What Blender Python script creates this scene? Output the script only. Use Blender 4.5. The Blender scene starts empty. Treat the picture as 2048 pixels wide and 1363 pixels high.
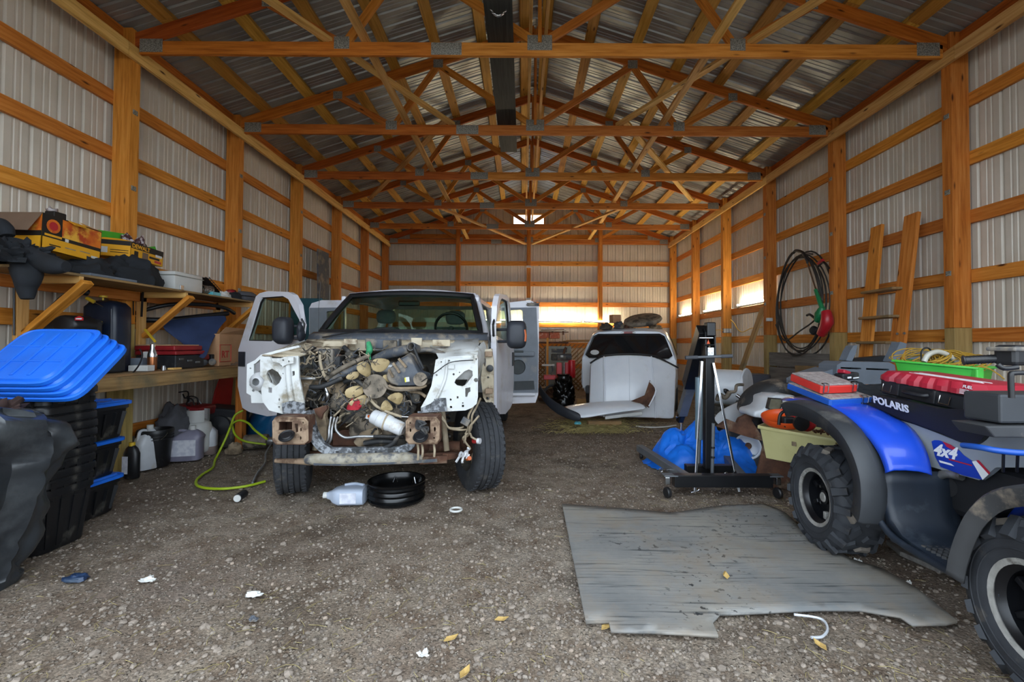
import bpy, bmesh, math, random
import numpy as np
from mathutils import Vector, Matrix, noise, Euler
random.seed(7)
S = bpy.context.scene
COL = S.collection
PI = math.pi
R = math.radians
# ---------------------------------------------------------------- camera, sky, lights, exposure
EYE = 1.34
PITCH, ROLL, FPX = .02, .005, 910.0
cam = bpy.data.cameras.new('camera')
cam.sensor_width = 36.0
cam.lens = FPX * 36 / 2048
cam.shift_x, cam.shift_y = -.01079, -.00571
cam.clip_start = .05
camo = bpy.data.objects.new('camera', cam)
COL.objects.link(camo)
_f = Vector((0, math.cos(PITCH), math.sin(PITCH)))
_u0 = Vector((0, -math.sin(PITCH), math.cos(PITCH)))
_r0 = Vector((1, 0, 0))
_r = _r0 * math.cos(ROLL) + _u0 * math.sin(ROLL)
_u = _u0 * math.cos(ROLL) - _r0 * math.sin(ROLL)
_m = Matrix((_r, _u, -_f)).transposed().to_4x4()
_m.translation = (0, 0, EYE)
camo.matrix_world = _m
S.camera = camo
_CX, _CY = 1046.09, 669.80
world = bpy.data.worlds.new('overcast_sky')
S.world = world
world.use_nodes = True
_bg = world.node_tree.nodes['Background']
_bg.inputs[0].default_value = (.78, .89, 1.0, 1)
_bg.inputs[1].default_value = 1.0
S.view_settings.view_transform = 'Standard'
S.view_settings.look = 'None'
S.view_settings.gamma = 1
S.view_settings.exposure = 2.2
S.view_settings.use_curve_mapping = False
TUBE_POWER = 15.0
def ray(x, y):
 return _r * ((x - _CX) / FPX) + _u * ((_CY - y) / FPX) + _f
def atY(x, y, Y):
 d = ray(x, y)
 return Vector((0, 0, EYE)) + d * (Y / d.y)
def atX(x, y, X):
 d = ray(x, y)
 return Vector((0, 0, EYE)) + d * (X / d.x)
def atZ(x, y, Z=0.0):
 d = ray(x, y)
 return Vector((0, 0, EYE)) + d * ((Z - EYE) / d.z)
# ---------------------------------------------------------------- materials
def srgb(c):
 if isinstance(c, str):
  c = c.lstrip('#')
  c = [int(c[i:i + 2], 16) / 255 for i in (0, 2, 4)]
 elif max(c) > 1:
  c = [v / 255 for v in c]
 return tuple(v / 12.92 if v <= .04045 else ((v + .055) / 1.055) ** 2.4 for v in c) + (1,)
class NT:
 def __init__(s, name):
  s.m = bpy.data.materials.new(name)
  s.m.use_nodes = True
  s.t = s.m.node_tree
  s.b = s.t.nodes['Principled BSDF']
 def n(s, kind, **kw):
  o = s.t.nodes.new(kind)
  for k, v in kw.items():
   setattr(o, k, v)
  return o
 def l(s, a, b):
  s.t.links.new(a, b)
 def noise(s, vec, scale, detail=3, rough=.55):
  o = s.n('ShaderNodeTexNoise')
  o.inputs['Scale'].default_value = scale
  o.inputs['Detail'].default_value = detail
  o.inputs['Roughness'].default_value = rough
  if vec is not None:
   s.l(vec, o.inputs['Vector'])
  return o.outputs['Fac']
 def ramp(s, fac, stops):
  o = s.n('ShaderNodeValToRGB')
  e = o.color_ramp.elements
  while len(e) > 1:
   e.remove(e[-1])
  e[0].position, e[0].color = stops[0]
  for p, c in stops[1:]:
   q = e.new(p)
   q.color = c
  s.l(fac, o.inputs[0])
  return o.outputs[0]
 def mix(s, fac, a, b, mode='MIX'):
  o = s.n('ShaderNodeMix', data_type='RGBA', blend_type=mode)
  for sock, v in ((o.inputs[0], fac), (o.inputs[6], a), (o.inputs[7], b)):
   if isinstance(v, (int, float, tuple)):
    sock.default_value = v
   else:
    s.l(v, sock)
  return o.outputs[2]
 def math(s, op, a, b=None):
  o = s.n('ShaderNodeMath', operation=op)
  for i, v in enumerate((a, b)):
   if v is None:
    continue
   if isinstance(v, (int, float)):
    o.inputs[i].default_value = v
   else:
    s.l(v, o.inputs[i])
  return o.outputs[0]
 def bump(s, h, strength=.3, dist=.01):
  o = s.n('ShaderNodeBump')
  o.inputs['Strength'].default_value = strength
  o.inputs['Distance'].default_value = dist
  s.l(h, o.inputs['Height'])
  s.l(o.outputs[0], s.b.inputs['Normal'])
def pm(name, col, rough=.5, metal=0, col2=None, scale=6, lo=.35, hi=.65, bump=0, bscale=80, dirt=None, dscale=4, dlo=.5, dhi=.7, spec=.5, coat=0):
 """A procedural surface: two tones of one colour, optional second-colour wear, optional fine relief."""
 a = NT(name)
 tc = a.n('ShaderNodeTexCoord').outputs['Object']
 c1 = srgb(col)
 c2 = srgb(col2) if col2 else tuple(v * .8 for v in c1[:3]) + (1,)
 out = a.ramp(a.noise(tc, scale, 4), [(lo, c1), (hi, c2)])
 if dirt:
  f = a.ramp(a.noise(tc, dscale, 6, .65), [(dlo, (0, 0, 0, 1)), (dhi, (1, 1, 1, 1))])
  out = a.mix(f, out, srgb(dirt))
 a.l(out, a.b.inputs['Base Color'])
 a.b.inputs['Roughness'].default_value = rough
 a.b.inputs['Metallic'].default_value = metal
 a.b.inputs['Specular IOR Level'].default_value = spec
 a.b.inputs['Coat Weight'].default_value = coat
 if bump:
  a.bump(a.noise(tc, bscale, 3), bump, .005)
 return a.m
def wood(name, light, mid, dark, knots=True, rough=.6, stain=None):
 a = NT(name)
 g = a.n('ShaderNodeAttribute', attribute_name='grain').outputs['Vector']
 mp = a.n('ShaderNodeMapping')
 mp.inputs['Scale'].default_value = (1.3, 22, 22)
 a.l(g, mp.inputs[0])
 n1 = a.noise(mp.outputs[0], 1.6, 6, .6)
 c = a.ramp(n1, [(.28, srgb(dark)), (.48, srgb(mid)), (.72, srgb(light))])
 ri = a.n('ShaderNodeObjectInfo').outputs['Random']
 hs = a.n('ShaderNodeHueSaturation')
 a.l(a.math('ADD', a.math('MULTIPLY', ri, .3), .85), hs.inputs['Value'])
 a.l(a.math('ADD', a.math('MULTIPLY', ri, .016), .494), hs.inputs['Hue'])
 a.l(c, hs.inputs['Color'])
 c = hs.outputs[0]
 if knots:
  mk = a.n('ShaderNodeMapping')
  mk.inputs['Scale'].default_value = (2.4, 9, 9)
  a.l(g, mk.inputs[0])
  v = a.n('ShaderNodeTexVoronoi')
  v.inputs['Scale'].default_value = 1.0
  a.l(mk.outputs[0], v.inputs['Vector'])
  k = a.ramp(v.outputs['Distance'], [(.05, (1, 1, 1, 1)), (.14, (0, 0, 0, 1))])
  c = a.mix(k, c, srgb('#4a2208'))
 if stain:
  f = a.ramp(a.noise(g, 2.2, 5, .6), [(.5, (0, 0, 0, 1)), (.68, (1, 1, 1, 1))])
  c = a.mix(f, c, srgb(stain))
 a.l(c, a.b.inputs['Base Color'])
 a.b.inputs['Roughness'].default_value = rough
 a.b.inputs['Specular IOR Level'].default_value = .3
 a.bump(n1, .15, .003)
 return a.m
def emit(name, col, power):
 a = NT(name)
 a.b.inputs['Base Color'].default_value = srgb(col)
 a.b.inputs['Emission Color'].default_value = srgb(col)
 a.b.inputs['Emission Strength'].default_value = power
 return a.m
def glass(name, col, tint_rough=.02, alpha=None):
 a = NT(name)
 tr = a.n('ShaderNodeBsdfTransparent')
 tr.inputs[0].default_value = srgb(col)
 gl = a.n('ShaderNodeBsdfGlossy')
 gl.inputs['Roughness'].default_value = tint_rough
 fr = a.n('ShaderNodeLayerWeight')
 fr.inputs[0].default_value = .5
 mx = a.n('ShaderNodeMixShader')
 a.l(a.math('ADD', a.math('MULTIPLY', a.math('POWER', fr.outputs['Facing'], 5), .85), .03), mx.inputs[0])
 a.l(tr.outputs[0], mx.inputs[1])
 a.l(gl.outputs[0], mx.inputs[2])
 a.l(mx.outputs[0], a.t.nodes['Material Output'].inputs[0])
 return a.m
M = {}
M['pine'] = wood('pine_lumber', '#da9146', '#c4772c', '#9c5618')
M['pine_dark'] = wood('pine_truss_chord', '#c8702c', '#ae591c', '#843d0f')
M['pine_ochre'] = wood('pine_ochre', '#cf9c4c', '#b98838', '#946826')
M['pine_pale'] = wood('pine_pale', '#e2b878', '#d0a05c', '#a87a3c')
M['pine_grey'] = wood('weathered_lumber', '#a8865c', '#8f6e48', '#6a4e30', stain='#6b6048')
M['plank_grey'] = wood('grey_plank', '#7a7672', '#67635f', '#4d4a47', knots=False)
M['plank_dark'] = wood('dark_plank', '#3a3d3a', '#2c2f2d', '#1d1f1e', knots=False)
M['treated'] = wood('treated_post_foot', '#b59a63', '#9d8450', '#7c683c', knots=False)
M['wall_steel'] = pm('wall_steel', '#cdc3b4', .38, 0, '#c1b7a7', 2.5, spec=.5)
M['roof_steel'] = pm('roof_steel', '#a3a5a2', .36, .5, '#929492', 3)
M['nail_plate'] = pm('nail_plate', '#a3a096', .5, .2, '#6f6d65', 90, .45, .55, .6, 220)
def dirt_floor():
 a = NT('gravel_dirt')
 geo = a.n('ShaderNodeNewGeometry').outputs['Position']
 big = a.noise(geo, .55, 4, .6)
 c = a.ramp(big, [(.34, srgb('#7f7268')), (.5, srgb('#958879')), (.68, srgb('#aaa195'))])
 mid = a.noise(geo, 5, 5, .7)
 c = a.mix(a.ramp(mid, [(.4, (0, 0, 0, 1)), (.66, (1, 1, 1, 1))]), c, srgb('#6d5d4f'))
 damp = a.ramp(a.noise(geo, 1.1, 5, .65), [(.50, (0, 0, 0, 1)), (.64, (.75, .75, .75, 1))])
 c = a.mix(damp, c, srgb('#54483d'))
 v = a.n('ShaderNodeTexVoronoi')
 v.inputs['Scale'].default_value = 46
 a.l(geo, v.inputs['Vector'])
 g = a.n('ShaderNodeSeparateColor')
 a.l(v.outputs['Color'], g.inputs[0])
 gate = a.math('GREATER_THAN', g.outputs[0], .62)
 pe = a.ramp(v.outputs['Distance'], [(.28, (1, 1, 1, 1)), (.42, (0, 0, 0, 1))])
 pf = a.math('MULTIPLY', gate, pe)
 tone = a.ramp(g.outputs[1], [(.0, srgb('#7a6d60')), (.5, srgb('#988c7d')), (1, srgb('#ada397'))])
 c = a.mix(pf, c, tone)
 v2 = a.n('ShaderNodeTexVoronoi')
 v2.inputs['Scale'].default_value = 120
 a.l(geo, v2.inputs['Vector'])
 g2 = a.n('ShaderNodeSeparateColor')
 a.l(v2.outputs['Color'], g2.inputs[0])
 c = a.mix(.5, c, a.mix(1, c, a.ramp(g2.outputs[0], [(0, (.12, .12, .12, 1)), (1, (.85, .84, .82, 1))]), 'OVERLAY'))
 a.l(c, a.b.inputs['Base Color'])
 a.b.inputs['Roughness'].default_value = .92
 a.b.inputs['Specular IOR Level'].default_value = .2
 h = a.math('ADD', a.math('MULTIPLY', pf, .8), a.math('MULTIPLY', a.noise(geo, 60, 4, .7), .9))
 a.bump(h, 1.0, .016)
 return a.m
M['dirt'] = dirt_floor()
def stone_mat():
 a = NT('stone')
 at = a.n('ShaderNodeNewGeometry').outputs['Random Per Island']
 c = a.ramp(at, [(0, srgb('#655b52')), (.3, srgb('#796e63')), (.6, srgb('#887c70')), (.85, srgb('#978c80')), (1, srgb('#a39282'))])
 oi = a.n('ShaderNodeObjectInfo').outputs['Random']
 hs = a.n('ShaderNodeHueSaturation')
 a.l(a.math('ADD', a.math('MULTIPLY', oi, .3), .82), hs.inputs['Value'])
 a.l(c, hs.inputs['Color'])
 a.l(hs.outputs[0], a.b.inputs['Base Color'])
 a.b.inputs['Roughness'].default_value = .85
 return a.m
M['stone'] = stone_mat()
# ---------------------------------------------------------------- mesh building
MATS = {}          # Empty / root name -> world matrix, so that parts can be given in world space
def wm(o):
 m = o.matrix_basis.copy()
 return wm(o.parent) @ m if o.parent else m
class MB:
 """Collects shapes; build() links them as ONE mesh object."""
 def __init__(s):
  s.v, s.f, s.g, s.k, s.slots = [], [], [], [], []
  s.cur = 0
 def mat(s, m):
  if m not in s.slots:
   s.slots.append(m)
  s.cur = s.slots.index(m)
  return s
 def add(s, vs, fs, gs=None):
  b = len(s.v)
  s.v += [Vector(v) for v in vs]
  s.g += [Vector(v) for v in (gs or vs)]
  s.f += [tuple(b + i for i in f) for f in fs]
  s.k += [s.cur] * len(fs)
  return s
 def box(s, c, d, rot=None, m=None):
  c = Vector(c)
  rm = rot if isinstance(rot, Matrix) else (Euler(rot).to_matrix() if rot else None)
  off = Vector((random.random() * 50, random.random() * 9, random.random() * 9))
  ax = sorted(range(3), key=lambda i: -d[i])
  vs, gs = [], []
  for sx in (-1, 1):
   for sy in (-1, 1):
    for sz in (-1, 1):
     p = Vector((sx * d[0] / 2, sy * d[1] / 2, sz * d[2] / 2))
     gs.append(Vector((p[ax[0]], p[ax[1]], p[ax[2]])) + off)
     if rm:
      p = rm @ p
     if m:
      p = m @ p
     vs.append(p + c)
  return s.add(vs, [(0, 1, 3, 2), (4, 6, 7, 5), (0, 4, 5, 1), (2, 3, 7, 6), (0, 2, 6, 4), (1, 5, 7, 3)], gs)
 def bar(s, p, q, w, h, up=(0, 0, 1)):
  """A board from p to q: w wide across, h along the direction nearest to up."""
  p, q = Vector(p), Vector(q)
  d = (q - p)
  L = d.length
  d.normalize()
  up = Vector(up)
  if abs(d.dot(up)) > .98:
   up = Vector((0, 1, 0)) if abs(d.y) < .9 else Vector((1, 0, 0))
  x = d.cross(up).normalized()
  z = x.cross(d)
  off = Vector((random.random() * 50, random.random() * 9, random.random() * 9))
  vs, gs = [], []
  for t in (0, 1):
   for a in (-1, 1):
    for b in (-1, 1):
     vs.append(p + d * L * t + x * a * w / 2 + z * b * h / 2)
     gs.append(off + Vector((L * t, a * w / 2, b * h / 2)))
  return s.add(vs, [(0, 1, 3, 2), (4, 6, 7, 5), (0, 4, 5, 1), (2, 3, 7, 6), (0, 2, 6, 4), (1, 5, 7, 3)], gs)
 def tube(s, pts, r, n=8, closed=False, smooth=0, caps=True):
  pts = [Vector(p) for p in pts]
  rr = list(r) if isinstance(r, (list, tuple)) else None
  if smooth:
   out, ro = [], []
   N = len(pts)
   rng = range(N if closed else N - 1)
   for i in rng:
    p0, p1, p2, p3 = (pts[(i - 1) % N] if closed or i > 0 else pts[0]), pts[i], pts[(i + 1) % N], (pts[(i + 2) % N] if closed or i + 2 < N else pts[-1])
    for k in range(smooth):
     t = k / smooth
     out.append(.5 * ((2 * p1) + (p2 - p0) * t + (2 * p0 - 5 * p1 + 4 * p2 - p3) * t * t + (3 * p1 - p0 - 3 * p2 + p3) * t ** 3))
     if rr:
      ro.append(rr[i] * (1 - t) + rr[(i + 1) % N] * t)
   if not closed:
    out.append(pts[-1])
    if rr:
     ro.append(rr[-1])
   pts = out
   rr = ro if rr else None
  N = len(pts)
  vs, fs = [], []
  prev = None
  for i, p in enumerate(pts):
   a = pts[(i - 1) % N] if closed or i else pts[0]
   b = pts[(i + 1) % N] if closed or i < N - 1 else pts[-1]
   d = (b - a)
   d = d.normalized() if d.length > 1e-9 else Vector((0, 0, 1))
   if prev is None:
    x = d.orthogonal().normalized()
   else:
    x = (prev - d * prev.dot(d))
    x = x.normalized() if x.length > 1e-6 else d.orthogonal().normalized()
   prev = x
   y = d.cross(x)
   q = rr[i] if rr else r
   for k in range(n):
    t = 2 * PI * k / n
    vs.append(p + (x * math.cos(t) + y * math.sin(t)) * q)
  for i in range(N if closed else N - 1):
   for k in range(n):
    fs.append((i * n + k, i * n + (k + 1) % n, ((i + 1) % N) * n + (k + 1) % n, ((i + 1) % N) * n + k))
  if caps and not closed:
   fs.append(tuple(range(n - 1, -1, -1)))
   fs.append(tuple((N - 1) * n + k for k in range(n)))
  return s.add(vs, fs)
 def lathe(s, prof, n=24, m=None, arc=None):
  """prof [(r,z)] turned about local z, placed by matrix m."""
  m = m or Matrix.Identity(4)
  vs, fs = [], []
  P = len(prof)
  full = arc is None
  a0, a1 = arc or (0, 2 * PI)
  nn = n if full else n + 1
  for k in range(nn):
   t = a0 + (a1 - a0) * k / n
   for r_, z_ in prof:
    vs.append(m @ Vector((r_ * math.cos(t), r_ * math.sin(t), z_)))
  for k in range(n):
   k2 = (k + 1) % nn
   for i in range(P - 1):
    fs.append((k * P + i, k2 * P + i, k2 * P + i + 1, k * P + i + 1))
  if full:
   if prof[0][0] > 1e-6:
    pass
  return s.add(vs, fs)
 def cyl(s, p, q, r, n=16, r2=None):
  p, q = Vector(p), Vector(q)
  return s.tube([p, q], [r, r2 if r2 is not None else r], n)
 def grid(s, rows, closed=False):
  rows = [[Vector(p) for p in r] for r in rows]
  H, W = len(rows), len(rows[0])
  vs = [p for r in rows for p in r]
  fs = []
  for i in range(H - 1):
   for j in range(W if closed else W - 1):
    j2 = (j + 1) % W
    fs.append((i * W + j, i * W + j2, (i + 1) * W + j2, (i + 1) * W + j))
  return s.add(vs, fs)
 def loft(s, rows, caps=True):
  """Closed rings joined one after another, ends capped."""
  W = len(rows[0])
  b = len(s.v)
  s.grid(rows, True)
  if caps:
   s.f.append(tuple(b + k for k in range(W - 1, -1, -1)))
   s.f.append(tuple(b + (len(rows) - 1) * W + k for k in range(W)))
   s.k += [s.cur] * 2
  return s
 def prism(s, poly, d, fn=None):
  """poly 2-D, thickness d along the third axis, mapped by fn(a,b,c)."""
  fn = fn or (lambda a, b, c: Vector((a, b, c)))
  n = len(poly)
  vs = [fn(a, b, 0) for a, b in poly] + [fn(a, b, d) for a, b in poly]
  fs = [tuple(range(n - 1, -1, -1)), tuple(range(n, 2 * n))]
  fs += [(i, (i + 1) % n, n + (i + 1) % n, n + i) for i in range(n)]
  return s.add(vs, fs)
 def plate(s, outer, holes, d, fn):
  """A flat plate with holes cut through it (filled 2-D curve), thickness d, mapped by fn(a,b,c)."""
  cu = bpy.data.curves.new('t', 'CURVE')
  cu.dimensions = '2D'
  cu.fill_mode = 'BOTH'
  cu.extrude = d / 2
  for poly in [outer] + list(holes):
   sp = cu.splines.new('POLY')
   sp.points.add(len(poly) - 1)
   for q, (a, b) in zip(sp.points, poly):
    q.co = (a, b, 0, 1)
   sp.use_cyclic_u = True
  o = bpy.data.objects.new('t', cu)
  me = o.to_mesh()
  s.add([fn(v.co.x, v.co.y, v.co.z) for v in me.vertices], [tuple(p.vertices) for p in me.polygons])
  o.to_mesh_clear()
  bpy.data.objects.remove(o)
  bpy.data.curves.remove(cu)
  return s
 def text(s, body, size, fn, d=.001, shear=0, bold=0, spacing=1, align='LEFT'):
  cu = bpy.data.curves.new('t', 'FONT')
  cu.body = body
  cu.size = size
  cu.extrude = d / 2
  cu.shear = shear
  cu.offset = bold
  cu.space_character = spacing
  cu.align_x = align
  cu.resolution_u = 3
  o = bpy.data.objects.new('t', cu)
  me = o.to_mesh()
  s.add([fn(v.co.x, v.co.y, v.co.z) for v in me.vertices], [tuple(p.vertices) for p in me.polygons])
  o.to_mesh_clear()
  bpy.data.objects.remove(o)
  bpy.data.curves.remove(cu)
  return s
 def mesh(s, name, mat=None, inv=None, bevel=0, smooth=None, segs=2, merge=False):
  me = bpy.data.meshes.new(name)
  vs = [inv @ v for v in s.v] if inv is not None else s.v
  me.from_pydata([tuple(v) for v in vs], [], s.f)
  at = me.attributes.new('grain', 'FLOAT_VECTOR', 'POINT')
  at.data.foreach_set('vector', [c for v in s.g for c in v])
  for m in (s.slots or [mat]):
   me.materials.append(M[m] if isinstance(m, str) else m)
  if s.slots:
   me.polygons.foreach_set('material_index', s.k)
  if bevel or merge:
   bm = bmesh.new()
   bm.from_mesh(me)
   if merge:
    bmesh.ops.remove_doubles(bm, verts=bm.verts, dist=1e-4)
   if bevel:
    bmesh.ops.recalc_face_normals(bm, faces=bm.faces)
    es = [e for e in bm.edges if len(e.link_faces) == 2 and e.calc_face_angle(0) > .5]
    bmesh.ops.bevel(bm, geom=es, offset=bevel, segments=segs, profile=.5, affect='EDGES', clamp_overlap=True)
   bm.to_mesh(me)
   bm.free()
  if smooth:
   me.polygons.foreach_set('use_smooth', [True] * len(me.polygons))
   me.set_sharp_from_angle(angle=R(smooth))
  me.update()
  return me
 def build(s, name, mat=None, parent=None, world=True, bevel=0, smooth=None, segs=2, sub=0, solid=0, label=None, kind=None, at=None, merge=False, offset=0):
  """One mesh object. Shapes are given in world space (world=True) or in the parent's space."""
  inv = None
  if parent is not None and world:
   inv = wm(parent).inverted()
  elif at is not None:
   inv = Matrix.Translation(-Vector(at))
  me = s.mesh(name, mat, inv, bevel, smooth, segs, merge)
  o = bpy.data.objects.new(name, me)
  COL.objects.link(o)
  if parent is not None:
   o.parent = parent
  elif at is not None:
   o.location = at
  if solid:
   md = o.modifiers.new('thickness', 'SOLIDIFY')
   md.thickness = solid
   md.offset = offset
  if sub:
   md = o.modifiers.new('smooth', 'SUBSURF')
   md.levels = md.render_levels = sub
  if label:
   o['label'] = label
  if kind:
   o['kind'] = kind
  return o
def thing(name, label, cat, loc=(0, 0, 0), rz=0, group=None, rot=None):
 o = bpy.data.objects.new(name, None)
 o.empty_display_size = .1
 COL.objects.link(o)
 o.location = loc
 o.rotation_euler = rot or (0, 0, rz)
 return tag(o, label, cat, group)
def tag(o, label=None, cat=None, group=None, kind=None):
 for k, v in (('label', label), ('category', cat), ('group', group), ('kind', kind)):
  if v:
   o[k] = v
 return o
def struct(name, loc=(0, 0, 0)):
 o = bpy.data.objects.new(name, None)
 COL.objects.link(o)
 o.location = loc
 o['kind'] = 'structure'
 return o
def inst(src, parent, loc=(0, 0, 0), rot=(0, 0, 0), sc=(1, 1, 1)):
 """A copy of a part that shares its mesh."""
 o = src.copy()
 COL.objects.link(o)
 o.parent = parent
 o.location, o.rotation_euler, o.scale = loc, rot, sc
 return o
def copy_tree(o, parent=None):
 c = o.copy()
 COL.objects.link(c)
 if parent:
  c.parent = parent
 for ch in [x for x in COL.objects if x.parent == o]:
  copy_tree(ch, c)
 return c
def resample(pts, m):
 """Catmull-Rom through pts (tuples), m steps per span."""
 P = [Vector(list(q) + [0] * (3 - len(q))) for q in pts]
 out = []
 for i in range(len(P) - 1):
  p0, p1, p2, p3 = P[max(0, i - 1)], P[i], P[i + 1], P[min(len(P) - 1, i + 2)]
  for k in range(m):
   t = k / m
   out.append(.5 * ((2 * p1) + (p2 - p0) * t + (2 * p0 - 5 * p1 + 4 * p2 - p3) * t * t + (3 * p1 - p0 - 3 * p2 + p3) * t ** 3))
 out.append(P[-1])
 return [tuple(q[:len(pts[0])]) for q in out]
def axis_m(p, d, up=(0, 0, 1)):
 """Matrix whose local z runs along d, placed at p."""
 z = Vector(d).normalized()
 up = Vector(up)
 if abs(z.dot(up)) > .98:
  up = Vector((1, 0, 0))
 x = up.cross(z).normalized()
 y = z.cross(x)
 m = Matrix((x, y, z)).transposed().to_4x4()
 m.translation = Vector(p)
 return m
def pxY(Y, off=0):
 """Map (px,py) at depth Y, third axis away from the viewer."""
 def fn(a, b, c=0):
  p = atY(a, b, Y)
  return Vector((p.x, p.y + c, p.z))
 return fn
def polyY(Y, pts):
 """Pixel outline -> metres in the upright plane at depth Y; returns 2-D list and a mapper."""
 q = [atY(a, b, Y) for a, b in pts]
 return [(p.x, p.z) for p in q]
def fY(Y):
 return lambda a, b, c=0: Vector((a, Y + c, b))
def circle2(cx, cy, r, n=10, ry=None):
 return [(cx + r * math.cos(2 * PI * k / n), cy + (ry or r) * math.sin(2 * PI * k / n)) for k in range(n)]
def wander(p, q, n, amp, seed):
 """A loose wire from p to q."""
 rnd = random.Random(seed)
 p, q = Vector(p), Vector(q)
 return [p] + [p.lerp(q, k / n) + Vector([rnd.uniform(-amp, amp) for _ in range(3)]) for k in range(1, n)] + [q]
def cloth_blob(c, size, name, mat, parent=None, seed=0, fold=.12, n=28, m=18, flat=.02, at=None, label=None, pw=.7, sub=0, fs=3.0):
 """A crumpled heap: a dome pushed about by noise, resting on z = c.z."""
 c = Vector(c)
 mb = MB()
 rows = []
 for i in range(m + 1):
  t = i / m
  ring = []
  for k in range(n):
   a = 2 * PI * k / n
   rad = math.sin(t * PI / 2) ** pw
   h = math.cos(t * PI / 2) ** .8
   d = Vector((math.cos(a) * rad * size[0] / 2, math.sin(a) * rad * size[1] / 2, h * size[2]))
   q = d * fs / max(size) + Vector((seed * 7.1, seed * 3.3, 0))
   w = noise.turbulence(q * 1.3, 3, False, noise_basis='PERLIN_NEW') - .5
   w2 = abs(noise.noise(q * 2.6)) - .2
   w3 = abs(noise.noise(q * 6.3)) - .2
   d = d * (1 + fold * w * 1.2 + fold * w2 + fold * .55 * w3)
   d.z = max(flat * (1 if t < .99 else 0), d.z) if t < 1 else 0
   ring.append(c + d)
  rows.append(ring)
 mb.grid(rows, True)
 return mb.build(name, mat, parent, smooth=50, at=at if at is not None else (c if parent is None else None), label=label, sub=sub)
def draped(c, size, lumps, name, mat, label, cat, seed=0, n=64, crease=.05, edge=.9):
 """A sheet lying over a few lumps: a height field with ridged creases, ragged round outline."""
 mb = MB()
 rows = []
 for i in range(n // 2 + 1):
  t = i / (n // 2)
  ring = []
  for k in range(n):
   q = 2 * PI * k / n
   rag = 1 + .16 * noise.noise(Vector((math.cos(q) * 1.6, math.sin(q) * 1.6, seed * 3.7)))
   x, y = math.cos(q) * size[0] / 2 * t * rag, math.sin(q) * size[1] / 2 * t * rag
   h = 0
   for lx, ly, lr, lh in lumps:
    d2 = ((x - lx) ** 2 + (y - ly) ** 2) / lr ** 2
    h = max(h, lh * math.exp(-d2 * 1.1)) + .25 * min(h, lh * math.exp(-d2 * 1.1))
   v = Vector((x * 3.4 + seed, y * 3.4, seed * 1.3 + h * 2))
   r1 = 1 - abs(noise.noise(v)) * 2
   r2 = 1 - abs(noise.noise(v * 2.7)) * 2
   r3 = 1 - abs(noise.noise(v * 6.1 + Vector((4, 9, 1)))) * 2
   h += crease * (r1 * .7 + r2 * .5 + r3 * .28) * (1 - t ** 3)
   ring.append(Vector((c[0] + x + crease * .6 * r2, c[1] + y + crease * .6 * r1, max(.006 + .004 * math.sin(k * 2.1), h * (1 - t ** 6)))))
  rows.append(ring)
 mb.grid(rows, True)
 o = mb.build(name, mat, at=(c[0], c[1], 0), smooth=28, merge=True, solid=.004, offset=1)
 return tag(o, label, cat)
M['pane_white'] = pm('pane_white', '#f4f4f2', .4)
_a = NT('backlit_slat')
_tr = _a.n('ShaderNodeBsdfTranslucent')
_tr.inputs[0].default_value = (.95, .95, .95, 1)
_a.l(_tr.outputs[0], _a.t.nodes['Material Output'].inputs[0])
M['pane_white'] = _a.m
M['white_enamel'] = pm('white_enamel', '#e8e8e4', .4)
M['tube_glow'] = emit('tube_glow', '#fff3d6', TUBE_POWER)
M['yard_gravel'] = pm('yard_gravel', '#8d867c', .95, 0, '#6f675c', 3, bump=.4, bscale=50)
M['straw'] = pm('straw', '#a89a68', .8, 0, '#87794c', 20)
M['truck_paint'] = pm('truck_paint', '#d9d8de', .35, 0, '#cccbd2', 2, dirt='#ada496', dscale=3, dlo=.55, dhi=.8, coat=.3)
M['apron_metal'] = pm('apron_metal', '#d3d5d4', .5, 0, '#c3c5c3', 4, dirt='#8d8470', dscale=5, dlo=.52, dhi=.68)
M['dirty_cream'] = pm('dirty_cream', '#c9bda6', .65, 0, '#b3a58b', 6, dirt='#6b543a', dscale=7, dlo=.5, dhi=.65)
M['speckled_steel'] = pm('speckled_steel', '#8d9196', .6, .1, '#4a4c50', 30, .42, .55, dirt='#2e2f30', dscale=8, dlo=.52, dhi=.58)
M['rusty_plate'] = pm('rusty_plate', '#a28a72', .75, .1, '#86705b', 9, dirt='#5c4535', dscale=9, dlo=.5, dhi=.62)
M['rust_dark'] = pm('rust_dark', '#6d4a38', .85, .2, '#4b3328', 9, dirt='#8c7a66', dscale=6, dlo=.55, dhi=.7)
M['mud_tan'] = pm('mud_tan', '#9c8a72', .9, 0, '#7b6a54', 9, dirt='#4d4136', dscale=8, bump=.3)
M['engine_grime'] = pm('engine_grime', '#8d8070', .75, .1, '#625a4e', 10, dirt='#37322c', dscale=9, dlo=.5, dhi=.62, bump=.25)
M['engine_dark'] = pm('engine_dark', '#4b4842', .7, .1, '#34312b', 9, dirt='#857966', dscale=9, dlo=.54, dhi=.7, bump=.2)
M['dusty_black'] = pm('dusty_black', '#2b2c2e', .65, 0, '#1d1e20', 6, dirt='#6b645a', dscale=7, dlo=.55, dhi=.75)
M['dusty_slate'] = pm('dusty_slate', '#4d525a', .6, 0, '#3b4048', 6, dirt='#8d8272', dscale=6, dlo=.48, dhi=.66)
M['fan_tan'] = pm('fan_tan', '#b7a279', .6, 0, '#9c875d', 7, dirt='#6f5d42', dscale=7, dlo=.54, dhi=.7)
M['bottle_white'] = pm('bottle_white', '#cfd0d2', .45, 0, '#bcbec0', 6, dirt='#a38a66', dscale=7, dlo=.56, dhi=.7)
M['alloy'] = pm('alloy', '#a9aaab', .4, .8, '#8b8c8d', 9, dirt='#6a6258', dscale=8, dlo=.52, dhi=.7)
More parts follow.
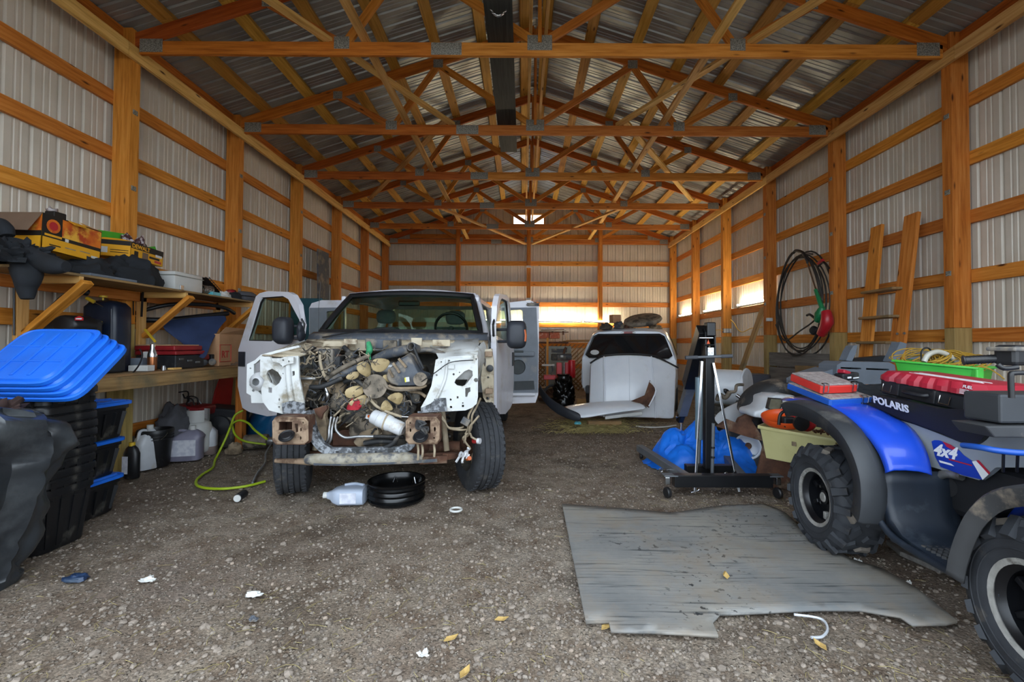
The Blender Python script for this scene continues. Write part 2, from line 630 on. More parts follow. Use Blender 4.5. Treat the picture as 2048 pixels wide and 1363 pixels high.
M['bright_steel'] = pm('bright_steel', '#d0d2d4', .22, 1, '#b4b6b9', 9)
M['rubber_tyre'] = pm('rubber_tyre', '#34363a', .8, 0, '#2a2b2e', 9, dirt='#6a645b', dscale=6, dlo=.55, dhi=.78, bump=.15)
M['trim_black'] = pm('trim_black', '#1c1d20', .45, 0, '#151518', 5)
M['mirror_black'] = pm('mirror_black', '#2b2e36', .55, 0, '#23262c', 5)
M['interior_grey'] = pm('interior_grey', '#7d828a', .7, 0, '#70757d', 4, dirt='#9a948a', dscale=4, dlo=.6, dhi=.8)
M['interior_dark'] = pm('interior_dark', '#4a4d4f', .8, 0, '#3f4244', 4)
M['windscreen'] = glass('windscreen', '#b9cfbd')
M['clear_glass'] = glass('clear_glass', '#dfe9e0')
M['dark_glass'] = glass('dark_glass', '#5d6468')
M['red_cloth'] = pm('red_cloth', '#b32030', .8, 0, '#8d1524', 9)
M['green_cloth'] = pm('green_cloth', '#3c9a68', .8, 0, '#2b7a50', 20)
M['amber'] = pm('amber', '#c8641e', .3, 0, '#b04a12', 9)
M['red_lens'] = pm('red_lens', '#8e1f1f', .3, 0, '#701616', 9)
M['wire_beige'] = pm('wire_beige', '#b3a48c', .7, 0, '#94856d', 12)
M['yellow_label'] = pm('yellow_label', '#d8d23a', .5, 0, '#ccc430', 9)
M['paper_white'] = pm('paper_white', '#d2d2ce', .7, 0, '#c4c4c0', 9)
M['speckled_mud'] = pm('speckled_mud', '#a09a8c', .8, 0, '#857d6c', 12, dirt='#55565a', dscale=9, dlo=.5, dhi=.62)
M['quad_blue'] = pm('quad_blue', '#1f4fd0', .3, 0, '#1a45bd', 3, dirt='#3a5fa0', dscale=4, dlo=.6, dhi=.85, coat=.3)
M['quad_black'] = pm('quad_black', '#34373b', .55, 0, '#2a2c30', 4, dirt='#77756f', dscale=4, dlo=.55, dhi=.85)
M['quad_muddy'] = pm('quad_muddy', '#3c3d3f', .65, 0, '#2d2e30', 4, dirt='#85796b', dscale=4.5, dlo=.56, dhi=.70)
M['quad_grey'] = pm('quad_grey', '#8f969d', .4, 0, '#858c93', 3, dirt='#6d7074', dscale=4, dlo=.6, dhi=.85)
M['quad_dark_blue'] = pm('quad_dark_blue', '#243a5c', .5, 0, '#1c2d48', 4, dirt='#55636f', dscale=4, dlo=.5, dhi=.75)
M['seat_black'] = pm('seat_black', '#1b1c20', .5, 0, '#141518', 4, bump=.1, bscale=200)
M['lug_rubber'] = pm('lug_rubber', '#2e3136', .75, 0, '#24262b', 8, dirt='#5c564f', dscale=7, dlo=.6, dhi=.8, bump=.15)
M['lug_tip'] = pm('lug_tip', '#7d746a', .9, 0, '#5c564f', 10, dirt='#3a3a3c', dscale=8, dlo=.5, dhi=.64)
M['rim_black'] = pm('rim_black', '#1a1b1f', .3, .3, '#131417', 6)
M['rim_alloy'] = pm('rim_alloy', '#b9b8b4', .4, .4, '#94928d', 20, dirt='#5e5b56', dscale=15, dlo=.56, dhi=.68)
M['decal_blue'] = pm('decal_blue', '#1a3fae', .35, 0, '#15339a', 3)
M['decal_white'] = pm('decal_white', '#e6e8ea', .4, 0, '#dcdfe2', 3)
M['decal_red'] = pm('decal_red', '#b5202c', .4, 0, '#a01a26', 3)
M['case_red'] = pm('case_red', '#a81e32', .5, 0, '#98192c', 4, dirt='#8f5058', dscale=4, dlo=.55, dhi=.85)
M['case_black'] = pm('case_black', '#202227', .5, 0, '#17181c', 4, dirt='#4c4c4c', dscale=5, dlo=.58, dhi=.8)
M['tray_red'] = pm('tray_red', '#d0342c', .4, 0, '#bf2c26', 4)
M['tray_blue'] = pm('tray_blue', '#2159b8', .4, 0, '#1c4da3', 4)
M['clear_lid'] = pm('clear_lid', '#a39b98', .25, 0, '#8a7f7d', 40)
M['cloth_black'] = pm('cloth_black', '#1c2026', .9, 0, '#14171b', 6, bump=.2)
M['tray_green'] = pm('tray_green', '#4fc04a', .4, 0, '#45b041', 4)
M['rope_yellow'] = pm('rope_yellow', '#b08a2e', .7, 0, '#97741f', 40)
M['tube_clear'] = pm('tube_clear', '#b3b0a4', .3, 0, '#a19e92', 6)
M['box_grey'] = pm('box_grey', '#6d7681', .5, 0, '#626b76', 4, dirt='#8b8a84', dscale=4, dlo=.6, dhi=.85)
M['tub_cream'] = pm('tub_cream', '#c9c38c', .5, 0, '#bdb67f', 3, dirt='#8d845c', dscale=5, dlo=.6, dhi=.8)
M['lid_orange'] = pm('lid_orange', '#d9531c', .4, 0, '#c94a17', 3)
M['saw_red'] = pm('saw_red', '#b5212b', .35, 0, '#9d1a24', 4)
M['fender_white'] = pm('fender_white', '#d5d9de', .35, 0, '#c8cdd3', 3, dirt='#9d968a', dscale=4, dlo=.6, dhi=.8)
M['teal_decal'] = pm('teal_decal', '#5fb3bf', .4, 0, '#4fa3b0', 3)
M['headlight_glass'] = pm('headlight_glass', '#b4b4a0', .12, .6, '#8d8d7c', 5, coat=.5)
M['tarp_blue'] = pm('tarp_blue', '#1878e8', .42, 0, '#1166d2', 5, bump=.35, bscale=14)
M['hoist_black'] = pm('hoist_black', '#16171a', .35, .1, '#101114', 5)
M['hoist_grey'] = pm('hoist_grey', '#6a6e73', .5, .2, '#5c6065', 5, dirt='#8c8880', dscale=5, dlo=.58, dhi=.8)
M['ram_blue'] = pm('ram_blue', '#7f949f', .4, .2, '#718691', 5)
M['grip_grey'] = pm('grip_grey', '#4d4f55', .7, 0, '#42444a', 5)
M['quad_dark'] = pm('quad_dark', '#1b2430', .5, 0, '#141b25', 4, dirt='#4a525a', dscale=5, dlo=.52, dhi=.8)
M['lid_blue'] = pm('lid_blue', '#1d6fe0', .42, 0, '#1863cf', 3, dirt='#4a83cf', dscale=5, dlo=.6, dhi=.85)
M['tote_black'] = pm('tote_black', '#17181b', .4, 0, '#101114', 5, dirt='#55524c', dscale=7, dlo=.6, dhi=.75)
M['sheet_black'] = pm('sheet_black', '#303438', .33, 0, '#25282c', 3, dirt='#575b5d', dscale=2.5, dlo=.48, dhi=.8, bump=.25, bscale=22)
M['leaf_litter'] = pm('leaf_litter', '#3d2a26', .9, 0, '#271a18', 20)
M['carton'] = pm('carton', '#b58a66', .8, 0, '#a67c59', 4)
M['carton_brown'] = pm('carton_brown', '#77604d', .85, 0, '#6d5745', 4)
M['box_yellow'] = pm('box_yellow', '#e0a21c', .6, 0, '#d39616', 3)
M['box_black'] = pm('box_black', '#1a1713', .6, 0, '#141210', 4)
M['box_flame'] = pm('box_flame', '#d8741a', .55, 0, '#a83a14', 5, .38, .6, dirt='#e0a83a', dscale=6, dlo=.5, dhi=.62)
M['stamp_red'] = pm('stamp_red', '#b33a2c', .8, 0, '#a23326', 4)
M['navy_case'] = pm('navy_case', '#131c2e', .4, 0, '#0f1726', 4, dirt='#323a48', dscale=6, dlo=.6, dhi=.8)
M['navy_cloth'] = pm('navy_cloth', '#26365a', .85, 0, '#1d2b4a', 4, bump=.15, bscale=120)
M['yellow_plastic'] = pm('yellow_plastic', '#d6b22e', .4, 0, '#c9a426', 4)
M['tool_red'] = pm('tool_red', '#8e1c22', .45, 0, '#741419', 5)
M['copper'] = pm('copper', '#a5683f', .3, .8, '#94593a', 5)
M['case_white'] = pm('case_white', '#c9c9c6', .5, 0, '#bcbcb8', 4)
M['foil'] = pm('foil', '#b9bab8', .25, .9, '#8b8c8b', 30, bump=.8, bscale=40)
M['green_bag'] = pm('green_bag', '#4aa02a', .5, 0, '#3d8a22', 4)
M['soil_bag'] = pm('soil_bag', '#4a2a2c', .6, 0, '#b7aeb0', 28, .5, .58, bump=.3, bscale=30)
M['pouch_grey'] = pm('pouch_grey', '#54545a', .8, 0, '#47474c', 6)
M['jug_white'] = pm('jug_white', '#c9ccd0', .4, 0, '#b8bcc2', 4, dirt='#b5aa94', dscale=4, dlo=.58, dhi=.75)
M['jug_mauve'] = pm('jug_mauve', '#8d8a9c', .4, 0, '#7f7c8f', 4)
M['jug_fluid'] = pm('jug_fluid', '#8a7a72', .4, 0, '#7d6d66', 4)
M['label_print'] = pm('label_print', '#d2d3da', .6, 0, '#b9bbc8', 18, .4, .6)
M['hose_green'] = pm('hose_green', '#a9c226', .45, 0, '#98b01e', 6)
M['grey_hose'] = pm('grey_hose', '#8a8d8c', .5, 0, '#77797a', 6)
M['sheet_red'] = pm('sheet_red', '#b01f1f', .4, 0, '#981919', 4)
M['tarp_teal'] = pm('tarp_teal', '#1a6a9e', .45, 0, '#145a89', 6, bump=.4, bscale=16)
M['bin_grey'] = pm('bin_grey', '#4b4c55', .55, 0, '#42434b', 4)
M['bag_black'] = pm('bag_black', '#101214', .22, 0, '#0b0c0e', 6, bump=.5, bscale=16)
M['shop_red'] = pm('shop_red', '#dc2632', .35, 0, '#c41e2a', 4)
M['rust_orange'] = pm('rust_orange', '#c46a48', .6, 0, '#a8502f', 14, dirt='#d8b39a', dscale=12, dlo=.56, dhi=.66)
M['cabinet_grey'] = pm('cabinet_grey', '#8b8f88', .5, .2, '#777b74', 5)
M['glass_black'] = pm('glass_black', '#1b1d21', .08, 0, '#15171a', 3, coat=.5)
M['hood_white'] = pm('hood_white', '#e6eaf0', .3, 0, '#dbe0e8', 2, dirt='#c4c2bd', dscale=3, dlo=.6, dhi=.9, coat=.3)
M['hose_black'] = pm('hose_black', '#2b2826', .6, 0, '#201e1c', 5, dirt='#6b6156', dscale=5, dlo=.55, dhi=.8)
M['trimmer_green'] = pm('trimmer_green', '#1a7a4a', .4, 0, '#15683e', 4)
M['cord_yellow'] = pm('cord_yellow', '#d8a82e', .5, 0, '#c99a24', 4)
M['hay'] = pm('hay', '#b0a26c', .9, 0, '#8b7f4f', 14)
M['translucent_jug'] = pm('translucent_jug', '#b3bccb', .35, 0, '#a2acbd', 3)
M['ring_black'] = pm('ring_black', '#0e0f11', .25, 0, '#0a0b0c', 4)
M['leaf_tan'] = pm('leaf_tan', '#b99a5c', .8, 0, '#a3854a', 8)
M['teal_metal'] = pm('teal_metal', '#1f5560', .5, 0, '#194650', 4)
# ================================================================ the setting
MID = .16
XL, XR = -4.18, 4.53                       # wall posts, centres
PY = [4.735 + 1.80 * k for k in range(-2, 6)]
YB = 13.74                                 # back wall posts
GIRT_Z = [3.804 - .6245 * k for k in range(6)]
PLATE_Z = 4.35
def sheet_profile(w=.9144):
 """Cross-section of one ribbed cladding sheet: four wide ribs with two small ones between."""
 p = []
 for k in range(4):
  x0 = k * .2286
  p += [(x0, 0), (x0 + .012, .019), (x0 + .030, .019), (x0 + .042, 0)]
  for q in (.098, .152):
   p += [(x0 + q, 0), (x0 + q + .006, .005), (x0 + q + .018, .005), (x0 + q + .024, 0)]
 p.append((w, 0))
 return p
def ribbed(mb, prof, fa, fb):
 """A sheet: fa(x, d) and fb(x, d) give the profile's points at the two ends."""
 mb.grid([[fa(x, d) for x, d in prof], [fb(x, d) for x, d in prof]])
PROF = sheet_profile()
def side_wall(name, xpost, sgn):
 w = struct(name, (xpost, 0, 0))
 xo = xpost + sgn * .092                # outer face of the posts
 xs = xo + sgn * .040
 mb = MB()
 ribbed(mb, PROF, lambda x, d: (xs + sgn * d, x, -.2), lambda x, d: (xs + sgn * d, x, 4.62))
 src = mb.build('cladding_sheet', 'wall_steel', w)
 src.location = (0, .95, 0)
 for k in range(1, 15):
  inst(src, w, (0, .95 + .9144 * k, 0))
 # posts
 xi = xpost - sgn * .092
 for mt, z0, z1 in (('treated', -.02, 1.53), ('pine', 1.532, 4.62)):
  mb = MB().bar((xpost, 0, z0), (xpost, 0, z1), .114, .184, (sgn, 0, 0))
  post = mb.build('post', mt, w, bevel=.004)
  post.location.y = PY[0]
  for y in PY[1:]:
   inst(post, w, (0, y, 0))
 # laminated seam plates on the posts' inner edges
 mb = MB().box((xi - sgn * .001, 0, 0), (.004, .06, .05))
 for k in range(5):
  mb.box((xi - sgn * .004, -.024 + k * .012, 0), (.003, .005, .046))
 pl = mb.build('nail_plate', 'nail_plate', w)
 first = True
 for y in PY[2:5]:
  for z in (2.1, 2.95, 3.75):
   if first:
    pl.location = (0, y, z)
    first = False
   else:
    inst(pl, w, (0, y, z))
 # girts between posts
 src = MB().bar((xo + sgn * .019, -.9, 0), (xo + sgn * .019, .9, 0), .038, .138).build('girt', 'pine', w, bevel=.003)
 srcs = [src] + [None] * 3
 for q in range(1, 4):
  srcs[q] = MB().bar((xo + sgn * .019, -.9, 0), (xo + sgn * .019, .9, 0), .038, .138).build('girt', 'pine', w, bevel=.003)
 used = set()
 n = 0
 for z in ([3.888 - .584 * k for k in range(7)] if sgn < 0 else [3.913 - .613 * k for k in range(7)]):
  for a in range(len(PY) - 1):
   q = n % 4 if n > 3 else n
   loc = (0, (PY[a] + PY[a + 1]) / 2, z + random.uniform(-.008, .008))
   if q not in used:
    srcs[q].location = loc
    used.add(q)
   else:
    inst(srcs[(n * 7 + a) % 4], w, loc)
   n += 1
 # carrier along the post tops
 y0 = 1.0
 while y0 < 13.6:
  y1 = min(y0 + 3.6, 13.8)
  MB().bar((xi - sgn * .021, y0, PLATE_Z), (xi - sgn * .021, y1 - .004, PLATE_Z), .040, .14).build('top_plate', 'pine_pale', w, bevel=.003)
  y0 = y1
 return w
wall_left = side_wall('wall_left', XL, -1)
wall_right = side_wall('wall_right', XR, 1)
# back wall
wall_back = struct('wall_back', (MID, YB, 0))
xa, xb = XL - .13, XR + .13
nsh = int(math.ceil((xb - xa) / .9144))
for k in range(nsh):
 mb = MB()
 x0 = xa + k * .9144
 pr = [(x, d) for x, d in PROF if x0 + x <= xb + .001]
 top = lambda X: 6.058 - .325 * abs(X - MID)
 ribbed(mb, pr, lambda x, d: (x0 + x, YB + .132 + d, -.2), lambda x, d: (x0 + x, YB + .132 + d, top(x0 + x)))
 WX0, WX1, WZ0, WZ1 = -.33, .64, 4.88, 5.32
 if x0 + .9144 < WX0 or x0 > WX1:
  mb.build('cladding_sheet', 'wall_steel', wall_back)
  continue
 # sheets that the gable window interrupts
 mb = MB()
 ribbed(mb, pr, lambda x, d: (x0 + x, YB + .132 + d, -.2), lambda x, d: (x0 + x, YB + .132 + d, WZ0))
 ribbed(mb, pr, lambda x, d: (x0 + x, YB + .132 + d, WZ1), lambda x, d: (x0 + x, YB + .132 + d, top(x0 + x)))
 out_ = [q for q in pr if x0 + q[0] <= WX0 + .01 or x0 + q[0] >= WX1 - .01]
 if len(out_) > 1:
  ribbed(mb, out_, lambda x, d: (x0 + x, YB + .132 + d, WZ0), lambda x, d: (x0 + x, YB + .132 + d, WZ1))
 mb.build('cladding_sheet', 'wall_steel', wall_back)
BX = [XL, XL + 2.205, MID, XR - 2.205, XR]
for x in BX[1:-1]:
 h = 5.82 - .325 * abs(x - MID)
 for dx in (-.04, 0, .04):
  MB().bar((x + dx, YB, 0), (x + dx, YB, h), .038, .184, (0, 1, 0)).build('post_ply', 'pine', wall_back, bevel=.004)
for i in range(4):
 for z in GIRT_Z + [4.62]:
  x0, x1 = BX[i] + .05, BX[i + 1] - .05
  lim = (5.80 - z) / .325
  x0, x1 = max(x0, MID - lim), min(x1, MID + lim)
  if x1 - x0 < .2:
   continue
  MB().bar((x0, YB + .111, z), (x1, YB + .111, z), .038, .138).build('girt', 'pine', wall_back, bevel=.003)
# roof: ribbed sheets on purlins
ceiling = struct('ceiling', (MID, 7.5, 5.5))
HALF = 4.62
SL = .325
def roof_z(dx):
 return 5.90 - SL * dx
for sgn in (-1, 1):
 mb = MB()
 ribbed(mb, PROF, lambda x, d: (MID, x, roof_z(0) + .142 + d), lambda x, d: (MID + sgn * HALF, x, roof_z(HALF) + .142 + d))
 src = mb.build('roof_sheet', 'roof_steel', ceiling)
 b0 = src.location.copy()
 src.location.y += .95
 for k in range(1, 15):
  inst(src, ceiling, b0 + Vector((0, .95 + .9144 * k, 0)))
 for k in range(9):
  dx = .16 + k * .625
  if dx > HALF:
   break
  z = roof_z(dx) + .072 + .034
  ang = math.atan(SL) * sgn
  y0 = 1.0
  ys = [1.0, 4.68, 8.24, 11.8, 13.86]
  for a, b in zip(ys, ys[1:]):
   c = Vector((MID + sgn * dx, (a + b) / 2, z))
   MB().box(c, (.14, b - a - .004, .066), rot=(0, ang, 0)).build('purlin', 'pine_ochre', ceiling, bevel=.003)
# end rafters / fascia where the roof meets the eave
for sgn, xx in ((-1, XL - .02), (1, XR + .02)):
 MB().box((xx, 7.4, roof_z(abs(xx - MID)) + .075), (.038, 12.6, .13)).build('eave_board', 'pine_dark', ceiling, bevel=.003)
# trusses
def web(mb_name, a, b, truss, w=.036, h=.089, mat='pine'):
 MB().bar(a, b, w, h, (0, 0, 1)).build(mb_name, mat, truss, bevel=.003)
def nail(truss, x, y, z, w, h):
 mb = MB().box((x, y - .0205, z), (w, .003, h))
 n = max(3, int(w / .028))
 for i in range(n):
  mb.box((x - w / 2 + (i + .5) * w / n, y - .0235, z), (w / n * .45, .004, h * .94))
 mb.build('nail_plate', 'nail_plate', truss)
CH = 4.435
for ti, y in enumerate(PY + []):
 if ti == 0:
  continue
 yy = y if ti < 7 else y - .02
 t = struct('roof_truss', (MID, yy, CH))
 # bottom chord in two lengths, spliced left of the middle
 sp = MID - .98
 MB().bar((XL + .135, yy, CH), (sp, yy, CH), .038, .14).build('bottom_chord', 'pine_dark', t, bevel=.003)
 MB().bar((sp, yy, CH), (XR - .135, yy, CH), .038, .14).build('bottom_chord', 'pine', t, bevel=.003)
 for sgn in (-1, 1):
  e = 4.32
  MB().bar((MID + sgn * .005, yy, roof_z(0)), (MID + sgn * e, yy, roof_z(e)), .038, .14).build('top_chord', 'pine_dark', t, bevel=.003)
  P = lambda dx, z: Vector((MID + sgn * dx, yy, z))
  b1, c0 = P(2.08, CH + .05), P(.04, CH + .08)
  web('web', P(2.86, roof_z(2.86) - .05), b1, t)
  web('web', P(1.41, roof_z(1.41) - .05), b1 - Vector((sgn * .03, 0, 0)), t)
  web('web', P(1.41, roof_z(1.41) - .05), c0, t)
  nail(t, MID + sgn * 2.08, yy, CH + .06, .16, .13)
  nail(t, MID + sgn * 1.41, yy, roof_z(1.41) - .04, .14, .12)
  nail(t, MID + sgn * 2.86, yy, roof_z(2.86) - .04, .13, .11)
  nail(t, MID + sgn * 4.08, yy, CH + .02, .24, .14)
 web('king_post', (MID, yy, CH + .07), (MID, yy, roof_z(0)), t, .038, .09)
 nail(t, MID, yy, CH + .07, .26, .16)
 nail(t, sp, yy, CH, .32, .13)
# lateral runners and diagonal braces nailed over the trusses
for sgn in (-1, 1):
 for a, b in ((1.1, 4.9), (4.75, 8.5), (8.35, 12.0), (11.85, 13.7)):
  MB().bar((MID + sgn * 1.84, a, CH + .092), (MID + sgn * 1.84 + random.uniform(-.02, .02), b, CH + .092), .089, .038).build('runner', 'pine_pale', ceiling, bevel=.003)
 MB().bar((MID + sgn * 3.25, 2.9, CH + .095), (MID + sgn * 1.2, 6.55, CH + .095), .089, .038).build('diagonal_brace', 'pine_pale', ceiling, bevel=.003)
 MB().bar((MID + sgn * 1.3, 6.52, CH + .13), (MID + sgn * 3.6, 10.1, CH + .13), .089, .038).build('diagonal_brace', 'pine_pale', ceiling, bevel=.003)
 MB().bar((MID + sgn * 2.4, 10.1, CH + .10), (MID + sgn * .1, 13.5, CH - .11), .089, .038).build('diagonal_brace', 'pine_pale', ceiling, bevel=.003)
 MB().bar((MID + sgn * .09, 4.5, CH + .55), (MID + sgn * .09, 13.74, CH + .55), .038, .089).build('runner', 'pine_pale', ceiling, bevel=.003)
# gable window behind the last trusses
win = struct('window_1', (MID, YB + .13, 5.1))
wx0, wx1, wz0, wz1 = -.33, .64, 4.88, 5.32
for (p, q) in (((wx0, wz0), (wx1, wz0)), ((wx0, wz1), (wx1, wz1)), ((wx0, wz0), (wx0, wz1)), ((wx1, wz0), (wx1, wz1)), ((MID, wz0), (MID, wz1))):
 MB().bar((p[0], YB + .12, p[1]), (q[0], YB + .12, q[1]), .05, .05).build('window_frame', 'pine_pale', win)
for x in ((wx0 + MID) / 2, (wx1 + MID) / 2):
 for k in range(6):
  MB().box((x, YB + .125, wz0 + .05 + k * .07), ((wx1 - wx0) / 2 - .06, .004, .05), rot=(.5, 0, 0)).build('slat', 'pane_white', win)
# front of the shed: the wall that holds the wide doorway the photograph is taken through
wall_front = struct('wall_front', (MID, .95, 0))
for (x0, x1, z0, z1) in ((xa, -3.45, 0, 4.6), (3.75, xb, 0, 4.6), (-3.45, 3.75, 4.30, 4.6)):
 mb = MB()
 x = x0
 while x < x1 - .01:
  pr = [(q, d) for q, d in PROF if x + q <= x1 + .001]
  if len(pr) > 1:
   ribbed(mb, pr, lambda q, d: (x + q, .95 - d, z0), lambda q, d: (x + q, .95 - d, z1))
  x += .9144
 mb.build('cladding', 'wall_steel', wall_front)
mb = MB()
mb.prism([(xa, 4.6), (xb, 4.6), (MID, 6.0)], .02, lambda a, b, c: Vector((a, .93 + c, b)))
mb.build('gable_panel', 'wall_steel', wall_front)
# fluorescent tubes on the girts at the back
def tube_light(p, q, label):
 p, q = Vector(p), Vector(q)
 d = (q - p).normalized()
 nrm = Vector((0, -1, 0)) if abs(d.x) > .5 else Vector((-1, 0, 0))
 t = thing('fluorescent_light', label, 'light', (p + q) / 2, group=None)
 MB().bar(p - nrm * .0, q - nrm * .0, .07, .03).build('housing', 'white_enamel', t, bevel=.004)
 for s_ in (-.018, .018):
  o = nrm * (.008 + s_) + Vector((0, 0, .035))
  MB().cyl(p + d * .03 + o, q - d * .03 + o, .0125, 10).build('tube', 'tube_glow', t)
  for e, f_ in ((p, 1), (q, -1)):
   MB().cyl(e + d * f_ * .005 + o, e + d * f_ * .035 + o, .014, 10).build('end_cap', 'white_enamel', t)
 return t
# ---------------------------------------------------------------- floor
def fz(x, y):
 v = Vector((x, y, 0))
 return (noise.noise(v * .6) * .018 + noise.noise(v * 2.3 + Vector((9, 3, 0))) * .009 + noise.noise(v * 8) * .004) - .012
floor = struct('floor')
nx, ny = 180, 250
xs = np.linspace(XL - .2, XR + .2, nx)
ys = 1.0 + (14.0 - 1.0) * np.linspace(0, 1, ny) ** 1.35
V_ = [(float(x), float(y), fz(x, y)) for y in ys for x in xs]
F_ = [(j * nx + i, j * nx + i + 1, (j + 1) * nx + i + 1, (j + 1) * nx + i) for j in range(ny - 1) for i in range(nx - 1)]
mb = MB()
mb.add(V_, F_)
mb.build('ground', 'dirt', floor, smooth=60)
# yard outside the doorway
mb = MB()
mb.grid([[(x, y, -.012) for x in (-30, 30)] for y in (-40, 1.0)])
yard = mb.build('ground_outside', 'yard_gravel')
yard['kind'] = 'structure'
# loose stones: 300 largest one by one, the rest as one gravel layer
_ico_v, _ico_f = [], []
_bm = bmesh.new()
bmesh.ops.create_icosphere(_bm, subdivisions=1, radius=1)
_ico_v = np.array([v.co[:] for v in _bm.verts])
_ico_f = np.array([[v.index for v in f.verts] for f in _bm.faces])
_bm.free()
def rock_verts(rng):
 k = rng.normal(0, 1, (3, 3))
 q, _ = np.linalg.qr(k)
 sc = np.array([1, rng.uniform(.65, 1), rng.uniform(.45, .8)])
 v = _ico_v * (1 + rng.uniform(-.16, .16, (len(_ico_v), 1)))
 v = (v @ q) * sc
 a = rng.uniform(0, 6.28)
 rz = np.array([[math.cos(a), -math.sin(a), 0], [math.sin(a), math.cos(a), 0], [0, 0, 1]])
 return v @ rz.T
rng = np.random.default_rng(11)
variants = [rock_verts(rng) for _ in range(24)]
def gravel_xy(n, y0, y1):
 out = []
 while len(out) < n:
  y = y0 + (y1 - y0) * rng.random() ** 1.7
  x = rng.uniform(max(XL, -1.35 * y - .3), min(XR, 1.35 * y + .3))
  d = noise.noise(Vector((x * .9 + 4, y * .9, 3))) * .5 + .5
  # stones gather in the middle of the doorway and along the left wheel track
  c = math.exp(-((x - .1) ** 2) / .9) * math.exp(-((y - 2.6) ** 2) / .9)
  if rng.random() < .18 + .55 * d * d + .6 * c:
   out.append((x, y))
 return out
NG = 24000
pts = gravel_xy(NG, 1.6, 8.0)
AV = np.zeros((NG * 42, 3))
nv = len(_ico_v)
AV = np.zeros((NG * nv, 3))
AF = np.zeros((NG * len(_ico_f), 3), int)
for i, (x, y) in enumerate(pts):
 s_ = .004 + .0105 * rng.random() ** 2.4
 v = variants[rng.integers(24)] * s_
 AV[i * nv:(i + 1) * nv] = v + np.array([x, y, fz(x, y) + s_ * .2])
 AF[i * len(_ico_f):(i + 1) * len(_ico_f)] = _ico_f + i * nv
me = bpy.data.meshes.new('gravel')
me.from_pydata(AV.tolist(), [], AF.tolist())
me.materials.append(M['stone'])
go = bpy.data.objects.new('gravel', me)
COL.objects.link(go)
go.parent = floor
go['kind'] = 'stuff'
stone_me = []
for v in variants[:10]:
 me = bpy.data.meshes.new('stone')
 me.from_pydata(v.tolist(), [], _ico_f.tolist())
 me.materials.append(M['stone'])
 stone_me.append(me)
for i, (x, y) in enumerate(gravel_xy(290, 1.75, 4.6)):
 o = bpy.data.objects.new('stone', stone_me[i % 10])
 COL.objects.link(o)
 o.parent = floor
 s_ = rng.uniform(.013, .023)
 o.scale = (s_, s_, s_)
 o.rotation_euler = (0, 0, rng.uniform(0, 6.28))
 o.location = (x, y, fz(x, y) + s_ * .2)
# bits of straw trodden into the dirt
mb = MB()
for i in range(1500):
 y = 1.7 + 5.5 * random.random() ** 1.6
 x = random.uniform(-1.25 * y, 1.25 * y)
 if noise.noise(Vector((x * .8, y * .8, 8))) < -.05 and random.random() < .8:
  continue
 if abs(x) > 4:
  continue
 a = random.uniform(0, PI)
 L = random.uniform(.02, .09)
 p = Vector((x, y, fz(x, y) + .004))
 q = p + Vector((math.cos(a) * L, math.sin(a) * L, random.uniform(0, .006)))
 mid = (p + q) / 2 + Vector((random.uniform(-.01, .01), random.uniform(-.01, .01), .003))
 mb.tube([p, mid, q], .0011, 3, caps=False)
so = mb.build('straw', 'straw', floor)
so['kind'] = 'stuff'
# window light and tubes
zt = 1.97
tube_light(atY(1076, 642, 13.66), atY(1163, 644, 13.66), 'long lit fluorescent tube on the back wall girt, just right of the white truck')
tube_light(atY(1168, 643, 13.66), atY(1240, 646, 13.66), 'lit fluorescent tube on the back wall girt, half behind the junk on the cab roof')
tube_light(atY(960, 641, 13.66), atY(1070, 642, 13.66), 'lit fluorescent tube on the back wall seen through the truck windows')
for k, lab in ((4, 'lit fluorescent tube on the right wall above the leaning plank, nearest of three'),
               (5, 'lit fluorescent tube on the right wall behind the outlet post, middle of three'),
               (6, 'lit fluorescent tube on the right wall next to the corner, farthest of three')):
 tube_light((XR + .07, PY[k] + .12, 2.165), (XR + .07, PY[k] + 1.40, 2.165), lab)
# ================================================================ the stripped white truck
TX = -1.245
truck = thing('pickup_truck', 'white pickup truck stripped of its nose, engine bare and doors open', 'truck', (TX, 5.6, 0))
def z3(x, y):
 return (460 + x / 3.028, 560 + y / 3.028)
def z4(x, y):
 return (490 + x / 5.048, 690 + y / 5.048)
def z5(x, y):
 return (720 + x / 4.542, 690 + y / 4.542)
def P3(x, y, Y):
 return atY(*z3(x, y), Y)
def P4(x, y, Y):
 return atY(*z4(x, y), Y)
def P5(x, y, Y):
 return atY(*z5(x, y), Y)
def plateY(z, Y, outer, holes=(), th=.02):
 return MB().plate([(lambda p: (p.x, p.z))(atY(*z(*q), Y)) for q in outer],
                      [[(lambda p: (p.x, p.z))(atY(*z(*q), Y)) for q in h] for h in holes], th, fY(Y))
# --- cab -----------------------------------------------------------
bl, br, tl, tr = atY(642, 664, 4.55), atY(962, 666, 4.55), atY(703, 592, 5.06), atY(945, 592, 5.06)
def screen(u, v):
 """Point on the windscreen, u across, v up."""
 a = bl.lerp(br, u)
 b = tl.lerp(tr, u)
 k = 1 - (2 * u - 1) ** 2
 a = a + Vector((0, -.20 * k, 0))
 b = b + Vector((0, -.10 * k, .02 * k))
 return a.lerp(b, v) + Vector((0, -.02 * math.sin(v * PI), .0))
MB().grid([[screen(u / 12, v / 6) for u in range(13)] for v in range(7)]).build('windscreen', 'windscreen', truck, smooth=60)
mb = MB()
mb.tube([screen(u / 12, 0) for u in range(13)] + [screen(1, v / 6) for v in range(1, 7)] + [screen(1 - u / 12, 1) for u in range(1, 13)] + [screen(0, 1 - v / 6) for v in range(1, 6)], .032, 6, closed=True)
mb.build('windscreen_seal', 'trim_black', truck, smooth=50)
mb = MB().grid([[screen(u / 12, v) + Vector((0, .008, 0)) for u in range(13)] for v in (.90, 1.0)])
